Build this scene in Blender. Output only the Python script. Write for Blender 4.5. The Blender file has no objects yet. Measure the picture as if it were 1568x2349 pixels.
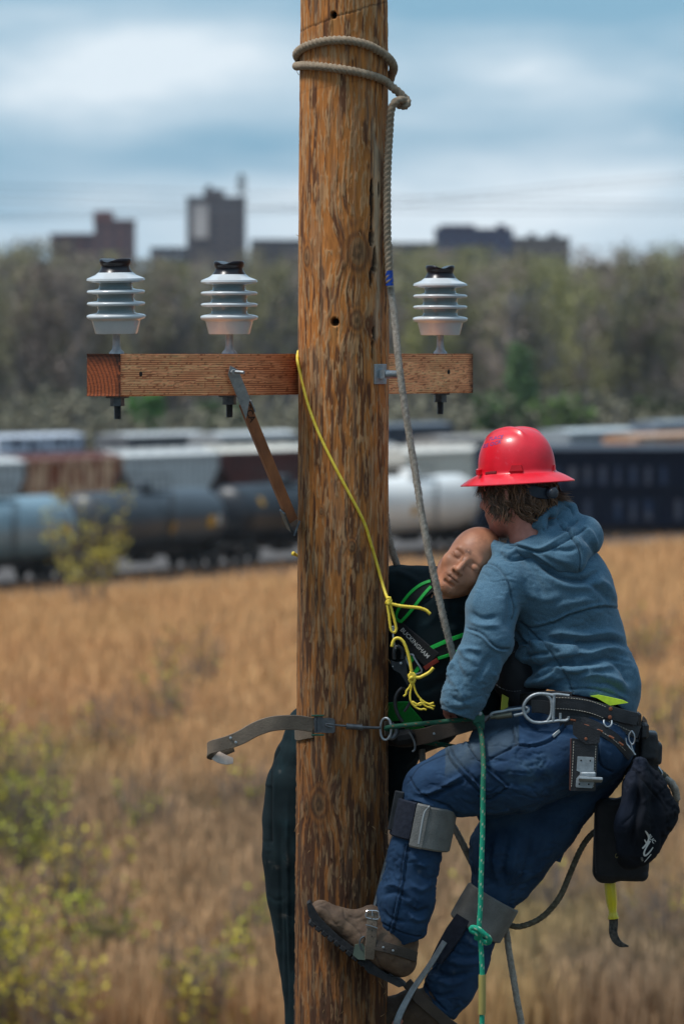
import bpy, math, random
import numpy as np
from mathutils import Vector, Matrix, noise as mnoise
from mathutils.bvhtree import BVHTree
R = math.radians
rnd = random.Random(7)
S = bpy.context.scene
COL = S.collection

# ---------------------------------------------------------------- camera
F = 13050.0        # focal length in units of the 1568-wide reference
CY, CH, HZ, CX = -17.6, 11.8, 810.0, 784.0
cam = bpy.data.cameras.new('camera'); camo = bpy.data.objects.new('camera', cam); COL.objects.link(camo)
cam.sensor_fit = 'VERTICAL'; cam.sensor_height = 36; cam.lens = 200
cam.shift_y = -(1174.5-HZ)/2349.0
camo.location = (0, CY, CH); camo.rotation_euler = (R(90), 0, 0)
cam.clip_end = 20000; cam.clip_start = 0.5
cam.dof.use_dof = True; cam.dof.focus_distance = 17.5; cam.dof.aperture_fstop = 5.4
S.camera = camo
S.render.resolution_x = 683; S.render.resolution_y = 1024
S.view_settings.view_transform = 'Standard'; S.view_settings.look = 'None'
S.view_settings.gamma = 1.0; S.view_settings.exposure = 0.40

def W(X, Y, y=0.0):
    d = (y - CY)/F
    return Vector(((X-CX)*d, y, CH-(Y-HZ)*d))
def px(n, y=0.0):
    return n*(y-CY)/F

# ---------------------------------------------------------------- world, sun
SUN_EL, SUN_AZ = R(62), R(-112)          # azimuth measured from +Y towards +X
wd = bpy.data.worlds.new("World"); S.world = wd; wd.use_nodes = True
nt = wd.node_tree; nt.nodes.clear()
def N(nt, t, **k):
    n = nt.nodes.new(t)
    for a, b in k.items():
        setattr(n, a, b)
    return n
out = N(nt, 'ShaderNodeOutputWorld'); bg = N(nt, 'ShaderNodeBackground'); bg.inputs[1].default_value = 0.1
sky = N(nt, 'ShaderNodeTexSky', sky_type='NISHITA'); sky.sun_disc = False
sky.sun_elevation = SUN_EL; sky.sun_rotation = SUN_AZ; sky.air_density = 1.4; sky.dust_density = 0.8
tc = N(nt, 'ShaderNodeTexCoord')
def blob(u, v, su, sv):
    """soft cloud bank centred on a direction (u = x/y, v = z/y)"""
    m = N(nt, 'ShaderNodeMapping'); m.inputs['Location'].default_value = (-u/su, 0, -v/sv)
    m.inputs['Scale'].default_value = (1/su, 0.0, 1/sv)
    nt.links.new(wob.outputs[0], m.inputs[0])
    g = N(nt, 'ShaderNodeTexGradient', gradient_type='QUADRATIC_SPHERE'); nt.links.new(m.outputs[0], g.inputs[0])
    return g.outputs['Fac']
nz = N(nt, 'ShaderNodeTexNoise'); nz.inputs['Scale'].default_value = 1.0; nz.inputs['Detail'].default_value = 3
mp = N(nt, 'ShaderNodeMapping'); mp.inputs['Scale'].default_value = (30, 8, 75)
nt.links.new(tc.outputs['Generated'], mp.inputs[0]); nt.links.new(mp.outputs[0], nz.inputs['Vector'])
sb = N(nt, 'ShaderNodeVectorMath', operation='SUBTRACT'); sb.inputs[1].default_value = (.5, .5, .5)
nt.links.new(nz.outputs['Color'], sb.inputs[0])
ml = N(nt, 'ShaderNodeVectorMath', operation='MULTIPLY'); ml.inputs[1].default_value = (0.05, 0, 0.012)
nt.links.new(sb.outputs[0], ml.inputs[0])
wob = N(nt, 'ShaderNodeVectorMath', operation='ADD')
nt.links.new(tc.outputs['Generated'], wob.inputs[0]); nt.links.new(ml.outputs[0], wob.inputs[1])
def duv(X, Y, sx, sy): return ((X-CX)/F, (HZ-Y)/F, sx/F, sy/F)
acc = None
for (X, Y, sx, sy, g) in ((300, 165, 620, 190, .95), (120, 215, 500, 110, .4), (1220, 175, 640, 170, .85), (1150, 470, 900, 190, .75),
                          (600, 480, 900, 130, .45), (200, 560, 900, 170, .5), (1450, 430, 500, 120, .35), (1500, 330, 300, 60, .3), (560, 120, 500, 120, .35), (300, -260, 1500, 160, .6), (1500, 620, 1100, 160, .6)):
    b = blob(*duv(X, Y, sx*1.25, sy*1.25))
    m = N(nt, 'ShaderNodeMath', operation='MULTIPLY'); m.inputs[1].default_value = g*1.2; nt.links.new(b, m.inputs[0])
    if acc is None: acc = m.outputs[0]
    else:
        a = N(nt, 'ShaderNodeMath', operation='ADD'); nt.links.new(acc, a.inputs[0]); nt.links.new(m.outputs[0], a.inputs[1]); acc = a.outputs[0]
nz2 = N(nt, 'ShaderNodeTexNoise'); nz2.inputs['Scale'].default_value = 1.0; nz2.inputs['Detail'].default_value = 4
mp2 = N(nt, 'ShaderNodeMapping'); mp2.inputs['Scale'].default_value = (14, 6, 90); mp2.inputs['Location'].default_value = (3, 1, 7)
nt.links.new(tc.outputs['Generated'], mp2.inputs[0]); nt.links.new(mp2.outputs[0], nz2.inputs['Vector'])
r1 = N(nt, 'ShaderNodeMapRange'); r1.inputs[1].default_value = .35; r1.inputs[2].default_value = .7; r1.inputs[3].default_value = -.12; r1.inputs[4].default_value = .3
nt.links.new(nz2.outputs[0], r1.inputs[0])
a = N(nt, 'ShaderNodeMath', operation='ADD'); nt.links.new(acc, a.inputs[0]); nt.links.new(r1.outputs[0], a.inputs[1])
# high sky: mostly cloud
sx = N(nt, 'ShaderNodeSeparateXYZ'); nt.links.new(tc.outputs['Generated'], sx.inputs[0])
r2 = N(nt, 'ShaderNodeMapRange'); r2.inputs[1].default_value = .07; r2.inputs[2].default_value = .25; r2.inputs[3].default_value = 0; r2.inputs[4].default_value = .3
nt.links.new(sx.outputs[2], r2.inputs[0])
a2 = N(nt, 'ShaderNodeMath', operation='ADD', use_clamp=True); nt.links.new(a.outputs[0], a2.inputs[0]); nt.links.new(r2.outputs[0], a2.inputs[1])
mx = N(nt, 'ShaderNodeMix', data_type='RGBA'); nt.links.new(a2.outputs[0], mx.inputs['Factor'])
CLOUD = (6.0, 6.8, 7.4, 1); BLUE = (1.3, 3.2, 4.9, 1)
# clear part: the physical sky, tinted towards the pale blue the photo shows low down
mb = N(nt, 'ShaderNodeMix', data_type='RGBA'); mb.inputs['Factor'].default_value = .85
nt.links.new(sky.outputs[0], mb.inputs['A']); mb.inputs['B'].default_value = BLUE
nt.links.new(mb.outputs['Result'], mx.inputs['A']); mx.inputs['B'].default_value = CLOUD
# overcast sky: bright overhead, dull low down in every direction but the one the camera looks in
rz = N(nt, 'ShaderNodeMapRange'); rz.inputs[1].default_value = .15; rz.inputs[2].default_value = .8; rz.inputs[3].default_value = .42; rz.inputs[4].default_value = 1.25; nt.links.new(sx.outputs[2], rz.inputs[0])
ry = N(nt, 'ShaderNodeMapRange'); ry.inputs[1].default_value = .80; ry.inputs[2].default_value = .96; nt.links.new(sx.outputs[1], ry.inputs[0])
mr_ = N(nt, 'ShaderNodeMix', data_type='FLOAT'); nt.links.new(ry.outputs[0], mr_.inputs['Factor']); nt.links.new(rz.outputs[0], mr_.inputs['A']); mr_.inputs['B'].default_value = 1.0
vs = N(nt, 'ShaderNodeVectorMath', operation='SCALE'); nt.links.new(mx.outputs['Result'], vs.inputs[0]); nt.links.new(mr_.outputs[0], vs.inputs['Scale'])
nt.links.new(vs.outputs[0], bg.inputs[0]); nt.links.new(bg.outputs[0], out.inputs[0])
sun = bpy.data.lights.new('sun', 'SUN'); sun.energy = 2.5; sun.angle = R(14); sun.color = (1, .965, .92)
suno = bpy.data.objects.new('sun', sun); COL.objects.link(suno)
dv = Vector((math.sin(SUN_AZ)*math.cos(SUN_EL), math.cos(SUN_AZ)*math.cos(SUN_EL), math.sin(SUN_EL)))
suno.rotation_euler = dv.to_track_quat('Z', 'Y').to_euler(); suno.location = (-20, -20, 40)

# ---------------------------------------------------------------- helpers
def tag(o, label=None, cat=None, group=None, kind=None):
    for k, v in (('label', label), ('category', cat), ('group', group), ('kind', kind)):
        if v: o[k] = v
    return o
def empty(name, loc, label, cat, group=None):
    o = bpy.data.objects.new(name, None); COL.objects.link(o); o.location = loc
    o.empty_display_size = .1
    return tag(o, label, cat, group)
def rootloc(p):
    v = Vector((0, 0, 0))
    while p is not None:
        v += p.location; p = p.parent
    return v
def mesh(name, V, Fc, m, parent=None, smooth=True, origin=None, col=None, auto=None, mats=None, fmat=None):
    """link one mesh object; V in world coordinates"""
    V = np.asarray(V, dtype=np.float64).reshape(-1, 3)
    off = rootloc(parent) if parent is not None else Vector((0, 0, 0))
    loc = Vector(origin)-off if origin is not None else Vector((0, 0, 0))
    V = V-np.array(off+loc)
    me = bpy.data.meshes.new(name)
    if isinstance(Fc, np.ndarray) and Fc.ndim == 2:
        nf, k = Fc.shape
        me.vertices.add(len(V)); me.vertices.foreach_set('co', V.ravel())
        me.loops.add(nf*k); me.loops.foreach_set('vertex_index', Fc.ravel().astype(np.int32))
        me.polygons.add(nf); me.polygons.foreach_set('loop_start', (np.arange(nf)*k).astype(np.int32))
        try: me.polygons.foreach_set('loop_total', np.full(nf, k, dtype=np.int32))
        except Exception: pass
        me.update(calc_edges=True)
    else:
        me.from_pydata([tuple(v) for v in V], [], [tuple(int(i) for i in f) for f in Fc])
    me.validate()
    for q in (mats if mats else [m]): me.materials.append(q)
    if fmat is not None: me.polygons.foreach_set('material_index', np.asarray(fmat, dtype=np.int32))
    me.polygons.foreach_set('use_smooth', [bool(smooth)]*len(me.polygons))
    if col is not None:
        at = me.color_attributes.new('Col', 'FLOAT_COLOR', 'POINT')
        c = np.ones((len(V), 4)); c[:, :3] = col; at.data.foreach_set('color', c.ravel())
    if smooth and auto:
        try: me.set_sharp_from_angle(angle=R(auto))
        except Exception: pass
    o = bpy.data.objects.new(name, me); COL.objects.link(o); o.location = loc
    if parent is not None: o.parent = parent
    return o
class MB:
    def __init__(s): s.v = []; s.f = []; s.c = []; s.n = 0
    def add(s, V, Fc, col=None):
        V = np.asarray(V, float).reshape(-1, 3)
        for f in Fc: s.f.append(tuple(int(i)+s.n for i in f))
        s.v.append(V); s.n += len(V)
        if col is not None:
            s.c.append(np.tile(np.asarray(col, float), (len(V), 1)) if np.ndim(col) == 1 else col)
        return s
    def box(s, c, size, M=None, bev=0.0, col=None):
        hx, hy, hz = [q/2 for q in size]
        if bev <= 0:
            V = np.array([(x*hx, y*hy, z*hz) for x in (-1, 1) for y in (-1, 1) for z in (-1, 1)])
            Fc = [(0, 1, 3, 2), (4, 6, 7, 5), (0, 4, 5, 1), (2, 3, 7, 6), (0, 2, 6, 4), (1, 5, 7, 3)]
        else:
            b = min(bev, hx*.9, hy*.9, hz*.9); V = []; 
            for x in (-1, 1):
                for y in (-1, 1):
                    for z in (-1, 1):
                        V += [(x*hx, y*(hy-b), z*(hz-b)), (x*(hx-b), y*hy, z*(hz-b)), (x*(hx-b), y*(hy-b), z*hz)]
            V = np.array(V)
            def i(x, y, z, k): return ((x*2+y)*2+z)*3+k
            Fc = []
            for x in (0, 1): Fc.append([i(x, 0, 0, 0), i(x, 0, 1, 0), i(x, 1, 1, 0), i(x, 1, 0, 0)][::(1 if x == 0 else -1)])
            for y in (0, 1): Fc.append([i(0, y, 0, 1), i(1, y, 0, 1), i(1, y, 1, 1), i(0, y, 1, 1)][::(1 if y == 0 else -1)])
            for z in (0, 1): Fc.append([i(0, 0, z, 2), i(0, 1, z, 2), i(1, 1, z, 2), i(1, 0, z, 2)][::(1 if z == 0 else -1)])
            for x in (0, 1):
                for y in (0, 1): Fc.append([i(x, y, 0, 0), i(x, y, 1, 0), i(x, y, 1, 1), i(x, y, 0, 1)])
            for x in (0, 1):
                for z in (0, 1): Fc.append([i(x, 0, z, 0), i(x, 1, z, 0), i(x, 1, z, 2), i(x, 0, z, 2)])
            for y in (0, 1):
                for z in (0, 1): Fc.append([i(0, y, z, 1), i(1, y, z, 1), i(1, y, z, 2), i(0, y, z, 2)])
            for x in (0, 1):
                for y in (0, 1):
                    for z in (0, 1): Fc.append([i(x, y, z, 0), i(x, y, z, 1), i(x, y, z, 2)])
        if M is not None: V = V @ np.array(M.to_3x3()).T
        return s.add(V+np.array(c), Fc, col)
    def lathe(s, prof, c=(0, 0, 0), n=24, M=None, cap=True, col=None):
        """prof [(r, z)...] about local z"""
        V = []; Fc = []
        for r, z in prof:
            for k in range(n):
                a = 2*math.pi*k/n; V.append((r*math.cos(a), r*math.sin(a), z))
        for j in range(len(prof)-1):
            for k in range(n):
                k2 = (k+1) % n; Fc.append((j*n+k, j*n+k2, (j+1)*n+k2, (j+1)*n+k))
        if cap:
            Fc.append(tuple(range(n))[::-1]); Fc.append(tuple(range((len(prof)-1)*n, len(prof)*n)))
        V = np.array(V)
        if M is not None: V = V @ np.array(M.to_3x3()).T
        return s.add(V+np.array(c), Fc, col)
    def cyl(s, a, b, r, n=12, r2=None, col=None):
        a = Vector(a); b = Vector(b); d = b-a; L = d.length
        M = d.to_track_quat('Z', 'Y').to_matrix()
        return s.lathe([(r, 0), (r if r2 is None else r2, L)], a, n, M, True, col)
    def tube(s, pts, r, n=10, closed=False, twist=None, flat=None, col=None, cap=True, step=None, taper=None):
        V, Fc = tube_mesh(pts, r, n, closed, twist, flat, cap, step, taper)
        return s.add(V, Fc, col)
    def prism(s, poly, y0, y1, f=None, col=None):
        """polygon given in (x,z) world, extruded from y0 to y1"""
        n = len(poly)
        V = [(p[0], y0, p[1]) for p in poly]+[(p[0], y1, p[1]) for p in poly]
        Fc = [tuple(range(n)), tuple(range(2*n-1, n-1, -1))]+[(i, i+n, (i+1) % n+n, (i+1) % n) for i in range(n)]
        return s.add(V, Fc, col)
    def build(s, name, m, parent=None, smooth=True, origin=None, auto=40, **k):
        V = np.concatenate(s.v)
        return mesh(name, V, s.f, m, parent, smooth, origin, np.concatenate(s.c) if s.c else None, auto, **k)
def smooth_pts(P, step=0.01, closed=False):
    """Catmull-Rom through P, resampled"""
    P = [np.array(p, float) for p in P]
    n = len(P); o = []
    rng = range(n) if closed else range(n-1)
    for i in rng:
        if closed: p0, p1, p2, p3 = P[i-1], P[i], P[(i+1) % n], P[(i+2) % n]
        else:
            p1, p2 = P[i], P[i+1]; p0 = P[i-1] if i else 2*p1-p2; p3 = P[i+2] if i+2 < n else 2*p2-p1
        L = np.linalg.norm(p2-p1); k = max(2, int(L/step))
        for j in range(k):
            t = j/k
            o.append(.5*((2*p1)+(-p0+p2)*t+(2*p0-5*p1+4*p2-p3)*t*t+(-p0+3*p1-3*p2+p3)*t**3))
    if not closed: o.append(P[-1])
    return np.array(o)
def frames(P, closed=False):
    T = np.gradient(P, axis=0) if not closed else (np.roll(P, -1, 0)-np.roll(P, 1, 0))
    T /= np.maximum(np.linalg.norm(T, axis=1, keepdims=True), 1e-9)
    U = np.zeros_like(P); up = np.array([0, 0, 1.0]) if abs(T[0][2]) < .9 else np.array([1.0, 0, 0])
    u = up-T[0]*up.dot(T[0]); u /= np.linalg.norm(u); U[0] = u
    for i in range(1, len(P)):
        u = U[i-1]-T[i]*U[i-1].dot(T[i]); l = np.linalg.norm(u); U[i] = u/l if l > 1e-6 else U[i-1]
    return T, U, np.cross(T, U)
def tube_mesh(pts, r, n=10, closed=False, twist=None, flat=None, cap=True, step=None, taper=None):
    P = smooth_pts(pts, step, closed) if step else np.array([tuple(p) for p in pts], float)
    T, U, B = frames(P, closed); m = len(P)
    L = np.concatenate([[0], np.cumsum(np.linalg.norm(np.diff(P, axis=0), axis=1))])
    ph = np.linspace(0, 2*np.pi, n, endpoint=False)
    rr = np.full((m, n), 1.0)*(np.array(r).reshape(-1, 1) if np.ndim(r) else r)
    if taper is not None: rr = rr*np.interp(np.linspace(0, 1, m), *zip(*taper))[:, None]
    if twist:
        k, amp, pitch = twist
        rr = rr*(1-amp+amp*2*np.abs(np.cos(k/2*(ph[None, :]-2*np.pi*L[:, None]/pitch))))
    c, s_ = np.cos(ph)[None, :, None], np.sin(ph)[None, :, None]
    V = P[:, None, :]+rr[..., None]*(c*U[:, None, :]+s_*B[:, None, :]*(flat if flat else 1))
    Fc = []
    for i in range(m if closed else m-1):
        i2 = (i+1) % m
        for k in range(n):
            k2 = (k+1) % n; Fc.append((i*n+k, i*n+k2, i2*n+k2, i2*n+k))
    if not closed and cap:
        Fc.append(tuple(range(n))[::-1]); Fc.append(tuple(range((m-1)*n, m*n)))
    return V.reshape(-1, 3), Fc
def ribbon(mb, P, Nn, w, t=.003, step=.008, col=None):
    """band with width w (across) and thickness t; P points, Nn outward normals"""
    P = np.array([tuple(p) for p in P], float); Nn = np.array([tuple(p) for p in Nn], float)
    Q = smooth_pts(P, step); Nq = smooth_pts(Nn, 1e9) if False else None
    # resample the normals by arc length
    la = np.concatenate([[0], np.cumsum(np.linalg.norm(np.diff(P, axis=0), axis=1))]); la /= la[-1]
    lb = np.concatenate([[0], np.cumsum(np.linalg.norm(np.diff(Q, axis=0), axis=1))]); lb /= lb[-1]
    M = np.stack([np.interp(lb, la, Nn[:, k]) for k in range(3)], 1)
    T = np.gradient(Q, axis=0); T /= np.linalg.norm(T, axis=1, keepdims=True)
    M -= T*(M*T).sum(1, keepdims=True); M /= np.maximum(np.linalg.norm(M, axis=1, keepdims=True), 1e-9)
    B = np.cross(T, M)
    w = np.interp(lb, np.linspace(0, 1, len(w)), w) if np.ndim(w) else np.full(len(Q), w)
    n = len(Q); V = []
    for a, b in ((-.5, 0), (-.46, 1), (0, 1.15), (.46, 1), (.5, 0), (.46, -.3), (0, -.4), (-.46, -.3)):
        V.append(Q+B*(a*w[:, None])+M*(b*t))
    V = np.stack(V, 1); Fc = []
    for i in range(n-1):
        for k in range(8):
            k2 = (k+1) % 8; Fc.append((i*8+k, i*8+k2, (i+1)*8+k2, (i+1)*8+k))
    Fc.append(tuple(range(8))[::-1]); Fc.append(tuple(range((n-1)*8, n*8)))
    return mb.add(V.reshape(-1, 3), Fc, col)

# value noise -------------------------------------------------------------
def _h(i, j, k, s):
    x = (i.astype(np.int64)*374761393+j.astype(np.int64)*668265263+k.astype(np.int64)*2147483647+s*1274126177) & 0x7fffffff
    x = ((x ^ (x >> 13))*1274126177) & 0x7fffffff; x = x ^ (x >> 16)
    x = (x*668265263) & 0x7fffffff; x = x ^ (x >> 15)
    return x/float(0x7fffffff)
def vn(x, y, z=0.0, s=0):
    x = np.asarray(x, float); y = np.asarray(y, float)+0*x; z = np.asarray(z, float)+0*x
    i, j, k = np.floor(x), np.floor(y), np.floor(z); f, g, h = x-i, y-j, z-k
    f, g, h = f*f*(3-2*f), g*g*(3-2*g), h*h*(3-2*h); r = 0
    for a in (0, 1):
        for b in (0, 1):
            for c in (0, 1):
                r = r+_h(i+a, j+b, k+c, s)*(f if a else 1-f)*(g if b else 1-g)*(h if c else 1-h)
    return r
def fbm(x, y, z=0.0, s=0, o=4):
    r = 0; a = .5; t = 0; q = 1.0
    for i in range(o):
        r = r+a*vn(np.asarray(x)*q, np.asarray(y)*q, np.asarray(z)*q, s+i*17); t += a; a *= .5; q *= 2.03
    return r/t
def sst(a, b, x): t = np.clip((x-a)/(b-a), 0, 1); return t*t*(3-2*t)

# materials ---------------------------------------------------------------
def mat(name, c1, c2=None, rough=.7, metal=0.0, scale=8.0, stretch=(1, 1, 1), det=6, lo=.35, hi=.65, bump=0.0, bscale=None, bstretch=None,
        attr=False, spec=.5, coat=0, sheen=0, fine=0.0, fscale=400, trans=0.0, alpha=None, bdist=.01):
    m = bpy.data.materials.new(name); m.use_nodes = True; t = m.node_tree; b = t.nodes['Principled BSDF']
    L = t.links.new; c2 = c2 or c1
    tc = N(t, 'ShaderNodeTexCoord'); mp = N(t, 'ShaderNodeMapping'); mp.inputs['Scale'].default_value = stretch
    L(tc.outputs['Object'], mp.inputs[0])
    n = N(t, 'ShaderNodeTexNoise'); n.inputs['Scale'].default_value = scale; n.inputs['Detail'].default_value = det; L(mp.outputs[0], n.inputs['Vector'])
    r = N(t, 'ShaderNodeMapRange'); r.inputs[1].default_value = lo; r.inputs[2].default_value = hi; L(n.outputs['Fac'], r.inputs[0])
    x = N(t, 'ShaderNodeMix', data_type='RGBA'); L(r.outputs[0], x.inputs['Factor'])
    x.inputs['A'].default_value = (*c1, 1); x.inputs['B'].default_value = (*c2, 1); c = x.outputs['Result']
    if attr:
        at = N(t, 'ShaderNodeAttribute'); at.attribute_name = 'Col'
        y = N(t, 'ShaderNodeMix', data_type='RGBA', blend_type='MULTIPLY'); y.inputs['Factor'].default_value = 1
        L(c, y.inputs['A']); L(at.outputs['Color'], y.inputs['B']); c = y.outputs['Result']
    if fine:
        f = N(t, 'ShaderNodeTexNoise'); f.inputs['Scale'].default_value = fscale; f.inputs['Detail'].default_value = 2; L(tc.outputs['Object'], f.inputs['Vector'])
        fr = N(t, 'ShaderNodeMapRange'); fr.inputs[1].default_value = .3; fr.inputs[2].default_value = .7; fr.inputs[3].default_value = 1-fine; fr.inputs[4].default_value = 1+fine
        L(f.outputs['Fac'], fr.inputs[0])
        hs = N(t, 'ShaderNodeVectorMath', operation='SCALE'); L(c, hs.inputs[0]); L(fr.outputs[0], hs.inputs['Scale']); c = hs.outputs[0]
    L(c, b.inputs['Base Color'])
    b.inputs['Roughness'].default_value = rough; b.inputs['Metallic'].default_value = metal
    b.inputs['Specular IOR Level'].default_value = spec
    if coat: b.inputs['Coat Weight'].default_value = coat; b.inputs['Coat Roughness'].default_value = .08
    if sheen: b.inputs['Sheen Weight'].default_value = sheen; b.inputs['Sheen Roughness'].default_value = .5
    if trans: b.inputs['Transmission Weight'].default_value = trans
    if bump:
        bn = N(t, 'ShaderNodeTexNoise'); bn.inputs['Scale'].default_value = bscale or scale; bn.inputs['Detail'].default_value = det
        if bstretch:
            m2 = N(t, 'ShaderNodeMapping'); m2.inputs['Scale'].default_value = bstretch; L(tc.outputs['Object'], m2.inputs[0]); L(m2.outputs[0], bn.inputs['Vector'])
        else: L(mp.outputs[0], bn.inputs['Vector'])
        bp = N(t, 'ShaderNodeBump'); bp.inputs['Strength'].default_value = bump; bp.inputs['Distance'].default_value = bdist; L(bn.outputs['Fac'], bp.inputs['Height']); L(bp.outputs[0], b.inputs['Normal'])
    return m
galv = mat('galvanised_steel', (.30, .33, .35), (.42, .45, .47), .5, .65, 60, bump=.15, fine=.1)
darksteel = mat('dark_steel', (.09, .10, .11), (.18, .19, .2), .42, .8, 60, bump=.1)
# ================================================================= SETTING
def sheet(name, pts, z, m, nx=1):
    return tag(mesh(name, [(x, y, z) for x, y in pts], [tuple(range(len(pts)))], m, smooth=False), kind='structure')
g_field = mat('dry_field_soil', (.24, .14, .065), (.32, .19, .085), .95, 0, .12, stretch=(1, .35, 1))
sheet('ground', [(-1600, -60), (1600, -60), (1600, 2700), (-1600, 2700)], 0, g_field)
TD = np.array([.4, .9165])                      # heading of the tracks
def track_pt(X, d):                              # ground point seen at X at distance d from the camera
    return np.array([(X-CX)/F*d, d+CY])
near = mat('bounce_cut_dark', (.07, .055, .035), (.10, .08, .05), .95, 0, .5)
tag(mesh('bounce_cut_sheet', [(-200, -60, .01), (200, -60, .01), (200, 66, .01), (-200, 66, .01)], [(0, 1, 2, 3)], near, smooth=False), kind='structure')  # unseen dark ground sheet, added to cut bounce light from the field
P0 = track_pt(150, 290)
nrm = np.array([-.9165, .4])
def tp(s, off): p = P0+TD*s+nrm*off; return (float(p[0]), float(p[1]))
ballast = mat('ballast', (.055, .048, .045), (.12, .10, .09), .95, 0, 1.5)
yard = [(-.0,)]
pp = [tp(-700, -4), tp(700, -4), tp(1400, 160), tp(1400, 330), tp(-900, 330)]
tag(mesh('rail_yard_ballast', [(x, y, .03) for x, y in pp], [(0, 1, 2, 3, 4)], ballast, smooth=False), kind='structure')
rail_m = mat('rail_steel', (.12, .08, .06), (.2, .15, .12), .5, .6, 4)
tie_m = mat('sleeper_wood', (.05, .04, .035), (.09, .07, .06), .9, 0, 3)
MROT = Matrix.Rotation(math.atan2(TD[1], TD[0]), 3, 'Z')
OFFS = [0, 34, 38, 72, 77, 110, 118]
def track(off, s0, s1):
    m = MB(); t = MB()
    for sgn in (-.72, .72):
        a = tp((s0+s1)/2, off); n3 = Vector((nrm[0], nrm[1], 0))
        c = Vector((a[0], a[1], .27))+n3*sgn; m.box(c, (s1-s0, .07, .16), MROT)
    s = s0
    while s < s1:
        a = tp(s, off); t.box((a[0], a[1], .12), (.23, 2.6, .14), MROT); s += .9
    o = m.build('railway_track', rail_m, smooth=False); tag(o, kind='structure')
    t.build('sleepers', tie_m, o, smooth=False)

# ---- rail cars, built along local x with the rail top at z = 0
def wheelset(par, x, dark):
    for q in (-.9, .9):
        w = MB()
        for y in (-.74, .74):
            w.lathe([(.08, -.07), (.46, -.07), (.46, .06), (.5, .07), (.5, .09), (.08, .09)], (x+q, y, .46), 18, Matrix.Rotation(R(90), 3, 'X'))
        w.cyl((x+q, -.74, .46), (x+q, .74, .46), .08)
        w.build('wheelset', dark, par)
    t = MB()
    for y in (-1.0, 1.0):
        t.box((x, y, .62), (2.3, .14, .26), bev=.03); t.box((x, y, .38), (.6, .16, .3), bev=.03)
    t.box((x, 0, .7), (.5, 2.2, .3))
    t.build('bogie', dark, par, smooth=False)
def couplers(par, L, dark):
    for sg in (-1, 1):
        m = MB(); m.box((sg*(L/2+.35), 0, .85), (.8, .22, .25), bev=.03); m.box((sg*(L/2+.75), .05, .85), (.25, .32, .32), bev=.04)
        m.build('coupler', dark, par, smooth=False)
def ladder(par, x, y, z0, z1, m_):
    m = MB()
    for q in (-.2, .2): m.cyl((x+q, y, z0), (x+q, y, z1), .03, 6)
    z = z0+.15
    while z < z1: m.cyl((x-.2, y, z), (x+.2, y, z), .022, 6); z += .35
    m.build('ladder', m_, par)
blackm = mat('black_running_gear', (.012, .012, .014), (.04, .035, .03), .7, .1, 3)
yel = mat('yellow_panel', (.62, .33, .02), (.5, .25, .02), .6)
whi = mat('white_panel', (.6, .6, .58), (.45, .45, .43), .6)
def tank_car(name, label, c1, c2, deco=()):
    m = mat(name+'_paint', c1, c2, .38, 0, .6, stretch=(.5, 1, 1.5))
    o = empty(name, (0, 0, 0), label, 'tank car', 'tank cars nearest the field')
    L = 15.4; r = 1.6; zc = 2.68
    prof = [(0.02, -L/2)]+[(r*math.sin(a), -L/2+.75*(1-math.cos(a))) for a in np.linspace(.15, math.pi/2, 8)]
    prof += [(r, -L/4), (r+.015, -L/4+.02), (r, 0), (r, L/4)]
    prof += [(r*math.sin(a), L/2-.75*(1-math.cos(a))) for a in np.linspace(math.pi/2, .15, 8)]+[(.02, L/2)]
    b = MB(); b.lathe(prof, (0, 0, zc), 40, Matrix.Rotation(R(90), 3, 'Y')); b.build('tank', m, o)
    b = MB(); b.lathe([(.55, 0), (.55, .38), (.5, .45), (.2, .5), (.02, .5)], (0, 0, zc+r-.05), 20)
    b.build('dome', m, o)
    b = MB()
    for y in (-.55, .55):
        b.box((0, y*1.3, zc+r+.02), (3.4, .3, .05))
        for x in (-1.6, -.8, 0, .8, 1.6): b.cyl((x, y*1.6, zc+r-.1), (x, y*1.6, zc+r+.75), .025, 6)
        b.cyl((-1.6, y*1.6, zc+r+.75), (1.6, y*1.6, zc+r+.75), .03, 6)
    b.build('walkway', blackm, o)
    b = MB(); b.box((0, 0, .95), (L+1.2, .5, .35), bev=.03)
    for sg in (-1, 1):
        b.box((sg*(L/2-.9), 0, 1.2), (.5, 2.6, .5), bev=.05); b.box((sg*(L/2+.3), 0, 1.05), (.6, 2.7, .12), bev=.02)
        for y in (-1.3, 1.3): b.cyl((sg*(L/2+.5), y, 1.1), (sg*(L/2+.5), y, 2.2), .03, 6)
        b.cyl((sg*(L/2+.5), -1.3, 2.2), (sg*(L/2+.5), 1.3, 2.2), .03, 6)
    b.box((0, 0, .9), (1.6, .9, .8), bev=.1)
    b.build('underframe', blackm, o, smooth=False)
    for (x, z, w, h, mm) in deco:
        b = MB(); y = -math.sqrt(max(.1, r*r-(z-zc)**2))-.03
        b.box((x, y, z), (w, .04, h), Matrix.Rotation(-math.atan2(z-zc, -y), 3, 'X'), bev=.01); b.build('placard', mm, o, smooth=False)
    ladder(o, 0, -r-.12, 1.1, zc+r-.1, blackm)
    for sg in (-1, 1): wheelset(o, sg*(L/2-1.4), blackm)
    couplers(o, L+1.2, blackm)
    return o
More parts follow.
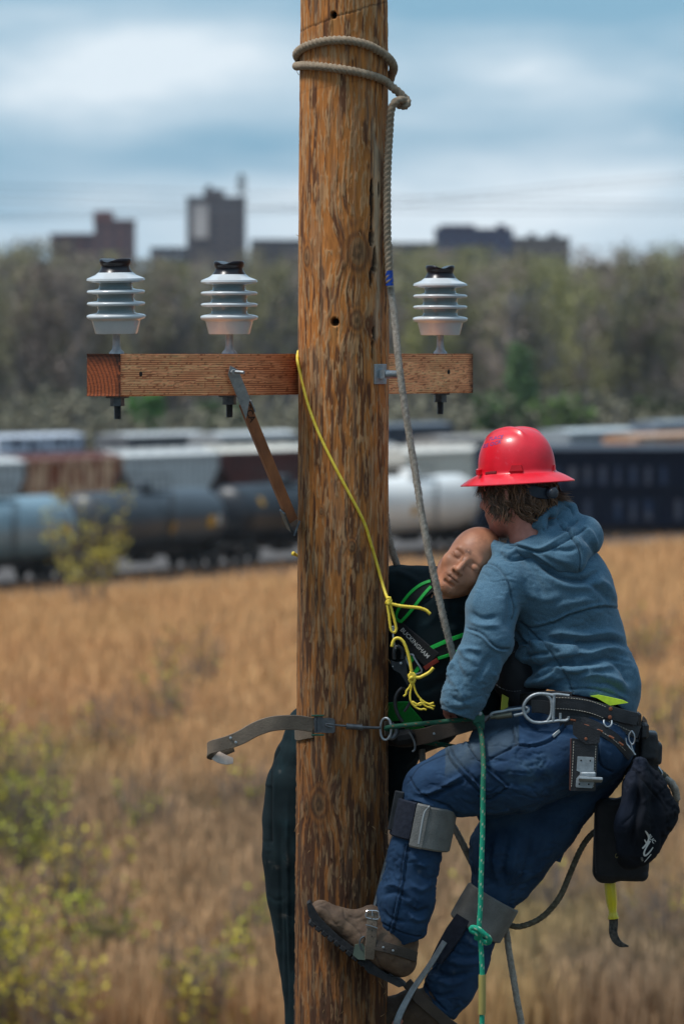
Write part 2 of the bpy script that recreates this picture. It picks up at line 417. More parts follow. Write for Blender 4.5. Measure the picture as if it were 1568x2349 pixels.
def hopper_car(name, label, c1, c2, roof, cat='hopper car', h=4.55, slope=2.2, group='covered hoppers parked in the yard', lo=.35, hi=.65, sc=1.2):
    m = mat(name+'_paint', c1, c2, .6, 0, sc, stretch=(2.5, 1, .6), lo=lo, hi=hi)
    rm = mat(name+'_roof', roof, tuple(q*.8 for q in roof), .6, 0, 2)
    o = empty(name, (0, 0, 0), label, cat, group)
    L = 16.0; w = 1.5; zb = 1.5; zt = h-.35
    b = MB(); poly = [(-L/2, zt), (-L/2, zt-.9), (-L/2+slope, zb), (L/2-slope, zb), (L/2, zt-.9), (L/2, zt)]
    b.prism(poly, -w, w)
    for i in range(17):
        x = -L/2+.3+i*(L-.6)/16; zlow = zb if abs(x) < L/2-slope else zt-.9-(abs(x) < L/2)*0
        if abs(x) > L/2-slope: zlow = zb+(zt-.9-zb)*(abs(x)-(L/2-slope))/slope
        for sg in (-1, 1): b.box((x, sg*(w+.06), (zlow+zt)/2), (.13, .14, zt-zlow))
    for sg in (-1, 1): b.box((0, sg*(w+.08), zt-.05), (L, .16, .2)); 
    b.build('body', m, o, smooth=False)
    b = MB(); b.prism([(-L/2, zt), (L/2, zt), (L/2, zt+.01), (-L/2, zt+.01)], -w, w)
    V = [(sx*L/2, y, z) for sx in (-1, 1) for y, z in ((-w-.14, zt+.02), (-w*.55, h-.06), (0, h), (w*.55, h-.06), (w+.14, zt+.02))]
    b.add(V, [(0, 1, 6, 5), (1, 2, 7, 6), (2, 3, 8, 7), (3, 4, 9, 8), (0, 4, 3, 2, 1), (5, 6, 7, 8, 9)]); b.build('roof', rm, o, smooth=False)
    b = MB()
    for x in np.linspace(-L/2+1.5, L/2-1.5, 6): b.box((x, 0, h+.06), (1.5, .8, .14), bev=.03)
    for y in (-.6, .6): b.box((0, y, h+.1), (L, .2, .04))
    b.build('hatches', rm, o, smooth=False)
    b = MB()
    for x in (-4.2, -1.4, 1.4, 4.2):
        V = [(x-1.3, -1.2, 1.55), (x+1.3, -1.2, 1.55), (x+1.3, 1.2, 1.55), (x-1.3, 1.2, 1.55), (x-.4, -.6, .55), (x+.4, -.6, .55), (x+.4, .6, .55), (x-.4, .6, .55)]
        b.add(V, [(0, 1, 5, 4), (1, 2, 6, 5), (2, 3, 7, 6), (3, 0, 4, 7), (4, 5, 6, 7), (0, 3, 2, 1)])
    b.build('chutes', m, o, smooth=False)
    b = MB(); b.box((0, 0, 1.0), (L+.6, .4, .35), bev=.03)
    for sg in (-1, 1):
        b.box((sg*(L/2-.6), 0, 1.15), (1.8, 2.6, .12)); 
        for y in (-1.2, 1.2): b.cyl((sg*(L/2-.3), y, 1.1), (sg*(L/2-.3), y, zt-.5), .07, 6)
    b.build('underframe', blackm, o, smooth=False)
    ladder(o, L/2-.35, -w-.2, 1.2, zt, blackm)
    for sg in (-1, 1): wheelset(o, sg*(L/2-1.5), blackm)
    couplers(o, L+.6, blackm)
    return o
def box_car(name, label, c1, c2, roof, h=5.4, L=17.0, group='tall closed cars on the right', cat='freight car', panels=None, lo=.35, hi=.65):
    m = mat(name+'_paint', c1, c2, .85, 0, 1.3, stretch=(2.5, 1, .5), lo=lo, hi=hi, spec=.15); rm = mat(name+'_roof', roof, tuple(q*.7 for q in roof), .6, 0, 2)
    o = empty(name, (0, 0, 0), label, cat, group)
    w = 1.5; zb = 1.1
    b = MB(); b.box((0, 0, (zb+h-.3)/2), (L, 2*w, h-.3-zb), bev=.03)
    for i in range(19):
        x = -L/2+.1+i*(L-.2)/18
        for sg in (-1, 1): b.box((x, sg*(w+.06), (zb+h-.3)/2), (.16, .15, h-.4-zb))
    for sg in (-1, 1):
        for z in (zb+.1, (zb+h)/2, h-.38): b.box((0, sg*(w+.09), z), (L, .2, .16))
    b.build('body', m, o, smooth=False)
    if panels:
        for i in range(18):
            x = -L/2+.1+(i+.5)*(L-.2)/18
            for z in (zb+1.0, zb+3.0):
                if rnd.random() < .75: MB().box((x, -w-.05, z), (.3+rnd.random()*.2, .05, 1.2)).build('side_panel', panels, o, smooth=False)
    b = MB(); V = [(sx*L/2, y, z) for sx in (-1, 1) for y, z in ((-w-.14, h-.29), (-w*.55, h-.06), (0, h), (w*.55, h-.06), (w+.14, h-.29))]
    b.add(V, [(0, 1, 6, 5), (1, 2, 7, 6), (2, 3, 8, 7), (3, 4, 9, 8), (0, 4, 3, 2, 1), (5, 6, 7, 8, 9), (0, 5, 9, 4)]); b.build('roof', rm, o, smooth=False)
    b = MB(); b.box((0, 0, .9), (L+.4, 1.2, .35), bev=.03); b.build('underframe', blackm, o, smooth=False)
    ladder(o, L/2-.35, -w-.22, 1.2, h-.4, blackm)
    for sg in (-1, 1): wheelset(o, sg*(L/2-1.6), blackm)
    couplers(o, L+.4, blackm)
    return o
def put(o, x, y, flip=False, ang=None):
    o.location = (x, y, .35); o.rotation_euler = (0, 0, (math.atan2(TD[1], TD[0]) if ang is None else ang))
GREYB = (.20, .30, .36)
row1 = [
 (-9, tank_car('tank_car', 'pale blue grey tank car cut by the left edge of the photo', (.22, .33, .39), (.17, .26, .31), ((6.0, 2.6, .55, .55, yel), (4.2, 2.7, .5, .3, whi)))),
 (9, tank_car('tank_car', 'slate grey tank car with yellow marks behind the small leafy tree', (.05, .062, .075), (.035, .042, .05), ((5.2, 2.5, .8, .6, yel), (6.1, 2.6, .4, .5, whi), (.5, 2.3, .5, .6, yel)))),
 (27, tank_car('tank_car', 'black tank car whose far end goes behind the wooden pole', (.008, .011, .017), (.018, .022, .028), ((-6, 3.4, .5, .5, yel), (-3.0, 2.6, .12, .9, yel)))),
 (45, tank_car('tank_car', 'white tank car just right of the wooden pole', (.88, .87, .84), (.76, .75, .72), ((-3.0, 2.4, .8, .5, yel),)))]
for s, o in row1: x, y = tp(s, 0); put(o, x, y)
NAVY = (.003, .008, .026)
navp = mat('navy_side_panel', (.012, .035, .09), (.09, .10, .13), .8, 0, .6, spec=.2)
a0 = track_pt(1322, 340); ang1 = R(12)
u1 = np.array([math.cos(ang1), math.sin(ang1)])
for i, lb in enumerate(('tall navy blue freight car behind and right of the red hard hat', 'dark navy freight car just beyond the right edge of the photo')):
    p = a0+u1*18.2*i; o = box_car('freight_car', lb, NAVY, (.006, .014, .035), (.04, .05, .07), h=6.0, L=17.0, panels=navp)
    put(o, p[0]+2.5, p[1], ang=ang1)
# second row
def q2(X, d): p = track_pt(X, d); return p
rows = [
 (118, 388, hopper_car, dict(name='hopper_car', label='rusty red hopper car with pale bleached ribs at the left edge', c1=(.30, .07, .02), c2=(.85, .55, .33), roof=(.16, .04, .025), lo=.42, hi=.58, sc=.7)),
 (352, 404, hopper_car, dict(name='hopper_car', label='light grey hopper car with sloping end beside the rusty one', c1=(.62, .62, .60), c2=(.5, .5, .49), roof=(.74, .74, .72))),
 (572, 420, hopper_car, dict(name='hopper_car', label='dark red hopper car with cream roof, left of the pole', c1=(.12, .018, .012), c2=(.07, .015, .012), roof=(.85, .80, .70))),
 (780, 436, hopper_car, dict(name='hopper_car', label='dark grey hopper car mostly behind the wooden pole', c1=(.10, .10, .11), c2=(.08, .08, .09), roof=(.3, .3, .3))),
 (985, 420, hopper_car, dict(name='hopper_car', label='cream white hopper car above the white tank car', c1=(.82, .76, .66), c2=(.72, .66, .56), roof=(.85, .80, .72))),
 (60, 500, box_car, dict(name='freight_car', label='white and dark striped freight car at the far left', c1=(.8, .84, .92), c2=(.08, .09, .14), roof=(.7, .74, .82), h=4.4, group='closed cars in the far rows', lo=.45, hi=.55)),
 (350, 516, box_car, dict(name='freight_car', label='pale grey roofed freight car far behind the slate tank car', c1=(.12, .12, .13), c2=(.2, .2, .2), roof=(.66, .67, .67), h=4.3, group='closed cars in the far rows')),
 (560, 520, box_car, dict(name='freight_car', label='silver roofed freight car far off, just left of the pole', c1=(.3, .3, .3), c2=(.4, .4, .4), roof=(.74, .76, .76), h=4.3, group='closed cars in the far rows')),
 (930, 560, box_car, dict(name='freight_car', label='dark slate freight car just above the cream hopper', c1=(.04, .055, .08), c2=(.09, .10, .12), roof=(.14, .17, .21), h=4.6, group='closed cars in the far rows')),
 (1060, 500, box_car, dict(name='freight_car', label='tan topped freight car left of the red hard hat', c1=(.35, .30, .26), c2=(.2, .2, .22), roof=(.36, .33, .30), h=4.3, group='closed cars in the far rows')),
 (1345, 520, box_car, dict(name='freight_car', label='long silver grey roofed freight car right of the hard hat', c1=(.40, .43, .45), c2=(.32, .34, .36), roof=(.62, .68, .70), h=4.6, group='closed cars in the far rows', L=17)),
 (1500, 500, box_car, dict(name='freight_car', label='rust streaked freight car with pale ends at the far right', c1=(.5, .2, .08), c2=(.6, .5, .4), roof=(.66, .40, .26), h=4.5, group='closed cars in the far rows')),
 (1540, 585, box_car, dict(name='freight_car', label='small blue grey freight car at the horizon on the right', c1=(.10, .14, .2), c2=(.3, .33, .36), roof=(.3, .34, .38), h=4.6, group='closed cars in the far rows')),
]
for X, d, fn, kw in rows:
    o = fn(**kw); p = track_pt(X, d); put(o, p[0], p[1])
def copy_tree(o, parent=None):
    c = o.copy(); COL.objects.link(c); c.parent = parent
    for ch in list(o.children): copy_tree(ch, c)
    return c
roots = {}
for o in list(COL.objects):
    if o.get('category') in ('tank car', 'hopper car', 'freight car'): roots[o['label']] = o
def again(key, x, y, lab, ang=None):
    o = copy_tree(next(v for k_, v in roots.items() if key in k_)); put(o, x, y, ang=ang); o['label'] = lab
again('slate grey', *tp(-27, 0), 'slate grey tank car beyond the left edge, next to the pale one'); again('black tank', *tp(-45, 0), 'black tank car, second beyond the left edge of the photo'); again('white tank', *tp(-63, 0), 'white tank car, third beyond the left edge of the photo')
for i, n_ in ((2, 'first'), (3, 'second'), (4, 'third')): again('dark navy', a0[0]+u1[0]*18.2*i+2.5, a0[1]+u1[1]*18.2*i, n_+' navy freight car beyond the right edge of the photo', ang1)
for X, d, key, lab in ((-115, 370, 'light grey hopper', 'light grey hopper car beyond the left edge, behind the tank cars'), (-360, 354, 'rusty red', 'rusty hopper car far beyond the left edge of the photo'), (-620, 340, 'dark red', 'dark red hopper car farthest beyond the left edge'),
                       (-200, 486, 'silver roofed', 'silver roofed freight car beyond the left edge in the far row'), (-450, 472, 'rust streaked', 'rust streaked freight car beyond the left edge in the far row'),
                       (1700, 520, 'silver grey', 'silver grey freight car beyond the right edge in the far row'), (1900, 500, 'cream white', 'cream hopper car beyond the right edge in the far row'), (2150, 520, 'small blue', 'blue grey freight car farthest beyond the right edge')):
    again(key, *track_pt(X, d), lab)
for off, s0, s1 in ((0, -250, 90), (99, -150, 200)): track(off, s0, s1)

# ---- buildings on the skyline
def building(label, X0, X1, Yt, d, c, win, depth=18, floors=None, cols=None, top=None, winf=.5, base=0, extra=None):
    x0, x1 = (X0-CX)/F*d, (X1-CX)/F*d; zt = CH+(HZ-Yt)/F*d; y = d+CY
    o = empty('apartment_building', ((x0+x1)/2, y, 0), label, 'building', 'buildings on the skyline')
    m = mat('facade', c, tuple(q*.85 for q in c), .9, 0, .1); b = MB()
    b.box(((x0+x1)/2, y+depth/2, zt/2), (x1-x0, depth, zt)); b.build('wall', m, o, smooth=False)
    b = MB(); b.box(((x0+x1)/2, y+depth/2, zt+.3), (x1-x0+.6, depth+.6, .6)); b.build('parapet', m, o, smooth=False)
    floors = floors or int(min(zt-CH, 24)/3)+1; cols = cols or min(12, max(3, int((x1-x0)/3.5))); w0 = None
    for f in range(floors):
        z = zt-2.0-f*3.0
        for k in range(cols):
            x = x0+(k+.5)*(x1-x0)/cols
            if w0 is None: w0 = wn = MB().box((x, y-.03, z), ((x1-x0)/cols*winf, .12, 1.5)).build('window', win, o, smooth=False, origin=(x, y, z))
            else: wn = w0.copy(); COL.objects.link(wn); wn.parent = o
            wn.location = Vector((x, y, z))-o.location
    if extra: extra(o, x0, x1, y, zt, d, m)
    return o
winm = mat('window_glass', (.03, .04, .06), (.06, .07, .10), .2)
winl = mat('pale_window', (.35, .42, .5), (.3, .36, .42), .3)
conc = mat('pale_concrete', (.5, .5, .52), (.45, .45, .46), .9)
def ex_tower(o, x0, x1, y, zt, d, m):
    k = d/F
    b = MB(); b.box(((490-CX)*k, y+8, zt+px(10, y)), (46*k, 10, 22*k)); b.box(((478-CX)*k, y+9, zt+14*k), (14*k, 6, 34*k)); b.build('lift_house', m, o, smooth=False)
    b = MB(); xm = (553-CX)*k; b.cyl((xm, y+6, zt), (xm, y+6, zt+60*k), .45, 8)
    for q, w in ((22, 16), (38, 22), (50, 18)): b.box((xm, y+6, zt+q*k), (w*k, .5, .7))
    for q in (-8, 8): b.cyl((xm+q*k, y+6, zt+15*k), (xm+q*k, y+6, zt+48*k), .25, 6)
    b.build('antenna_mast', darksteel, o)
    b = MB(); b.box(((460-CX)*k, y-.4, CH+(HZ-508)*k), (34*k, .5, 76*k)); b.build('white_stair_panel', conc, o, smooth=False)
building('tall grey tower block with white stair panel and roof mast', 428, 562, 455, 2000, (.085, .075, .085), winm, extra=ex_tower)
building('reddish stepped tower left of the tall grey one', 216, 306, 508, 1700, (.13, .075, .085), winm, extra=lambda o, x0, x1, y, zt, d, m: MB().box(((236-CX)*d/F, y+7, zt+10*d/F), (44*d/F, 9, 30*d/F)).build('lift_house', mat('brick', (.17, .05, .05), (.12, .05, .05), .9), o, smooth=False))
building('long low maroon block left of the reddish tower', 116, 220, 540, 1710, (.10, .055, .07), winm)
building('small dark block with light windows left of the grey tower', 345, 424, 572, 1690, (.025, .04, .07), winl, winf=.35)
building('very low flat roofed block beside the pole', 575, 700, 553, 1900, (.07, .07, .085), winm)
building('wide flat roofed block hidden mostly by the pole and rope', 880, 1002, 560, 1900, (.09, .09, .09), winm)
building('wide dark navy block right of the pole', 998, 1176, 528, 1800, (.035, .035, .085), mat('blue_glass', (.03, .08, .17), (.04, .1, .2), .3), extra=lambda o, x0, x1, y, zt, d, m: MB().box(((1050-CX)*d/F, y+7, zt+.9), (80*d/F, 8, 1.8)).box(((1150-CX)*d/F, y+7, zt+1), (20*d/F, 8, 2)).build('roof_plant', m, o, smooth=False))
building('grey beige block with pale windows at right of the navy one', 1176, 1306, 549, 1800, (.085, .085, .095), mat('beige_bay', (.20, .20, .18), (.15, .15, .14), .7), winf=.4, extra=lambda o, x0, x1, y, zt, d, m: MB().box(((1220-CX)*d/F, y+7, zt+.9), (14*d/F, 6, 2.4)).box(((1270-CX)*d/F, y+7, zt+.9), (20*d/F, 6, 2.2)).build('roof_plant', m, o, smooth=False))
# ---- wood beyond the yard (one mass)
def quads(C, U, V_, w, h):
    """vectorised quads: centres C, axes U,V, half sizes w,h"""
    w = np.reshape(w, (-1, 1)); h = np.reshape(h, (-1, 1))
    P = np.stack([C-U*w-V_*h, C+U*w-V_*h, C+U*w+V_*h, C-U*w+V_*h], 1)
    n = len(C); return P.reshape(-1, 3), np.arange(4*n).reshape(n, 4)
def rvec(g, n):
    v = g.normal(size=(n, 3)); return v/np.linalg.norm(v, axis=1, keepdims=True)
def leafcloud(g, n, size, C):
    A = rvec(g, n); B = np.cross(A, rvec(g, n)); B /= np.linalg.norm(B, axis=1, keepdims=True)
    return quads(C, A, B, size*(.6+.8*g.random(n)), size*(.5+.7*g.random(n)))
g = np.random.default_rng(3)
leaf_m = mat('leaves', (1, 1, 1), None, .8, attr=True)
VV = []; FF = []; CC = []; nv = 0
def addq(V, Fc, col):
    global nv
    VV.append(V); FF.append(Fc+nv); CC.append(np.repeat(col, 4, axis=0)); nv += len(V)
ntree = 230
for i in range(ntree+300):
    far = i >= ntree; d = 700+250*g.random()**1.3; hw = (940/F)*d+12
    x = -hw+2*hw*((i*0.61803) % 1)
    if far: x = (1 if i % 2 else -1)*(hw+(.20*d)*((i*0.7548) % 1))
    X = x/d*F+CX
    # height of the canopy line along the frame
    Yt = np.interp(X, [-300, 0, 90, 180, 330, 480, 640, 700, 950, 1150, 1300, 1360, 1480, 1568, 1800], [560, 548, 562, 592, 600, 592, 578, 574, 566, 575, 600, 592, 572, 562, 560])+g.normal()*10
    zt = CH+(HZ-Yt)/F*d; y = d+CY; tr = .22+.24*g.random()
    base = np.array([x, y, 0]); tone = g.random()
    lc = np.array([.215, .185, .145])*(1-tone)+np.array([.25, .235, .095])*tone; lc = lc*(.8+.4*g.random())*(np.array([1.0, 1.04, .82]) if X > 880 else 1.0)
    if g.random() < .25: lc = np.array([.26, .20, .165])*(.8+.5*g.random())
    bc = np.array([.30, .275, .26])*(.6+.8*g.random())
    # trunk and limbs as thin crossed quads
    segs = [(base, base+np.array([g.normal()*.6, 0, zt*.8]), tr)]
    for k in range(16):
        t = .3+.6*g.random(); p = base*(1-t)+segs[0][1]*t; p[2] = zt*.8*t
        a = g.random()*6.28; L = zt*(.10+.16*g.random()); segs.append((p, p+np.array([math.cos(a)*L*.5, math.sin(a)*L*.5, L*.9]), tr*.4))
    for a, b, r in segs:
        ax = (b-a)/2; Ln = np.linalg.norm(ax); ax = ax/Ln; C = ((a+b)/2)[None]
        for side in (np.array([1., 0, 0]), np.array([0., 1, 0])):
            s = side-ax*side.dot(ax); s /= np.linalg.norm(s)
            V, Fc = quads(C, s[None], ax[None], [r], [Ln]); addq(V, Fc, bc[None])
    n = 450 if far else 1500; cz = .62*zt; 
    cl = rvec(g, 26)*(g.random((26, 1))**.4)*np.array([3.6, 3.6, zt*.40])+np.array([x, y, cz])
    ci = g.integers(0, 26, n); C = cl[ci]+g.normal(size=(n, 3))*np.array([.8, .8, 1.0])
    C[:, 2] = np.minimum(C[:, 2], zt)
    V, Fc = leafcloud(g, n, .27 if far else .15, C)
    cc = lc[None]*(.7+.6*g.random((26, 1)))[ci]*(.85+.3*g.random((n, 1))); addq(V, Fc, cc)
# undergrowth
n = 70000; d = 680+60*g.random(n); hw = (3200/F)*d+10; x = (g.random(n)*2-1)*hw
C = np.stack([x, d+CY, g.random(n)**1.5*7*(.4+fbm(x/6, d/30, 0, 9, 3))], 1)
V, Fc = leafcloud(g, n, .26, C); cc = (np.array([.20, .185, .12])[None]*(.5+g.random((n, 1)))); addq(V, Fc, cc)
# dark depth of the wood
n = 40000; d = 960+60*g.random(n); hw = (3300/F)*d; x = (g.random(n)*2-1)*hw; X = x/d*F+CX
zt = CH+(HZ-np.interp(X, [-300, 0, 200, 500, 950, 1300, 1568, 1800], [600, 590, 625, 620, 600, 615, 600, 600]))/F*d
C = np.stack([x, d+CY, g.random(n)*zt], 1); V, Fc = leafcloud(g, n, 1.0, C); addq(V, Fc, np.array([.21, .19, .145])[None]*(.6+.7*g.random((n, 1))))
tag(mesh('woodland', np.concatenate(VV), np.concatenate(FF), leaf_m, smooth=False, col=np.concatenate(CC)), 'hazy brown and olive spring wood stretching behind the rail yard', 'woodland', kind='stuff')

def plant(name, label, cat, x, y, h, w, leafc, stemc, nl, ns, lsize, group=None, seed=1, low=.15, gr=None):
    g = np.random.default_rng(seed); o = empty(name, (x, y, 0), label, cat, group)
    st = MB(); tips = []
    for k in range(ns):
        a = g.random()*6.28; q = g.random()**.6*w; top = Vector((x+math.cos(a)*q, y+math.sin(a)*q, h*(.6+.4*g.random())))
        b = Vector((x+math.cos(a)*q*.15, y+math.sin(a)*q*.15, 0)); mid = b.lerp(top, .5)+Vector((g.normal()*.06*w, g.normal()*.06*w, 0))
        st.tube([b, mid, top], .022*(h/3)**.5, 5, taper=[(0, 1), (1, .25)], step=.4)
        for j in range(3):
            t = .35+.6*g.random(); p = b.lerp(top, t); e = p+Vector((g.normal()*.3*w, g.normal()*.3*w, h*.15*(.5+g.random())))
            st.tube([p, e], .01*(h/3)**.5, 4); tips += [(p, e)]
        tips += [(b.lerp(top, max(.3, low)), top)]*2
    st.build('stems', stemc, o)
    n = nl; ti = g.integers(0, len(tips), n//8); C = []
    for i in ti:
        a, b = tips[i]; t = g.random(); c = np.array(a.lerp(b, t)); C.append(c+g.normal(size=(8, 3))*np.array([.13, .13, .13])*(h/3)**.5)
    C = np.concatenate(C); C[:, 2] = np.maximum(C[:, 2], low*h); n = len(C)
    V, Fc = leafcloud(g, n, lsize, C); col = np.array(leafc)[None]*(.6+.8*g.random((n, 1)))*np.array([1, 1, 1])[None]
    mesh('leaves', V, Fc, leaf_m, o, False, col=np.repeat(col, 4, axis=0)); return o
twig = mat('grey_twigs', (.13, .10, .085), (.2, .16, .13), .9, 0, 4)
trunkm = mat('grey_trunk', (.12, .10, .09), (.16, .14, .12), .9, 0, 4)
for k, (X, d, hh, w, lab) in enumerate(((345, 690, 8, 2.6, 'bright green bush at the wood edge under the left insulator'), (1190, 690, 12, 2.4, 'tall fresh green tree at the wood edge right of the crossarm'),
                              (1290, 685, 6.5, 4.0, 'wide low fresh green bush at the wood edge above the hard hat'), (1120, 690, 7, 3.2, 'small green bush at the wood edge below the crossarm end'), (520, 700, 6, 3, 'dull green bush at the wood edge left of the wooden brace'), (1500, 700, 7, 4, 'dark olive bush at the wood edge on the far right'))):
    x, y = track_pt(X, d); plant('green_bush', lab, 'bush', x, y, hh, w, [(.10, .25, .045), (.12, .21, .07), (.15, .23, .06), (.08, .17, .04), (.09, .15, .05), (.09, .12, .04)][k], trunkm, 4200, 14, .20, 'fresh green bushes at the wood edge', seed=20+k, low=.1)
# ---- dry reeds
n = 330000; t = g.random(n); d = 92/(1-t*(1-92/430.0))
hw = .064*d+5; x = (g.random(n)*2-1)*hw; y = d+CY; oq = g.random(n) < .36; x = np.where(oq, np.sign(x)*(hw+g.random(n)*(.15*d+4)), x)
side = (x-P0[0])*nrm[0]+(y-P0[1])*nrm[1]; keep = side < -7-5*g.random(n)
x, y, d = x[keep], y[keep], d[keep]; n = len(x)
hgt = 1.0+.9*g.random(n); side = side[keep]; hgt = hgt*(.6+.4*sst(-8, -50, side)); lean = g.normal(size=(n, 2))*.13
A = np.stack([x, y, 0*x], 1); T = A+np.stack([lean[:, 0]*hgt, lean[:, 1]*hgt, hgt], 1)
an = g.random(n)*3.14; sd = np.stack([np.cos(an), np.sin(an), 0*an], 1); wdt = ((.014+.028*g.random(n))*np.where(oq[keep], 1.8, 1))[:, None]
V = np.stack([A-sd*wdt, A+sd*wdt, T+sd*wdt*.7, T-sd*wdt*.7], 1).reshape(-1, 3)
pn = fbm(x/5, y/16, 0, 5, 3); pn2 = fbm(x/3, y/25, 0, 8, 3)
base = np.array([.74, .425, .185]); grey = np.array([.33, .22, .14]); olive = np.array([.46, .37, .12]); red = np.array([.64, .32, .14])
near = sst(190, 105, d)
mg = np.clip(near*.62+.6*(pn-.5)*near*1.6, 0, 1)[:, None]; mo = (sst(.6, .8, pn2)*(.10+.3*sst(230, 130, d)))[:, None]
c = base*(1-mg)+grey*mg; c = c*(1-mo)+olive*mo; mr = (sst(.5, .75, fbm(x/9, y/14, 0, 77, 3))*.4*(1-near))[:, None]; c = c*(1-mr)+red*mr
c = c*(.72+.46*g.random((n, 1)))
tag(mesh('dry_reeds', V, np.arange(4*n).reshape(n, 4), leaf_m, smooth=False, col=np.repeat(c, 4, axis=0)), 'tan and rust dry reeds filling the field below the rail yard', 'reeds', kind='stuff')
# ---- shrubs and saplings of the field
x, y = track_pt(205, 250)
plant('sapling', 'slim yellow leaved sapling in front of the tank cars', 'tree', x, y, 6.0, 2.6, (.50, .42, .05), twig, 900, 20, .05, seed=51, low=.22)
YG = [(.50, .44, .03), (.42, .42, .04), (.55, .44, .05)]
k = 0
def seen(X, Y, hh, d): return None
shr = [(20, 118, 4.6, 1.0, 2600, 'tall dense yellow green shrub at the left edge, the highest of them'), (70, 112, 4.2, .9, 1700, 'leafy yellow green shrub just right of the highest one at the left edge'),
 (150, 104, 3.4, .8, 1300, 'leafy shrub standing apart to the right of the left edge thicket'), (-60, 116, 4.8, 1.2, 2400, 'yellow green shrub mostly cut off by the left edge, behind the others'),
 (215, 98, 3.0, .9, 1300, 'low leafy shrub at the right end of the lower left thicket'), (10, 96, 3.4, 1.0, 2200, 'dense leafy shrub in the very bottom left corner'), (-30, 92, 3.2, .9, 1700, 'nearest leafy shrub, half outside the bottom left corner'),
 (330, 122, 2.9, .8, 420, 'twiggy shrub with yellow leaf tips left of the hanging strap end, low down'), (430, 92, 2.6, .8, 700, 'yellow green shrub at the bottom edge between thicket and dangling leg'), (520, 94, 2.4, .7, 800, 'yellow green shrub at the bottom edge, second left of the dangling leg'),
 (375, 160, 3.2, 1.3, 520, 'pale green loose shrub in the middle of the left field'), (450, 180, 3.6, 1.6, 560, 'far pale green shrub behind the leather strap end'), (260, 150, 3.0, 1.1, 420, 'sparse olive shrub above the lower left thicket'),
 (600, 100, 2.6, .7, 380, 'twiggy shrub directly beside the dangling dark trouser leg'), (120, 90, 2.6, .8, 1000, 'low leafy shrub at the bottom edge inside the left thicket'), (560, 130, 2.6, .9, 260, 'faint twiggy shrub left of the dangling knee'),
 (1480, 190, 3.6, 1.4, 420, 'faint green shrub far off at right beside the belt bag'), (1540, 150, 3.4, 1.1, 420, 'olive green shrub at the right edge beside the bag'), (1450, 120, 2.6, .9, 130, 'nearly bare twiggy shrub under the yellow handled tool'),
 (1130, 110, 2.6, .9, 160, 'nearly bare twiggy shrub behind the lower grey knee pad'), (1350, 108, 2.9, .9, 100, 'bare twiggy shrub left of the yellow handled tool'), (930, 118, 3.2, .9, 200, 'twiggy yellow shrub between the pole and the raised shin'),
 (1250, 104, 2.9, .9, 100, 'bare twiggy shrub right of the long grey rope'), (1530, 100, 3.0, .9, 120, 'bare twiggy shrub in the bottom right corner')]
for i, (X, d, hh, w, nl, lab) in enumerate(shr):
    x, y = track_pt(X, d); lf = nl > 1000
    plant('shrub', lab, 'shrub', x, y, hh, w, YG[i % 3], twig, int(nl*(.36 if lf else .38)), 26, .034,
          'leafy shrubs at lower left' if lf else 'twiggy shrubs in the reeds', seed=100+i, low=.25)
# ---- overhead wires far away
cab = mat('wire', (.12, .13, .15))
wr = empty('power_lines', (0, 500, 0), 'faint sagging overhead wires crossing the sky above the wood', 'wires')
for (Ya, Yb, Yc) in ((418, 448, 470), (436, 470, 478), (455, 485, 490), (500, 470, 380), (508, 482, 395)):
    m = MB(); P = [W(X, np.interp(X, [-200, 784, 1768], [Ya, Yb, Yc]), 500) for X in (-300, 200, 784, 1300, 1868)]
    m.tube(P, .035, 5, step=20); m.build('wire', cab, wr)
# ================================================================= POLE AND ARM
def vcolmat(name, rough=.8, bump=.3, bscale=120, bstretch=(1, 1, .12), var=.25, spec=.35, vscale=90):
    m = bpy.data.materials.new(name); m.use_nodes = True; t = m.node_tree; b = t.nodes['Principled BSDF']; L = t.links.new
    at = N(t, 'ShaderNodeAttribute'); at.attribute_name = 'Col'; tc = N(t, 'ShaderNodeTexCoord')
    mp = N(t, 'ShaderNodeMapping'); mp.inputs['Scale'].default_value = bstretch; L(tc.outputs['Object'], mp.inputs[0])
    n = N(t, 'ShaderNodeTexNoise'); n.inputs['Scale'].default_value = bscale; n.inputs['Detail'].default_value = 5; L(mp.outputs[0], n.inputs['Vector'])
    r = N(t, 'ShaderNodeMapRange'); r.inputs[1].default_value = .3; r.inputs[2].default_value = .7; r.inputs[3].default_value = 1-var; r.inputs[4].default_value = 1+var; L(n.outputs['Fac'], r.inputs[0])
    s = N(t, 'ShaderNodeVectorMath', operation='SCALE'); L(at.outputs['Color'], s.inputs[0]); L(r.outputs[0], s.inputs['Scale']); L(s.outputs[0], b.inputs['Base Color'])
    bp = N(t, 'ShaderNodeBump'); bp.inputs['Strength'].default_value = bump; bp.inputs['Distance'].default_value = .004; L(n.outputs['Fac'], bp.inputs['Height']); L(bp.outputs[0], b.inputs['Normal'])
    b.inputs['Roughness'].default_value = rough; b.inputs['Specular IOR Level'].default_value = spec
    return m
wood_pole = vcolmat('weathered_pole_wood')
PCX = 788
th = np.concatenate([np.linspace(-np.pi, -1.75, 40, endpoint=False), np.linspace(-1.75, 1.75, 330, endpoint=False), np.linspace(1.75, np.pi, 40, endpoint=False)])
Yr = np.concatenate([np.linspace(-420, -60, 60, endpoint=False), np.arange(-60, 2440, 2.6), np.linspace(2440, 9560, 60)])
TH, YY = np.meshgrid(th, Yr)
zz = CH-(YY-HZ)*px(1); cxp = np.interp(YY, [-400, 0, 1000, 2349, 9600], [790, 789, 787.5, 782, 775]); rp = np.interp(YY, [-400, 0, 600, 1000, 2349, 9600], [98, 99.5, 104, 103, 106, 122])
A = TH*102                                         # arc position, reference px
def bl(u, s): return sst(0, 1, 1-np.abs(u)/s)
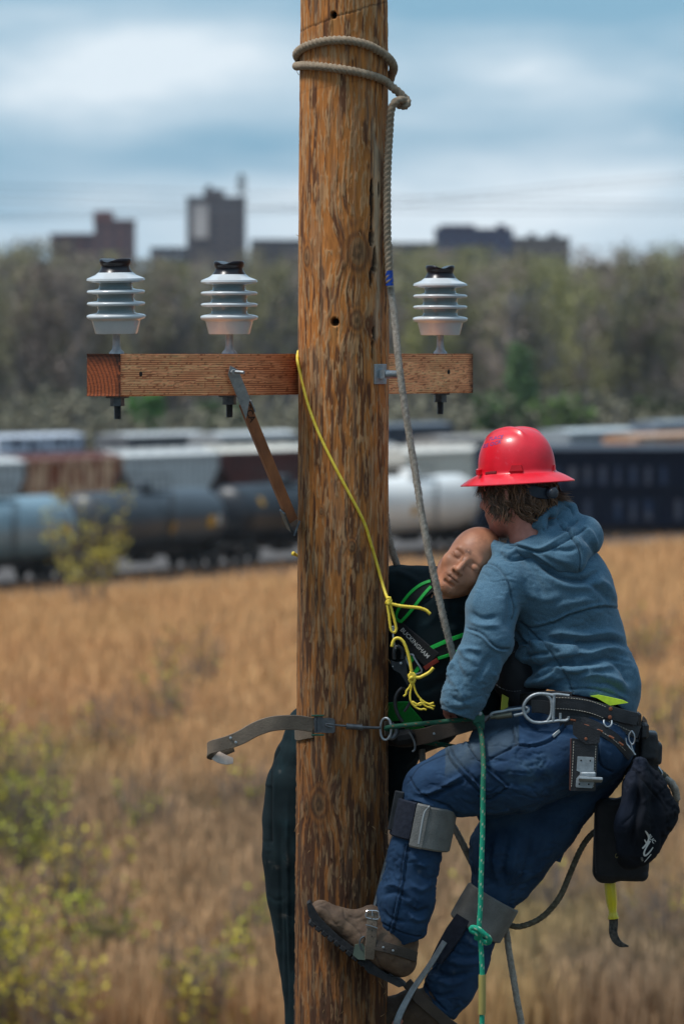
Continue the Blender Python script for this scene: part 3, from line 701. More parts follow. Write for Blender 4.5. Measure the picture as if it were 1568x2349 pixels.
# knot warp
kn = [(-95, 590, 13, 24), (32, 578, 26, 42), (28, 735, 15, 24), (-55, 1838, 22, 34), (-88, 1845, 8, 28), (20, 1250, 9, 14), (-50, 1170, 6, 10)]
wa = A+5*(fbm(A/60, YY/200, 0, 3)-.5); wy = YY.copy(); kd = np.full(A.shape, 9.0)
for a0, y0, rx, ry in kn:
    q = np.sqrt(((A-a0)/rx)**2+((YY-y0)/ry)**2); kd = np.minimum(kd, q)
    f = np.exp(-(q/1.7)**2); wa = wa+(A-a0)*f*1.1; wy = wy+(YY-y0)*f*.25
n1 = fbm(wa/9, wy/75, 0, 11, 5); n2 = fbm(wa/5, wy/60, 3, 23, 4); n3 = fbm(wa/26, wy/150, 1, 31, 4); n4 = fbm(wa/3.0, wy/26, 5, 41, 3)
flake = .6*fbm(wa/4.2, wy/36+1.2*n3, 7, 51, 4)+.4*fbm(wa/8, wy/24, 8, 52, 3)
ring = .5+.5*np.sin(kd*9+n3*6)
orange = np.array([.50, .185, .042]); tan = np.array([.56, .33, .16]); brown = np.array([.15, .055, .020]); dark = np.array([.035, .018, .012]); pale = np.array([.60, .45, .30])
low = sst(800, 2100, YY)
mt = sst(.49, .56, flake+.08*(n3-.5)-.035*low)*.68*sst(.3, .45, n4); mbn = sst(.49, .66, n1+.10*low+.1*(n3-.5))
c = orange[None, None]*(.75+.5*n2[..., None]); c = c*(1-mbn[..., None])+brown*mbn[..., None]
c = c*(1-mt[..., None])+(tan*(.7+.6*n2[..., None]))*mt[..., None]
greyl = (sst(.52, .66, fbm(wa/12, wy/140, 9, 61, 4))*(.32-.2*low))[..., None]; c = c*(1-greyl)+np.array([.30, .21, .135])*greyl
kr = (sst(2.2, .9, kd)*.8)[..., None]; c = c*(1-kr)+(orange*.8*ring[..., None]+brown*(1-ring[..., None]))*kr
c = np.where((kd < .75)[..., None], c*.35+.65*tan*.40*(.6+.6*ring[..., None]), c)
disp = 1.5*(n1-.5)+.7*(flake > .53)*sst(.3, .45, n4)+2.0*(n3-.5)+1.6*np.exp(-(kd/1.3)**2)
# fine checks
ck = .5*sst(.72, .80, fbm(wa/2.4, wy/170, 2, 71, 3)); c = c*(1-.75*ck[..., None]); disp = disp-2.5*ck
# pale sapwood stripe and rotten pocket down the right side
ps = np.exp(-((A-(84+8*(fbm(YY/90, 0*YY, 0, 81)-.5)))/13)**2)*sst(230, 330, YY)*sst(660, 560, YY)*sst(.25, .5, fbm(A/9, YY/60, 3, 82)); c = c*(1-ps[..., None]*.8)+pale*(.8+.4*n2[..., None])*ps[..., None]*.8
ps2 = np.exp(-((A-86)/10)**2)*sst(590, 640, YY)*sst(800, 760, YY)*sst(.3, .5, fbm(A/7, YY/30, 3, 83)); c = c*(1-ps2[..., None]*.85)+pale*.85*ps2[..., None]*.85
for (X, Y, w, h, dp) in ((852, 470, 6, 52, 6), (858, 600, 7, 30, 12), (851, 548, 9, 20, 10), (850, 640, 5, 25, 8), (856, 765, 5, 14, 12), (853, 800, 3.5, 26, 8), (851, 520, 4, 20, 6), (852, 430, 4, 22, 4), (868, 436, 3, 18, 4), (735-70+35, 1790, 3, 30, 8)):
    a0 = math.asin((X-PCX)/103)*102; e = fbm(A/4, YY/14, 0, int(X+Y), 3)
    q = np.sqrt(((A-a0)/w)**2+((YY-Y)/h)**2)+.9*(e-.5); k = sst(1.1, .8, q); c = c*(1-k[..., None]*.93)+dark*.4*k[..., None]*.93; disp = disp-dp*k
# drilled holes
for (X, Y, r_) in ((763, 40, 7.5), (768, 739, 9)):
    a0 = math.asin((X-PCX)/103)*102; q = np.sqrt((A-a0)**2+(YY-Y)**2)/r_; k = sst(1.15, .9, q); c = c*(1-k[..., None])+np.array([.004, .003, .003])*k[..., None]; disp = disp-22*k
    q = np.exp(-((A-a0)/9)**2)*sst(Y, Y+12, YY)*sst(Y+70, Y+10, YY); c = c*(1-q[..., None]*.7)+np.array([.55, .26, .08])*q[..., None]*.7
# saw line across the top, thin hatch cuts lower down, splinters
for (x0, y0, x1, y1, dd) in ((688, 72, 890, 5, 1.2), (700, 212, 790, 195, .3), (690, 1446, 890, 1450, .25), (690, 1560, 880, 1548, .2)):
    xs = PCX+103*np.sin(np.clip(TH, -1.5, 1.5)); yl = y0+(xs-x0)*(y1-y0)/(x1-x0)+5*(fbm(A/8, 0*A, 0, 91, 3)-.5); k = np.exp(-((YY-yl)/1.8)**2)*(np.abs(TH) < 1.5); c = c*(1-.6*k[..., None]*min(1, dd)); disp = disp-dd*k
gr = (.18*sst(1500, 2000, YY)+.1)[..., None]*sst(.45, .7, fbm(A/20, YY/50, 0, 95))[..., None]; c = c*(1-gr)+np.array([.16, .10, .06])*gr
disp = disp+1.5*sst(.72, .8, fbm(A/3, YY/22, 0, 97, 3))*sst(1600, 1900, YY)
g = np.random.default_rng(12)
rr = (rp+disp)*px(1); xx = (cxp-CX)*px(1)+rr*np.sin(TH); yy = -rr*np.cos(TH)
V = np.stack([xx, yy, zz], -1).reshape(-1, 3); nr, ncn = A.shape
i = np.arange(nr-1)[:, None]*ncn; j = np.arange(ncn)[None]; j2 = (j+1) % ncn
Fq = np.stack([i+j, i+ncn+j, i+ncn+j2, i+j2], -1).reshape(-1, 4)
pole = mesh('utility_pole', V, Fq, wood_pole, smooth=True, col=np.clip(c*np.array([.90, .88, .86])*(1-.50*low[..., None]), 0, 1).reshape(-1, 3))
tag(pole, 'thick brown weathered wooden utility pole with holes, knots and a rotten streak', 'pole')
capm = MB(); capm.lathe([(.134, -.01), (.134, .003), (.02, .006)], ((790-CX)*px(1), 0, CH-(-420-HZ)*px(1)), 32); capm.build('pole_top', mat('end_grain', (.3, .2, .12), (.2, .13, .08), .9), pole)
# splinters and shavings on the pole face
sp = MB()
for k in range(110):
    Y = rnd.uniform(1500, 2340) if k % 4 else rnd.uniform(50, 1500); t = rnd.uniform(-1.45, 1.45); r0 = .1375+.004*(Y/2349)
    p = Vector(((785-CX)*px(1)+r0*math.sin(t), -r0*math.cos(t), CH-(Y-HZ)*px(1))); nn = Vector((math.sin(t), -math.cos(t), 0))
    L = rnd.uniform(.008, .03); q = p+nn*rnd.uniform(.003, .009)+Vector((rnd.uniform(-.008, .008), 0, rnd.choice((-1, 1))*L))
    sp.tube([p, p.lerp(q, .5)+nn*.002, q], .0011, 4, taper=[(0, 1), (1, .3)])
sp.build('splinters', mat('splinter_wood', (.48, .30, .14), (.3, .16, .06), .8), pole)

# ---- crossarm
AA = np.array([.59, .807]); AN = np.array([.807, -.59]); AN3 = Vector((AN[0], AN[1], 0)); AA3 = Vector((AA[0], AA[1], 0))
Q0 = Vector(((PCX-CX)*px(1), 0, 0))-AN3*.130
ZT = CH-(811.5-HZ)*px(1); ZB = ZT-.1265; AWD = .128
T0, T1 = -.945, .885
def arm(t, n, z): return Q0+AA3*t+AN3*n+Vector((0, 0, z))
nl, nzv = 420, 40
tt = np.linspace(T0, T1, nl); armV = []; armC = []; armF = []; off = 0
def grid(fn, nu, nv_, colfn):
    global off
    u, v = np.meshgrid(np.linspace(0, 1, nu), np.linspace(0, 1, nv_), indexing='ij')
    P = fn(u, v); armV.append(P.reshape(-1, 3)); armC.append(colfn(u, v).reshape(-1, 3))
    i = np.arange(nu-1)[:, None]*nv_; j = np.arange(nv_-1)[None]
    armF.append(np.stack([i+j, i+nv_+j, i+nv_+j+1, i+j+1], -1).reshape(-1, 4)+off); off += nu*nv_
firl = np.array([.95, .56, .31]); fird = np.array([.16, .050, .02])
def armP(t, n, z):
    q = np.array(Q0); return np.stack([q[0]+AA[0]*t+AN[0]*n, q[1]+AA[1]*t+AN[1]*n, q[2]+z], -1)
def c_long(u, v):
    t = T0+(T1-T0)*u; z = v*.1265
    gl = np.sin((z/.0068+1.4*fbm(t*2.2, z*8, 0, 3, 3)+.3*fbm(t*30, z*90, 0, 4, 2))*2*np.pi)
    k = sst(-.3, .75, gl)[..., None]; n_ = fbm(t*10, z*60, 0, 6, 3)[..., None]
    c = firl*(1-k)+fird*2.4*k; c = c*(.7+.6*n_)
    pk = sst(.68, .76, fbm(t*60, z*420, 0, 8, 2))[..., None]; c = c*(1-.55*pk)
    red = sst(-.5, -.02, t)*sst(.12, .0, t); c = c*(1-.55*red[..., None])+np.array([.16, .04, .012])*.55*red[..., None]
    e = np.exp(-((t-T1)/.022)**2)+.5*np.exp(-((t-T0)/.006)**2); c = c*(1-.75*np.clip(e, 0, 1)[..., None]); return c
def c_end(u, v):
    d = np.sqrt((u+.6)**2+(v-.1)**2); g_ = np.sin(d*60+4*fbm(u*3, v*3, 0, 5)); k = sst(-.4, .8, g_)[..., None]
    c = np.array([.24, .082, .03])*(1-k)+np.array([.10, .035, .016])*k
    bl_ = sst(.62, .95, v+.25*fbm(u*4, v*4, 0, 6)-.1)*.8+sst(.8, 1, u)*.75*sst(.3, .6, fbm(u*5, v*9, 0, 9)+.1); return c*(1-np.clip(bl_, 0, .9)[..., None])
wob_ = lambda u, v: .0009*(fbm(u*60, v*14, 0, 2, 3)-.5)
grid(lambda u, v: armP(T0+(T1-T0)*u, 0+wob_(u, v)-.002*((v < .02)|(v > .98)), (ZB-0)+v*.1265), nl, nzv, c_long)
grid(lambda u, v: armP(T0+(T1-T0)*(1-u), -AWD, ZB+v*.1265), 60, 12, c_long)
grid(lambda u, v: armP(T0-.0015*((v < .03)|(v > .97)), -AWD+u*AWD, ZB+v*.1265), 40, 40, c_end)
grid(lambda u, v: armP(T1, -u*AWD, ZB+v*.1265), 20, 20, c_end)
grid(lambda u, v: armP(T0+(T1-T0)*u, -v*AWD, ZT+0*u), 60, 8, c_long)
grid(lambda u, v: armP(T0+(T1-T0)*(1-u), -v*AWD, ZB+0*u), 60, 8, c_long)
XO = arm(0, -AWD/2, ZB); crossarm = empty('crossarm', XO, 'square reddish timber crossarm bolted behind the pole', 'crossarm')
armwood = vcolmat('fir_timber', .75, .35, 140, (.3, .3, 2), .12)
beam = mesh('timber_beam', np.concatenate(armV), np.concatenate(armF), armwood, crossarm, col=np.clip(np.concatenate(armC)*np.array([1.25, .88, .72]), 0, 1), auto=30)
hole = mat('dark_hole', (.006, .004, .003))
def t_at(X, n):                                    # arm parameter seen at reference X on the plane offset n
    q = Q0+AN3*n; k = (X-CX)/F
    return (k*(q.y-CY)-q.x)/(AA[0]-k*AA[1])
for (X, Y) in ((323, 858), (1028, 853)):
    t = t_at(X, 0); p = arm(t, .0006, 0); d_ = p.y-CY; p.z = CH-(Y-HZ)*d_/F
    m = MB(); M = AN3.to_track_quat('Z', 'Y').to_matrix(); m.lathe([(.0075, -.03), (.0075, .0005)], p, 14, M); m.build('bolt_hole', hole, crossarm)
# through bolt, square washer and nut on the pole
bz = CH-(858-HZ)*px(1); bp0 = Vector(((PCX-CX)*px(1), 0, bz)); M = AN3.to_track_quat('Z', 'Y').to_matrix()
MS = Matrix((AA3, Vector((0, 0, 1)), AN3)).transposed()
m = MB(); m.box(bp0+AN3*.139, (.060, .062, .007), MS, bev=.001); m.build('square_washer', galv, crossarm, smooth=False)
m = MB(); m.lathe([(.019, 0), (.019, .022)], bp0+AN3*.143, 4, MS @ Matrix.Rotation(R(45), 3, 'Z')); m.build('nut', galv, crossarm, smooth=False)
m = MB(); prof = []; z = 0
while z < .068: prof += [(.0098, z), (.0115, z+.0012)]; z += .0026
prof += [(.008, z+.002)]
m.lathe(prof, bp0+AN3*.150, 14, MS); m.build('threaded_bolt', galv, crossarm)

# ---- insulators
porc = mat('white_porcelain', (.60, .62, .63), (.56, .58, .59), .2, 0, 20, coat=.3, spec=.5)
greyp = mat('grey_glaze', (.26, .31, .31), (.23, .28, .28), .2, 0, 20, coat=.6)
blk = mat('brown_black_glaze', (.008, .005, .008), (.014, .008, .011), .3, 0, 20, coat=.1, spec=.3)
k_ = .0895/65.0*1.0
def make_insulator():
    o = empty('line_post_insulator', (0, 0, 0), 'x', 'insulator', 'porcelain insulators on the crossarm')
    u = .00134
    prof = [(0.1, 44), (46, 44), (47.5, 46), (54, 72), (55, 74.5), (61, 76.5), (65, 79), (66, 83), (64.5, 86), (58, 88), (45, 90), (44, 91)]
    core = []
    for k, (z0, rc, ro) in enumerate(((91, 42, 65), (117.5, 42, 65))):
        core += [(rc, z0), (rc-1.5, z0+5), (rc-1, z0+9), (rc, z0+13), (rc+1, z0+16), (rc+5, z0+15.2), (60, z0+15.8), (64, z0+17.4), (65, z0+20), (64, z0+22.6), (60, z0+24.2), (rc+6, z0+25.2), (rc+.5, z0+26.3)]
    prof += core
    prof += [(38, 145), (37, 150), (38, 156), (45, 158), (60, 160), (65, 163), (64, 167.5), (56, 171), (46, 175), (36, 183), (32, 190)]
    m = MB(); pr = [(r*u, z*u) for r, z in prof]; m.lathe(pr, n=56, cap=False)
    b = m.build('porcelain_sheds', porc, o, mats=[porc, greyp], fmat=None, auto=50)
    fm = []
    for p in b.data.polygons:
        z = p.center.z/u; r = math.hypot(p.center.x, p.center.y)/u
        fm.append(1 if (r < 43.8 and 90 < z < 160) else 0)
    b.data.polygons.foreach_set('material_index', fm)
    # saddle head: flared, with a groove across the top (along local y) and a side tie groove
    n = 40; V = []; Fc = []
    lv = [(179, 40, 40, 0), (184, 36.4, 36.4, 0), (189, 33, 33, 0), (193, 31.5, 31, 0), (197, 32.5, 32, 0), (200, 36, 33, 0), (203, 38.5, 34, 0), (209, 39, 34.5, .55), (211.5, 37, 33, 1), (212, 34, 31, 1), (212, 24, 24, 1), (212, 12, 14, 1), (212, 1, 1, 1)]
    for z, rx, ry, gf in lv:
        for k in range(n):
            a = 2*math.pi*k/n; x = rx*math.cos(a); y = ry*math.sin(a); dz = 0
            if gf: dz = -9.5*gf*math.exp(-((y)/13)**2)
            V.append((x*u, y*u, (z+dz)*u))
    for j in range(len(lv)-1):
        for k in range(n):
            k2 = (k+1) % n; Fc.append((j*n+k, j*n+k2, (j+1)*n+k2, (j+1)*n+k))
    h = mesh('saddle_head', V, Fc, blk, o, auto=60)
    m = MB(); m.lathe([(.023, -.001), (.022, .004), (.014, .012), (.0115, .025), (.0112, .062)], n=20); m.build('pin', galv, o)
    m = MB(); m.box((0, 0, -.1305), (.052, .052, .006), bev=.001); m.lathe([(.021, 0), (.021, .020)], (0, 0, -.153), 6); m.lathe([(.022, 0), (.022, .004)], (0, 0, -.157), 6)
    m.build('washer_and_nut', darksteel, o, smooth=False)
    m = MB(); prof = []; z = 0
    while z < .045: prof += [(.0095, z), (.0112, z+.0014)]; z += .003
    m.lathe(prof, (0, 0, -.196), 12); m.build('pin_thread', darksteel, o)
    return o
ins0 = make_insulator()
for i, (X, tz, lab) in enumerate(((268, 1.5, 'white ribbed insulator leaning slightly on the left end of the crossarm'), (526, 0, 'white ribbed insulator standing between the arm end and the pole'), (1009, 1, 'white ribbed insulator on the short crossarm end right of the pole'))):
    o = ins0 if i == 0 else copy_tree(ins0)
    t = t_at(X, -AWD/2); o.location = arm(t, -AWD/2, ZT+.001); o['label'] = lab
    o.rotation_euler = (0, R((-1.6, -.3, .2)[i]), R((62, 72, 100)[i]))
# ---- brace: wooden bar with steel ends
btop = arm(t_at(535, .02), .014, 0); btop.z = CH-(850-HZ)*(btop.y-CY)/F
bend = W(672, 1196, -.10); bend = Vector((bend.x, -.055, bend.z))
brace = empty('crossarm_brace', bend, 'slanting reddish wooden brace with steel end plates below the left crossarm', 'brace')
dirb = (bend-btop).normalized(); side = dirb.cross(Vector((0.25, -1, 0))).normalized(); nb = side.cross(dirb).normalized()
Mb = Matrix((side, dirb, nb)).transposed()
bw = vcolmat('brace_wood', .7, .3, 150, (1, 1, .2), .15)
L = (bend-btop).length
s0, s1 = .125, L-.0
mid = btop+dirb*((s0+s1)/2); 
m = MB(); m.box(mid-nb*.012, (.031, s1-s0, .034), Mb, bev=.002)
bo = m.build('wooden_bar', mat('brace_timber', (.42, .155, .06), (.24, .085, .035), .65, 0, 30, stretch=(1, 1, .15), bump=.2), brace, smooth=False)
m = MB(); poly = [(0, -.022), (.017, 0), (.017, .155), (-.001, .128), (-.017, .145)] if False else [(0, -.020), (.0175, .004), (.0175, .125), (.0175, .16), (-.0175, .105), (-.0175, .004)]
V = [btop+side*a+dirb*b+nb*c for c in (.006, .011) for a, b in poly]; n = len(poly)
m.add([tuple(v) for v in V], [tuple(range(n))[::-1], tuple(range(n, 2*n))]+[(i, (i+1) % n, (i+1) % n+n, i+n) for i in range(n)])
m.box(btop+dirb*.135+side*(-.018)-nb*.004, (.004, .04, .03), Mb)
m.build('steel_end_plate', galv, brace, smooth=False)
m = MB(); m.lathe([(.009, 0), (.009, .009)], btop+nb*.012, 6, nb.to_track_quat('Z', 'Y').to_matrix()); m.cyl(btop+nb*.012, btop+nb*.022+Vector((.03, -.012, 0)), .0052, 10); m.build('bolt', galv, brace)
m = MB(); e = bend-dirb*.01; m.box(e-nb*.004+side*.02, (.006, .07, .04), Mb, bev=.001); m.box(W(681, 1212, -.075), (.006, .03, .05), Matrix.Rotation(R(20), 3, 'Y'), bev=.001); m.build('pole_bracket', darksteel, brace, smooth=False)
ink = mat('black_ink', (.03, .015, .01), rough=.8)
def textobj(s, name, m, parent, size, origin, xdir, ydir, ext=.0006, conform=None, spacing=1.0, shear=0):
    cu = bpy.data.curves.new('txt', 'FONT'); cu.body = s; cu.size = size; cu.extrude = 0; cu.space_character = spacing; cu.align_x = 'CENTER'; cu.align_y = 'CENTER'; cu.shear = shear; cu.resolution_u = 3; cu.offset = size*.012
    to = bpy.data.objects.new('txt', cu); COL.objects.link(to)
    dg = bpy.context.evaluated_depsgraph_get(); me = bpy.data.meshes.new_from_object(to.evaluated_get(dg))
    V = np.array([v.co[:] for v in me.vertices]); Fc = [tuple(p.vertices) for p in me.polygons]
    COL.objects.unlink(to); bpy.data.objects.remove(to); bpy.data.meshes.remove(me); bpy.data.curves.remove(cu)
    xd = np.array(Vector(xdir).normalized()); yd = np.array(Vector(ydir).normalized()); nd = np.cross(xd, yd)
    P = np.array(origin)[None]+V[:, :1]*xd+V[:, 1:2]*yd+nd*ext
    if conform is not None: P = np.array([conform(Vector(p), Vector(nd)) for p in P])
    return mesh(name, P, Fc, m, parent, smooth=False)
textobj('CCA', 'stencil_letters', ink, brace, .030, mid-dirb*.185+nb*.0055, dirb, -side, ext=.0008)
# ================================================================= BODY TOOLS
z1 = lambda x, y: (846.7+.46*x, 940.8+.46*y)
z2 = lambda x, y: (846.7+.46*x, 1568+.46*y)
z3 = lambda x, y: (564.5+.3325*x, 1568+.3325*y)
zb = lambda x, y: (846.7+.22*x, 1179+.22*y)
zh = lambda x, y: (1034.9+.22*x, 940.8+.22*y)
zg = lambda x, y: (1097.6+.3*x, 1536.6+.3*y)
zs = lambda x, y: (439+.3*x, 1536.6+.3*y)
zc = lambda x, y: (846.7+.26*x, 2007+.26*y)
zd = lambda x, y: (1066.2+.18*x, 1473.9+.18*y)
ze = lambda x, y: (878+.1335*x, 1442.6+.1335*y)
zf = lambda x, y: (1398.6+.1*x, 1818.9+.1*y)
class SDF:
    def __init__(s, lo, hi, h):
        s.lo = np.array(lo, float); s.h = h; s.n = np.ceil((np.array(hi, float)-s.lo)/h).astype(int)+1
        s.d = np.full(s.n, .3, dtype=np.float32)
    def _blk(s, a, b, m):
        i0 = np.maximum(0, np.floor((np.array(a)-m-s.lo)/s.h).astype(int)); i1 = np.minimum(s.n, np.ceil((np.array(b)+m-s.lo)/s.h).astype(int)+1)
        if (i1 <= i0).any(): return None
        sl = tuple(slice(p, q) for p, q in zip(i0, i1))
        ax = [s.lo[k]+np.arange(i0[k], i1[k])*s.h for k in range(3)]
        return sl, np.stack(np.meshgrid(*ax, indexing='ij'), -1)
    def _comb(s, sl, d, k, op):
        e = s.d[sl]
        if op == 'sub':
            if k > 0: hh = np.maximum(k-np.abs(e+d), 0)/k; s.d[sl] = np.maximum(e, -d)+hh*hh*k/4
            else: s.d[sl] = np.maximum(e, -d)
        else:
            if k > 0: hh = np.maximum(k-np.abs(e-d), 0)/k; s.d[sl] = np.minimum(e, d)-hh*hh*k/4
            else: s.d[sl] = np.minimum(e, d)
    def cap(s, a, b, ra, rb=None, k=.02, op='add', flat=None):
        rb = ra if rb is None else rb; a = np.array(a, float); b = np.array(b, float); m = max(ra, rb)+k+3*s.h
        r = s._blk(np.minimum(a, b), np.maximum(a, b), m)
        if r is None: return s
        sl, P = r; q = P-a; ba = b-a
        if flat is not None:
            f, mm = np.array(flat[0], float), flat[1]; f = f/np.linalg.norm(f); q = q+(q@f)[..., None]*f*(mm-1); ba = ba+ba.dot(f)*f*(mm-1)
        t = np.clip((q@ba)/max(ba.dot(ba), 1e-12), 0, 1)
        d = np.linalg.norm(q-t[..., None]*ba, axis=-1)-(ra+(rb-ra)*t)
        if flat is not None and flat[1] > 1: d = d/flat[1]**.5
        s._comb(sl, d, k, op); return s
    def chain(s, pts, k=.02, flat=None, op='add'):
        for (a, ra), (b, rb) in zip(pts[:-1], pts[1:]): s.cap(a, b, ra, rb, k, op, flat)
        return s
    def ell(s, c, r, M=None, k=.02, op='add'):
        c = np.array(c, float); R_ = max(r)+k+3*s.h; q = s._blk(c, c, R_)
        if q is None: return s
        sl, P = q; p = P-c
        if M is not None: p = p@np.array(M)
        r = np.array(r); k0 = np.linalg.norm(p/r, axis=-1); k1 = np.linalg.norm(p/(r*r), axis=-1)
        s._comb(sl, k0*(k0-1)/np.maximum(k1, 1e-9), k, op); return s
    def box(s, c, hs, M=None, rd=.01, k=.01, op='add'):
        c = np.array(c, float); q = s._blk(c, c, float(np.linalg.norm(hs))+k+3*s.h)
        if q is None: return s
        sl, P = q; p = P-c
        if M is not None: p = p@np.array(M)
        e = np.abs(p)-(np.array(hs)-rd); s._comb(sl, np.linalg.norm(np.maximum(e, 0), axis=-1)+np.minimum(e.max(-1), 0)-rd, k, op); return s
    def cut(s, pt, nrm_, rd=0.0, off=0.0):
        """drop everything on the side nrm_ points to"""
        ax = [s.lo[k]+np.arange(s.n[k])*s.h for k in range(3)]; n_ = np.array(nrm_, float); n_ /= np.linalg.norm(n_)
        d = (ax[0][:, None, None]-pt[0])*n_[0]+(ax[1][None, :, None]-pt[1])*n_[1]+(ax[2][None, None]-pt[2])*n_[2]
        s.d = np.maximum(s.d, d.astype(np.float32)); return s
    def mesh(s, relax=1):
        d = s.d; d[0] = d[-1] = .1; d[:, 0] = d[:, -1] = .1; d[:, :, 0] = d[:, :, -1] = .1
        ins = d < 0; nx, ny, nz_ = d.shape
        cs = sum(ins[a:nx-1+a, b:ny-1+b, c:nz_-1+c].astype(np.int8) for a in (0, 1) for b in (0, 1) for c in (0, 1))
        act = (cs > 0) & (cs < 8); idx = -np.ones(act.shape, int); I = np.argwhere(act); idx[act] = np.arange(len(I))
        acc = np.zeros((len(I), 3)); cnt = np.zeros(len(I))
        cor = [(a, b, c) for a in (0, 1) for b in (0, 1) for c in (0, 1)]
        val = {c: d[I[:, 0]+c[0], I[:, 1]+c[1], I[:, 2]+c[2]].astype(float) for c in cor}
        for c in cor:
            for k in range(3):
                if c[k]: continue
                e = list(c); e[k] = 1; e = tuple(e); a, b = val[c], val[e]; m = (a < 0) != (b < 0)
                t = np.where(m, a/np.where(m, a-b, 1), 0); p = np.array(c, float)[None]+np.zeros((len(I), 3)); p[:, k] = t
                acc += p*m[:, None]; cnt += m
        V = s.lo+(I+acc/cnt[:, None])*s.h; F_ = []
        for k in range(3):
            u, v = (k+1) % 3, (k+2) % 3
            sa = [slice(None)]*3; sb_ = [slice(None)]*3; sa[k] = slice(0, -1); sb_[k] = slice(1, None)
            a, b = ins[tuple(sa)], ins[tuple(sb_)]; E = np.argwhere(a != b)
            E = E[(E[:, u] > 0) & (E[:, v] > 0) & (E[:, u] < d.shape[u]-1) & (E[:, v] < d.shape[v]-1)]
            fl = a[E[:, 0], E[:, 1], E[:, 2]]; q = []
            for du, dv_ in ((1, 1), (0, 1), (0, 0), (1, 0)):
                w = E.copy(); w[:, u] -= du; w[:, v] -= dv_; q.append(idx[w[:, 0], w[:, 1], w[:, 2]])
            q = np.stack(q, 1); q[~fl] = q[~fl][:, ::-1]; F_.append(q)
        Fq = np.concatenate(F_); Fq = Fq[(Fq >= 0).all(1)]
        for _ in range(relax): V = relaxm(V, Fq, .5)
        return V, Fq
def relaxm(V, Fq, w=.5):
    S_ = np.zeros_like(V); c = np.zeros(len(V))
    for k in range(4):
        a, b = Fq[:, k], Fq[:, (k+1) % 4]; 
        for i, j in ((a, b), (b, a)):
            for q in range(3): S_[:, q] += np.bincount(i, V[j, q], len(V))
            c += np.bincount(i, minlength=len(V))
    return V*(1-w)+w*S_/np.maximum(c, 1)[:, None]
def normals(V, Fq):
    n = np.cross(V[Fq[:, 2]]-V[Fq[:, 0]], V[Fq[:, 3]]-V[Fq[:, 1]]); o = np.zeros_like(V)
    for k in range(4):
        for q in range(3): o[:, q] += np.bincount(Fq[:, k], n[:, q], len(V))
    return o/np.maximum(np.linalg.norm(o, axis=1, keepdims=True), 1e-12)
def proj(V):
    d = V[:, 1]-CY; return V[:, 0]/d*F+CX, HZ-(V[:, 2]-CH)/d*F
def pdist(X, Y, P):
    """distance (px) and parameter to a smooth polyline"""
    P = smooth_pts([(x, y, 0) for x, y in P], 7)[:, :2] if len(P) > 2 else np.array([np.array(P[0])*(1-t)+np.array(P[1])*t for t in np.linspace(0, 1, 12)])
    lo, hi = P.min(0)-40, P.max(0)+40; m = (X > lo[0]) & (X < hi[0]) & (Y > lo[1]) & (Y < hi[1])
    D = np.full(len(X), 1e3); T = np.zeros(len(X)); x, y = X[m], Y[m]; best = np.full(len(x), 1e3); bt = np.zeros(len(x)); n = len(P)-1
    for i in range(n):
        a, b = P[i], P[i+1]; ab = b-a; t = np.clip(((x-a[0])*ab[0]+(y-a[1])*ab[1])/max(ab.dot(ab), 1e-9), 0, 1)
        q = np.hypot(x-a[0]-t*ab[0], y-a[1]-t*ab[1]); k = q < best; best[k] = q[k]; bt[k] = ((i+t)/n)[k]
    D[m] = best; T[m] = bt; return D, T
def folds(V, Fq, L, col=None):
    """L: (polyline, amplitude mm (+out, -in), width px[, darken, flatends])"""
    Nn = normals(V, Fq); X, Y = proj(V); face = np.clip(-Nn[:, 1]*1.6+.35, 0, 1); dd = np.zeros(len(V))
    for f in L:
        P, am, w = f[:3]; D, T = pdist(X, Y, P); fl = len(f) > 4 and f[4]
        e = 1.0 if fl else np.clip(np.minimum(T, 1-T)*4+.15, 0, 1); k = np.exp(-(D/w)**2)*e*face
        dd += am*.001*k
        if len(f) > 3 and f[3] and col is not None: col *= (1-f[3]*np.exp(-(D/max(1.3, w*.6))**2)*face*(1.0 if fl else e))[:, None]  # darkens seam thread, and paints shade into the fold grooves
    return V+Nn*dd[:, None]
def wrinkle(V, Fq, amp, sc, seed, ridg=True, st=(1, 1, 1)):
    Nn = normals(V, Fq); n = fbm(V[:, 0]*sc*st[0], V[:, 1]*sc*st[1], V[:, 2]*sc*st[2], seed, 3)
    n = (1-np.abs(2*n-1)*2.2) if ridg else (n-.5)*2
    return V+Nn*(amp*n)[:, None]
def crease(V, Fq, amp, sc, seed, st=(1, 1, 1), sharp=5.0, dirn=None):
    Nn = normals(V, Fq); q = V*sc*np.array(st); w = fbm(q[:, 0]*.5, q[:, 1]*.5, q[:, 2]*.5, seed+3, 2)*1.6
    n = fbm(q[:, 0]+w, q[:, 1]+w, q[:, 2]-w, seed, 3); m_ = sst(.35, .6, fbm(V[:, 0]*9, V[:, 1]*9, V[:, 2]*9, seed+7, 2))
    v = np.clip(1-np.abs(2*n-1)*sharp, 0, 1); return V+Nn*(amp*(1.2*(n-.5)-v)*m_)[:, None]
def bvh(V, Fq): return BVHTree.FromPolygons([tuple(v) for v in V], [tuple(int(i) for i in f) for f in Fq])
CAMP = Vector((0, CY, CH))
def surf(tree, X, Y, off=.002, yd=0.0):
    d = (W(X, Y, 0)-CAMP).normalized(); h = tree.ray_cast(CAMP, d)
    if h[0] is None:
        p = W(X, Y, yd); return p, Vector((0, -1, 0))
    n = h[1] if h[1].dot(d) < 0 else -h[1]
    return h[0]+n*off, n
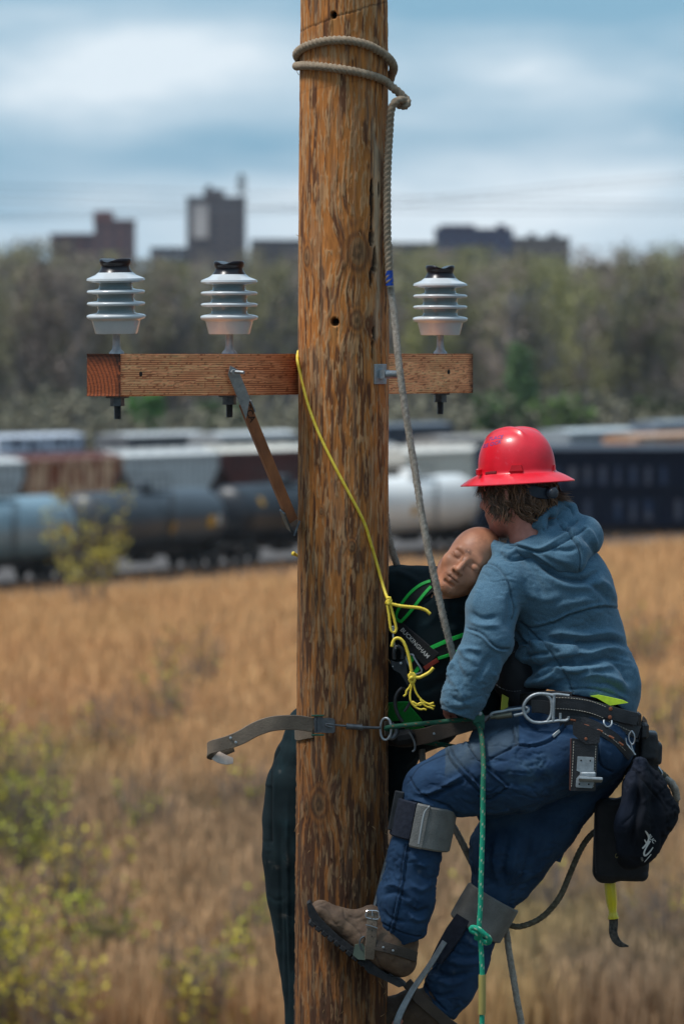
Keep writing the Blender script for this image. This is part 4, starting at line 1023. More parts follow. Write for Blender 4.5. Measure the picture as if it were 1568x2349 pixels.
def lay(mb, tree, pts, w, off=.003, t=.002, k=10, col=None):
    """band laid on a body along reference points"""
    Q = smooth_pts([(x, y, 0) for x, y in pts], 12) if len(pts) > 2 else np.array([np.array(pts[0]+(0,))*(1-a)+np.array(pts[1]+(0,))*a for a in np.linspace(0, 1, 6)])
    R_ = [surf(tree, x, y, off) for x, y, _ in Q]
    Pn = np.array([r[0][:] for r in R_]); Nn = np.array([r[1][:] for r in R_])
    for _ in range(2):
        for A_ in (Pn, Nn): A_[1:-1] = (A_[:-2]+2*A_[1:-1]+A_[2:])/4
    return ribbon(mb, Pn, Nn, w, t, col=col)
def rot3(r, f, u): return np.array([r, f, u]).T        # columns: right, forward, up
def frame(fwd, up):
    f = Vector(fwd).normalized(); r = f.cross(Vector(up)).normalized(); u = r.cross(f).normalized(); return np.array([r[:], f[:], u[:]]).T
def head(s, c, M, k=1.0, closed=True, neck=True, ears=True):
    c = np.array(c)
    def P(x, y, z): return c+M@(np.array([x, y, z])*k)
    s.ell(P(0, -.012, .035), (.076*k, .096*k, .088*k), M, .0)
    s.ell(P(0, .026, -.022), (.062*k, .064*k, .088*k), M, .03*k)
    for q in (-1, 1): s.cap(P(q*.052, -.005, -.05), P(q*.014, .058, -.098), .022*k, .018*k, .03*k)
    s.ell(P(0, .066, -.098), (.026*k, .022*k, .019*k), M, .02*k)
    s.cap(P(-.034, .076, .021), P(.034, .076, .021), .012*k, .012*k, .02*k)
    for q in (-1, 1):
        s.ell(P(q*.032, .100, .004), (.019*k, .016*k, .012*k), M, .014*k, 'sub')
        s.ell(P(q*.032, .074, .003), (.0175*k, .0155*k, .0125*k), M, .004*k)
        s.ell(P(q*.040, .058, -.028), (.022*k, .022*k, .02*k), M, .03*k)
        if closed: s.chain([(P(q*.016, .0905, -.002), .0012*k), (P(q*.026, .0945, -.0065), .0016*k), (P(q*.040, .090, -.006), .0016*k), (P(q*.049, .079, .001), .0012*k)], .002*k, None, 'sub')
        s.chain([(P(q*.015, .089, .013), .0016*k), (P(q*.030, .094, .0165), .0016*k), (P(q*.046, .082, .012), .0012*k)], .003*k, None, 'sub')
    s.cap(P(0, .084, .014), P(0, .110, -.032), .008*k, .0105*k, .014*k)
    for q in (-1, 1): s.ell(P(q*.0115, .100, -.036), (.008*k, .010*k, .0075*k), M, .006*k)
    for q in (-1, 1): s.ell(P(q*.0075, .108, -.0435), (.0042*k, .006*k, .004*k), M, .002*k, 'sub')
    s.ell(P(0, .076, -.062), (.030*k, .022*k, .024*k), M, .02*k)
    s.chain([(P(-.025, .083, -.0635), .003*k), (P(-.012, .0945, -.0585), .0055*k), (P(0, .0965, -.0605), .005*k), (P(.012, .0945, -.0585), .0055*k), (P(.025, .083, -.0635), .003*k)], .004*k)
    s.chain([(P(-.022, .084, -.067), .003*k), (P(0, .0955, -.0725), .0072*k), (P(.022, .084, -.067), .003*k)], .004*k)
    s.chain([(P(-.026, .088, -.0645), .0012*k), (P(0, .101, -.0655), .0016*k), (P(.026, .088, -.0645), .0012*k)], .0015*k, None, 'sub')
    s.cap(P(-.012, .088, -.084), P(.012, .088, -.084), .004*k, .004*k, .008*k, 'sub')
    if ears:
        for q in (-1, 1):
            s.ell(P(q*.080, -.008, -.008), (.007*k, .019*k, .033*k), M, .008*k); s.ell(P(q*.088, -.004, -.006), (.006*k, .010*k, .020*k), M, .004*k, 'sub')
    if neck: s.cap(P(0, -.022, -.06), P(0, -.036, -.19), .054*k, .058*k, .02*k)
def hand(s, wr, dirv, up, L=.18, side=1, curl=.6):
    """palm, five unequal bent fingers; dirv = pointing, up = back of the hand"""
    d = np.array(Vector(dirv).normalized()); u = Vector(up); u = np.array((u-Vector(d)*u.dot(Vector(d))).normalized()); r = np.cross(d, u)*side; w = np.array(wr); k = L/.18
    s.box(w+d*.048*k, (.041*k, .046*k, .013*k), np.array([r, d, u]).T, .012*k, .012)
    s.cap(w-d*.03*k, w+d*.02*k, .026*k, .028*k, .015)
    for i, (o, l) in enumerate(((-.031, .070), (-.010, .080), (.011, .074), (.031, .058))):
        p = w+d*.090*k+r*o*k; a = 0
        for j, fr in enumerate((.45, .32, .23)):
            a += curl*(.75 if j == 0 else 1.0); q = p+(d*math.cos(a)-u*math.sin(a))*l*fr*k; s.cap(p, q, (.0095-.0012*j)*k, (.0090-.0012*j)*k, .004); p = q
    p = w+d*.02*k-r*.036*k; a = w+d*.055*k-r*.058*k-u*.012*k; b = a+d*.026*k+r*.012*k-u*.018*k
    s.cap(p, a, .013*k, .0105*k, .01); s.cap(a, b, .0105*k, .0085*k, .004)
def w3(X, Y, y): return np.array(W(X, Y, y)[:])
def darken_noise(V, base, a=.2, sc=25, s=1): return np.array(base)[None]*(1-a+2*a*fbm(V[:, 0]*sc, V[:, 1]*sc, V[:, 2]*sc, s, 3))[:, None]
# ================================================================= LINEMAN
skin = mat('skin', (.64, .26, .19), (.54, .20, .145), .5, 0, 40, bump=.1, attr=True)
org = W(900, 2349, 0)
hc = W(1184, 1124, -.03); HM = frame((-.80, .55, -.10), (-.10, .02, 1)); HK = 1.16
s = SDF((W(880, 2400, 0).x, -.36, W(900, 2400, 0).z), (W(1490, 1000, 0).x, .36, W(900, 985, 0).z), .005)
head(s, hc, HM, HK, closed=False)
J = {k: w3(*v) for k, v in dict(neck=(1212, 1250, -.03), chest=(1265, 1370, 0), belly=(1310, 1490, 0), pel=(1345, 1650, -.03), shn=(1150, 1345, -.15), eln=(1118, 1480, -.19), wrn=(1058, 1612, -.165),
     shf=(1200, 1330, .14), elf=(1080, 1450, .22), wrf=(1010, 1520, .20), hpn=(1350, 1705, -.12), knn=(985, 1822, -.22), ann=(915, 2150, -.205), hpf=(1370, 1735, .05), knf=(1135, 2050, .04), anf=(990, 2300, .03)).items()}
s.cap(J['neck'], J['chest'], .05, .10, .03); s.cap(J['chest'], J['belly'], .10, .10, .03); s.cap(J['belly'], J['pel'], .08, .07, .03)
for q in 'nf':
    s.cap(J['chest'], J['sh'+q], .045, .032, .02); s.chain([(J['sh'+q], .040), (J['el'+q], .038), (J['wr'+q], .030)], .02)
    s.chain([(J['hp'+q], .08), (J['kn'+q], .046), (J['an'+q], .036)], .03)
s.cap(J['ann'], w3(740, 2095, -.20), .04, .03, .02); s.cap(J['anf'], w3(905, 2340, .0), .04, .03, .02)
hand(s, J['wrn'], (-.22, .93, -.12), (-.4, -.2, .9), side=-1, curl=.8); hand(s, J['wrf'], (-.85, .1, -.5), (0, .9, .3), side=1)
V, Fq = s.mesh(0)
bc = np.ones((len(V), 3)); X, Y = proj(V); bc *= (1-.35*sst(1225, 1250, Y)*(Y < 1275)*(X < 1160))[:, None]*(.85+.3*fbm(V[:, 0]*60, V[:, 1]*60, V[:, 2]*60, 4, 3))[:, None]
# stubble along the jaw
st_ = sst(1190, 1225, Y)*sst(1190, 1150, X)*(Y < 1280); bc = bc*(1-.5*st_[:, None])+np.array([.45, .4, .4])*.5*st_[:, None]
person = mesh('person', V, Fq, skin, col=bc, origin=org)
tag(person, 'lineman in blue hoodie, jeans and red hard hat, leaning back from the pole', 'person')

# ---- hoodie
hood_m = mat('heather_blue_fleece', (.060, .130, .195), (.092, .180, .250), .92, 0, 260, bump=.25, bscale=900, attr=True, sheen=.15, fine=.16, fscale=500, spec=.2, bdist=.002)
s = SDF((W(990, 0).x if False else W(985, 1700).x, -.34, W(900, 1700).z), (W(1500, 1100).x, .30, W(900, 1120).z), .004)
s.cap(w3(1262, 1362, .02), w3(1295, 1450, .02), .168, .166, .05, flat=((0, 1, 0), 1.15))
s.cap(w3(1295, 1450, .02), w3(1345, 1570, -.0), .163, .158, .05, flat=((0, 1, 0), 1.05))
s.cap(w3(1345, 1570, 0), w3(1352, 1598, 0), .155, .15, .03)
s.cap(w3(1225, 1290, .0), w3(1280, 1345, .0), .10, .14, .06)
s.cap(w3(1218, 1275, -.02), w3(1240, 1330, -.02), .07, .12, .05)
s.cap(w3(1170, 1325, -.10), w3(1300, 1360, -.03), .078, .13, .06)           # near shoulder blade
s.cap(w3(1250, 1320, .10), w3(1220, 1350, .14), .10, .085, .05)
s.chain([(w3(1152, 1338, -.125), .078), (w3(1126, 1400, -.16), .076), (w3(1120, 1468, -.185), .073), (w3(1086, 1540, -.19), .071), (w3(1062, 1600, -.185), .066), (w3(1052, 1632, -.185), .052)], .025)
s.cap(w3(1220, 1350, .14), w3(1090, 1450, .21), .075, .06, .04); s.cap(w3(1090, 1450, .21), w3(1020, 1512, .20), .058, .045, .03)
s.cap(w3(1132, 1252, -.085), w3(1165, 1285, -.10), .012, .045, .03)
s.chain([(w3(1133, 1250, -.06), .016), (w3(1175, 1266, -.10), .016), (w3(1225, 1240, -.12), .018)], .014)
# rolled folds at the waist, left edge
s.chain([(w3(1192, 1508, -.07), .020), (w3(1235, 1502, -.125), .019), (w3(1310, 1484, -.150), .010)], .03); s.chain([(w3(1212, 1568, -.07), .019), (w3(1245, 1556, -.125), .018), (w3(1320, 1532, -.150), .010)], .03)
s.cut(w3(1300, 1594, 0), (-.12, .05, -1)) if False else None
# hem plane (rises to the left) and cuff
hp = w3(1300, 1592, -.15); ax = [s.lo[k]+np.arange(s.n[k])*s.h for k in range(3)]
hz_ = hp[2]-(ax[0]-hp[0])*.16-np.maximum(ax[0]-w3(1400, 0, 0)[0], 0)*.7
dd = (hz_[:, None, None]-ax[2][None, None, :]); armx = w3(1168, 0, 0)[0]
s.d = np.where((ax[0] > armx)[:, None, None], np.maximum(s.d, dd.astype(np.float32)), s.d)
s.cut(w3(1050, 1640, -.19), (-.35, 0, -1))
V, Fq = s.mesh(1)
col = np.ones((len(V), 3))
Nn = normals(V, Fq)
V = V+Nn*(.0030*(fbm(V[:, 0]*22, V[:, 1]*22, V[:, 2]*30, 5, 3)-.5)*2)[:, None]
hoodie_line = lambda *p: [z1(*q) for q in p]
L = [
 # seams
 (hoodie_line((560, 768), (600, 765), (650, 790), (690, 850), (715, 930), (727, 1000), (716, 1045)), -3, 2.4, .45, 1), (hoodie_line((552, 782), (600, 778), (642, 802), (680, 858), (703, 930)), 2.5, 3, 0),
 (hoodie_line((488, 1088), (530, 1100), (575, 1125), (610, 1165), (645, 1188), (695, 1192)), -3.5, 2.4, .5, 1), (hoodie_line((486, 1100), (560, 1130), (600, 1172), (640, 1198), (690, 1203)), 3, 3, 0),
 (hoodie_line((742, 1056), (800, 1085), (850, 1080), (920, 1060), (1000, 1022), (1070, 1000), (1130, 986), (1200, 982), (1258, 992)), -3.5, 2.4, .45, 1), (hoodie_line((800, 1075), (920, 1050), (1000, 1012), (1130, 975), (1255, 980)), 2.5, 3.2),
 (hoodie_line((745, 1056), (800, 1105), (850, 1150), (900, 1205), (945, 1270), (985, 1340), (1012, 1412)), -3, 2.2, .4, 1),
 (hoodie_line((1000, 1392), (1080, 1388), (1160, 1400), (1230, 1425), (1275, 1450)), -2.5, 2.4, .35, 1),
 # big folds of the waist
 (hoodie_line((735, 1205), (800, 1180), (880, 1170), (950, 1185)), 9, 7), (hoodie_line((760, 1235), (830, 1215), (900, 1215)), -8, 5, .15),
 (hoodie_line((850, 1140), (950, 1110), (1060, 1125), (1180, 1110), (1280, 1140)), 7, 8), (hoodie_line((860, 1165), (960, 1150), (1080, 1160), (1200, 1150), (1300, 1180)), -7, 5, .12),
 (hoodie_line((900, 1235), (1010, 1205), (1100, 1215), (1200, 1190), (1310, 1225)), 8, 8), (hoodie_line((880, 1290), (980, 1262), (1080, 1260), (1190, 1235), (1310, 1275)), -7, 5, .12),
 (hoodie_line((820, 1330), (900, 1290), (1000, 1295), (1120, 1290), (1230, 1270)), 7, 7), (hoodie_line((765, 1375), (850, 1345), (920, 1310)), 9, 7), (hoodie_line((810, 1345), (860, 1322), (930, 1282)), -8, 4, .2),
 (hoodie_line((1020, 1340), (1130, 1320), (1230, 1345), (1300, 1400)), 5, 8), (hoodie_line((1100, 1365), (1200, 1370), (1290, 1430)), -4, 5),
 (hoodie_line((735, 1120), (790, 1155), (850, 1200)), 5, 6), (hoodie_line((720, 1100), (770, 1150), (830, 1195)), -5, 4, .15),
 (hoodie_line((1230, 1240), (1300, 1270), (1330, 1340), (1340, 1430)), 6, 8), (hoodie_line((1200, 1250), (1260, 1300), (1290, 1380)), -5, 6),
 # back
 (hoodie_line((840, 760), (950, 830), (1060, 850), (1150, 800)), -9, 7, .2), (hoodie_line((860, 800), (960, 870), (1080, 880), (1180, 860)), 4, 9),
 (hoodie_line((740, 700), (800, 780), (850, 880), (870, 960)), -4, 8), (hoodie_line((1080, 860), (1150, 900), (1200, 960)), -5, 7), (hoodie_line((1120, 830), (1190, 880), (1240, 960)), 4, 7),
 (hoodie_line((760, 900), (860, 940), (960, 930)), 3, 9), (hoodie_line((900, 1000), (1000, 960), (1120, 940)), 3, 9),
 (hoodie_line((640, 690), (690, 720), (740, 690), (800, 670)), 5, 5), (hoodie_line((640, 715), (720, 745), (800, 720)), -6, 4, .15),
 # sleeve
 (hoodie_line((560, 850), (530, 930), (520, 1010)), 3, 8), (hoodie_line((700, 900), (700, 1000), (690, 1080)), -4, 8), (hoodie_line((505, 1010), (560, 1040), (640, 1030)), -4, 6), (hoodie_line((500, 1050), (560, 1075), (650, 1075)), 4, 6),
 (hoodie_line((440, 1170), (480, 1230), (540, 1260)), 4, 7), (hoodie_line((455, 1210), (500, 1190), (560, 1200)), 5, 6), (hoodie_line((430, 1235), (450, 1300), (480, 1340)), -4, 6, .1), (hoodie_line((600, 1220), (560, 1300), (520, 1360)), -4, 8),
 (hoodie_line((400, 1330), (450, 1400), (480, 1480)), 4, 8), (hoodie_line((390, 1420), (440, 1450), (520, 1440)), -4, 6), (hoodie_line((385, 1480), (440, 1500), (520, 1490)), -3, 5), (hoodie_line((420, 1240), (400, 1290), (390, 1340)), 5, 6),
 (hoodie_line((640, 1230), (640, 1290), (620, 1340)), 4, 7),
]
V = folds(V, Fq, [(f[0], f[1]*2.0)+tuple(f[2:]) for f in L], col)
g = np.random.default_rng(5)
V = crease(V, Fq, .0024, 24, 61, (1, 1, 1.8)); V = crease(V, Fq, .0007, 60, 62, (1, 1, 1.4))

hoodie = mesh('hoodie', V, Fq, hood_m, person, col=col)
HT = bvh(V, Fq)
# hood: draped cloth bag with an open collar
s = SDF((W(1105, 1400).x, -.26, W(900, 1400).z), (W(1415, 1100).x, .16, W(900, 1120).z), .0032)
# stand-up collar roll round the neck
s.chain([(w3(1138, 1254, -.06), .012), (w3(1165, 1262, -.105), .016), (w3(1205, 1256, -.13), .020), (w3(1245, 1240, -.13), .024)], .012)
# hanging bag
s.chain([(w3(1215, 1262, -.125), .022), (w3(1262, 1268, -.135), .038), (w3(1310, 1262, -.12), .050), (w3(1345, 1245, -.06), .042)], .03)
s.chain([(w3(1290, 1282, -.145), .030), (w3(1322, 1296, -.150), .022)], .03)
s.chain([(w3(1300, 1235, -.10), .040), (w3(1338, 1225, -.05), .050), (w3(1352, 1235, .0), .042)], .03)
s.chain([(w3(1270, 1225, -.09), .030), (w3(1310, 1205, -.03), .036)], .03)
s.ell(w3(1288, 1198, -.03), (.042, .06, .046), None, .02); s.cap(w3(1252, 1200, -.08), w3(1262, 1225, -.09), .024, .026, .02)
s.ell(w3(1282, 1172, -.02), (.030, .05, .026), None, .012, 'sub')
# standing lip behind the neck
s.chain([(w3(1226, 1206, -.112), .011), (w3(1244, 1190, -.112), .012), (w3(1264, 1174, -.10), .013), (w3(1276, 1160, -.07), .013), (w3(1292, 1157, -.04), .014), (w3(1308, 1166, -.02), .015), (w3(1312, 1186, -.03), .016)], .022)
s.chain([(w3(1240, 1198, -.118), .012), (w3(1250, 1216, -.125), .013), (w3(1256, 1240, -.13), .012)], .02)
V, Fq = s.mesh(1); col = np.ones((len(V), 3))
V = wrinkle(V, Fq, .0022, 28, 6, False)
L = [(hoodie_line((705, 650), (760, 672), (850, 690), (930, 650), (1000, 610), (1060, 570)), 5, 4.5), (hoodie_line((700, 668), (780, 690), (860, 706), (940, 672), (1010, 632), (1080, 590)), -4, 2.6, .35, 1),
     (hoodie_line((950, 572), (985, 600), (1010, 640), (1045, 690), (1052, 750), (1045, 812)), -4, 2.4, .45, 1), (hoodie_line((965, 560), (1000, 590), (1030, 640), (1062, 690)), 3, 3),
     (hoodie_line((860, 590), (875, 610)), -3, 3), (hoodie_line((780, 690), (860, 740), (940, 790), (1010, 815)), 5, 5), (hoodie_line((800, 712), (880, 765), (950, 812)), -6, 4, .2),
     (hoodie_line((840, 700), (930, 740), (1020, 770)), 3, 7), (hoodie_line((900, 690), (980, 700), (1040, 690)), -5, 6), (hoodie_line((1060, 620), (1110, 680), (1130, 740)), -5, 6), (hoodie_line((1050, 580), (1100, 610), (1135, 680)), 5, 6),
     (hoodie_line((880, 515), (862, 545), (870, 590)), 3, 4), (hoodie_line((900, 520), (905, 560), (880, 600)), -6, 5, .3), (hoodie_line((940, 600), (1000, 570), (1040, 545)), -6, 4, .25), (hoodie_line((970, 475), (1005, 490), (1015, 530)), -3, 3, .2)]
V = folds(V, Fq, [(f[0], f[1]*1.8)+tuple(f[2:]) for f in L], col); mesh('hood', V, Fq, hood_m, hoodie, col=col)
# lime shirt showing at the belt
lime = mat('lime_shirt', (.62, .85, .04), (.5, .72, .03), .8, 0, 60)
m = MB(); pts = [zg(850, 200), zg(900, 215), zg(1000, 272), zg(1140, 252), zg(1100, 232), zg(980, 205), zg(915, 192)]
m.prism([(W(x, y, -.165).x, W(x, y, -.165).z) for x, y in pts], -.168, -.150); m.build('lime_shirt_edge', lime, person, smooth=False)
m = MB(); pts = [zd(470, 660), zd(455, 870), zd(550, 860), zd(542, 780), zd(555, 705)]
m.prism([(W(x, y, -.08).x, W(x, y, -.08).z) for x, y in pts], -.08, -.05); m.build('lime_shirt_front', mat('lime_front', (.42, .44, .05), (.36, .38, .04), .8), person, smooth=False)

# ---- jeans
jean = mat('blue_work_denim', (.013, .036, .080), (.023, .058, .120), .88, 0, 14, bump=.3, bscale=1100, attr=True, fine=.12, fscale=700, spec=.25, bdist=.0015, det=8)
s = SDF((W(840, 2400).x, -.36, W(900, 2385).z), (W(1490, 1000).x, .22, W(900, 1600).z), .004)
s.ell(w3(1362, 1698, -.03), (.125, .165, .118), None, .0)
s.ell(w3(1335, 1660, -.03), (.145, .15, .10), None, .04)
s.chain([(w3(1352, 1712, -.10), .120), (w3(1180, 1765, -.15), .128), (w3(1060, 1790, -.19), .100), (w3(990, 1810, -.205), .083)], .05)
s.cap(w3(1120, 1700, -.09), w3(1230, 1650, -.03), .06, .09, .04); s.cap(w3(1220, 1660, -.09), w3(1330, 1660, -.09), .07, .09, .04)
s.chain([(w3(985, 1812, -.21), .082), (w3(968, 1890, -.21), .071), (w3(950, 1965, -.205), .080), (w3(931, 2060, -.205), .086), (w3(926, 2110, -.205), .074), (w3(930, 2158, -.205), .055)], .02)
s.chain([(w3(1352, 1750, .04), .115), (w3(1225, 1880, .05), .125), (w3(1168, 1955, .05), .118), (w3(1145, 2025, .05), .082)], .05)
s.cap(w3(1190, 1800, -.05), w3(1130, 1860, -.03), .07, .05, .05)
s.cap(w3(1215, 2000, .04), w3(1195, 2045, .04), .04, .022, .03)
s.chain([(w3(1138, 2040, .045), .078), (w3(1100, 2110, .04), .070), (w3(1058, 2210, .035), .078), (w3(1030, 2265, .03), .074), (w3(1008, 2305, .03), .064)], .02)
s.cut(w3(930, 2158, -.205), (-.04, 0, -1)) if False else None
ax = [s.lo[k]+np.arange(s.n[k])*s.h for k in range(3)]
# open hems (flat cut across each shin)
def cutat(c, n, r):
    c = np.array(c); n = np.array(n, float); n /= np.linalg.norm(n)
    G = np.stack(np.meshgrid(*ax, indexing='ij'), -1)-c; d = G@n; rad = np.linalg.norm(G, axis=-1)
    s.d = np.where((rad < r), np.maximum(s.d, d.astype(np.float32)), s.d)
cutat(w3(930, 2163, -.205), (.30, 0, -1), .13); cutat(w3(1002, 2312, .03), (-.62, 0, -.85), .13)
# waist top
s.cut(w3(1330, 1600, -.1), (-.14, 0, 1))
V, Fq = s.mesh(1); col = np.ones((len(V), 3)); Nn = normals(V, Fq)
V = V+Nn*(.0035*(fbm(V[:, 0]*20, V[:, 1]*20, V[:, 2]*16, 15, 3)-.5)*2)[:, None]
j2 = lambda *p: [z2(*q) for q in p]
ST = .38
L = [
 (j2((395, 320), (415, 375), (480, 450), (560, 530)), 3.5, 3, 0, 1), (j2((385, 330), (405, 385), (470, 462), (550, 545)), -3, 1.8, ST, 1), (j2((408, 312), (430, 365), (492, 438), (572, 520)), -3, 1.8, ST, 1),
 (j2((470, 278), (520, 370), (600, 445), (687, 520)), 3.5, 3, 0, 1), (j2((484, 275), (535, 365), (612, 436), (695, 512)), -3, 1.8, ST, 1),
 (j2((545, 565), (600, 582), (645, 552), (690, 520)), -3.5, 2, ST, 1), (j2((560, 525), (600, 545), (640, 520)), -2, 1.8, .2, 1),
 (j2((188, 498), (240, 420), (310, 380), (400, 345)), -2, 1.8, ST, 1), (j2((200, 470), (235, 530), (300, 575), (390, 610), (435, 650)), -3, 2, ST, 1),
 (j2((580, 385), (660, 345), (740, 300)), -3, 2, ST, 1), (j2((740, 302), (735, 262), (722, 215)), 3, 3, 0, 1), (j2((730, 305), (722, 260), (708, 218)), -3, 2, ST, 1),
 (j2((742, 300), (820, 300), (900, 270), (968, 205)), 3, 3, 0, 1), (j2((745, 308), (830, 310), (910, 280), (975, 215)), -3, 1.8, ST, 1),
 # folds
 (j2((225, 545), (300, 545), (390, 500), (470, 455)), 6, 5), (j2((240, 565), (320, 562), (400, 520)), -5, 4, .1), (j2((330, 510), (390, 520), (470, 490)), -5, 3, .2), (j2((180, 560), (260, 590), (350, 620), (430, 640)), 5, 6),
 (j2((420, 660), (500, 640), (600, 650), (720, 620)), 3, 8), (j2((600, 420), (720, 440), (850, 430), (980, 380)), 2.5, 14), (j2((640, 470), (800, 500), (960, 470)), -2.5, 12), (j2((760, 170), (800, 200), (850, 230)), -6, 4, .2), (j2((790, 160), (840, 200), (900, 215)), 5, 4),
 (j2((740, 190), (760, 235), (820, 260)), 4, 4), (j2((1140, 260), (1150, 400), (1210, 440)), -3.5, 2, ST, 1), (j2((1000, 330), (1080, 350), (1160, 420)), -2, 5), (j2((1200, 420), (1150, 500), (1060, 560)), 2.5, 10),
 (j2((440, 690), (600, 680), (760, 640), (1000, 570), (1240, 500)), -2, 3), (j2((640, 760), (620, 880), (640, 1000)), 4, 8), (j2((740, 760), (720, 900), (700, 1020)), 4, 9), (j2((690, 760), (668, 900), (670, 1010)), -4, 6, .1), (j2((800, 740), (790, 880), (740, 1040)), -4, 7, .1),
 (j2((900, 760), (880, 880), (790, 990)), 4, 9), (j2((560, 760), (545, 880), (560, 980)), -4, 6, .1), (j2((740, 1020), (790, 1000), (830, 960)), -5, 4),
 # near shin
 (j2((190, 800), (172, 900), (160, 1000), (135, 1120), (108, 1240)), 3, 2.6, 0, 1), (j2((180, 800), (162, 900), (150, 1000), (125, 1120), (98, 1236)), -2.4, 1.6, ST, 1), (j2((200, 800), (183, 900), (171, 1000), (146, 1120), (118, 1242)), -2.4, 1.6, ST, 1),
 (j2((60, 1060), (130, 1040), (210, 1080)), -4, 5), (j2((70, 1020), (120, 1005), (180, 1030)), 4, 5), (j2((180, 1110), (240, 1140), (300, 1120)), -4, 5), (j2((190, 1150), (240, 1180), (290, 1165)), 4, 5), (j2((200, 1000), (260, 1030), (320, 990)), 3.5, 6),
 (j2((70, 1130), (100, 1170), (180, 1190)), -4, 4), (j2((230, 880), (250, 950), (310, 990)), -3.5, 6), (j2((60, 1195), (120, 1225), (200, 1255), (262, 1262)), -2, 1.8, ST, 1), (j2((215, 850), (240, 900), (300, 910)), 4, 6),
 # far shin
 (j2((430, 1240), (400, 1300), (340, 1350)), 3, 4), (j2((400, 1340), (480, 1360), (560, 1350)), -5, 5), (j2((380, 1380), (470, 1400), (560, 1390)), 5, 6), (j2((300, 1420), (400, 1460), (520, 1440)), -5, 6), (j2((330, 1480), (400, 1500), (470, 1480)), 4, 6),
 (j2((470, 1280), (540, 1310), (620, 1300)), 4, 6), (j2((270, 1490), (310, 1560), (380, 1630)), -3, 2, ST, 1), (j2((320, 1420), (400, 1340), (440, 1250)), -2, 2, ST*.7, 1), (j2((300, 1540), (360, 1560), (430, 1540)), -4, 5),
]
X, Y = proj(V)
fade_highlight = np.exp(-(((X-1230)/90)**2+((Y-1770)/38)**2))*.55+.3*np.exp(-(((X-1060)/60)**2+((Y-1720)/26)**2)); col = col+fade_highlight[:, None]*np.array([2.2, 1.3, .5])*sst(.3, .7, fbm(V[:, 0]*40, V[:, 2]*40, 0, 3, 4))[:, None]*.8  # worn denim fade, with the thigh highlights painted into the colour
yk = (sst(1760, 1735, Y+(X-1000)*.42-40)*(X < 1190)*(X > 1020))[:, None]; col = col*(1+yk*np.array([.9, .25, -.1]))
for (x, y) in ((250, 940), (490, 1265), (505, 1280), (585, 1555), (420, 1440)):
    a, b = z2(x, y); q = np.exp(-(((X-a)/4)**2+((Y-b)/5)**2)); col = col+q[:, None]*np.array([6, 2.4, 1.0])*.5
V = folds(V, Fq, [(f[0], f[1]*2.0, f[2])+((min(.6, f[3]*1.4),) if len(f) > 3 else ())+tuple(f[4:]) for f in L], col); V = crease(V, Fq, .0042, 20, 44, (1, 1, 1.5)); V = crease(V, Fq, .0012, 55, 45, (1, 1, 1.2)); jeans = mesh('jeans', V, Fq, jean, person, col=np.clip(col, 0, 9)); JT = bvh(V, Fq)
m = MB(); lay(m, JT, [z2(912, 262), z2(944, 234)], .010, .002); m.build('white_tag', mat('white_tag', (.6, .6, .58)), jeans)
m = MB(); m.prism([(W(x, y, .05).x, W(x, y, .05).z) for x, y in (z2(978, 792), z2(980, 812), z2(950, 890), z2(912, 878), z2(905, 850))], .03, .07); m.build('loose_pocket_corner', mat('dark_denim', (.012, .04, .10)), jeans, smooth=False)

# ---- boots
leather = mat('worn_brown_leather', (.075, .044, .027), (.125, .080, .050), .8, 0, 22, bump=.3, attr=True, det=8)
sole_m = mat('black_rubber_sole', (.018, .019, .021), (.030, .030, .032), .85, 0, 40, bump=.3, spec=.2)
def boot(lab, pts, sole, y, lug, w=.045, hole=None, cm=1.0):
    lo = np.min([p[0] for p in pts], 0)-.09; hi = np.max([p[0] for p in pts], 0)+.09
    s = SDF(lo, hi, .0035); s.chain(pts, .02)
    if hole is not None: s.cap(*hole)
    V, Fq = s.mesh(1); V = wrinkle(V, Fq, .0014, 60, 8); col = np.ones((len(V), 3))*cm; X, Y = proj(V)
    return V, Fq, col, X, Y
b1 = [(w3(736, 2090, -.195), .034), (w3(775, 2112, -.198), .036), (w3(812, 2135, -.20), .040), (w3(845, 2158, -.205), .052), (w3(885, 2182, -.205), .056), (w3(918, 2205, -.205), .044)]
V, Fq, col, X, Y = boot('', b1, None, -.2, 1); 
q = sst(770, 700, X)*.3; col *= (1-q)[:, None]
s = SDF(np.min([p[0] for p in b1], 0)-.1, np.max([p[0] for p in b1], 0)+.12, .0035); s.chain(b1, .02)
s.chain([(w3(888, 2172, -.205), .058), (w3(915, 2135, -.205), .056)], .03); s.chain([(w3(918, 2205, -.205), .044), (w3(930, 2165, -.205), .038)], .02)
s.chain([(w3(800, 2100, -.20), .012), (w3(850, 2098, -.205), .022), (w3(870, 2110, -.205), .03)], .03)
s.d = np.maximum(s.d, -(-.0+0*s.d)-9)  # keep
V, Fq = s.mesh(1); V = wrinkle(V, Fq, .0012, 60, 8); col = np.ones((len(V), 3)); b3 = lambda *p: [z3(*q) for q in p]
L = [(b3((670, 1560), (680, 1620), (740, 1670), (790, 1730), (805, 1790)), -3, 2, .5, 1), (b3((480, 1530), (560, 1560), (600, 1640), (660, 1720)), -1.5, 2, .3), (b3((540, 1490), (620, 1510), (680, 1570)), 2, 4), (b3((700, 1600), (760, 1620), (800, 1600)), -3, 3, .3), (b3((890, 1880), (930, 1960), (1010, 2020)), -2.5, 2, .4, 1), (b3((560, 1620), (620, 1660), (660, 1640)), -1.5, 3, .15), (b3((450, 1540), (520, 1520), (560, 1500)), -2, 2, .3)]
V = folds(V, Fq, L, col); X, Y = proj(V); col *= (.7+.6*fbm(V[:, 0]*70, V[:, 1]*70, V[:, 2]*70, 3, 4))[:, None]*np.array([1.15, 1.1, 1.05])
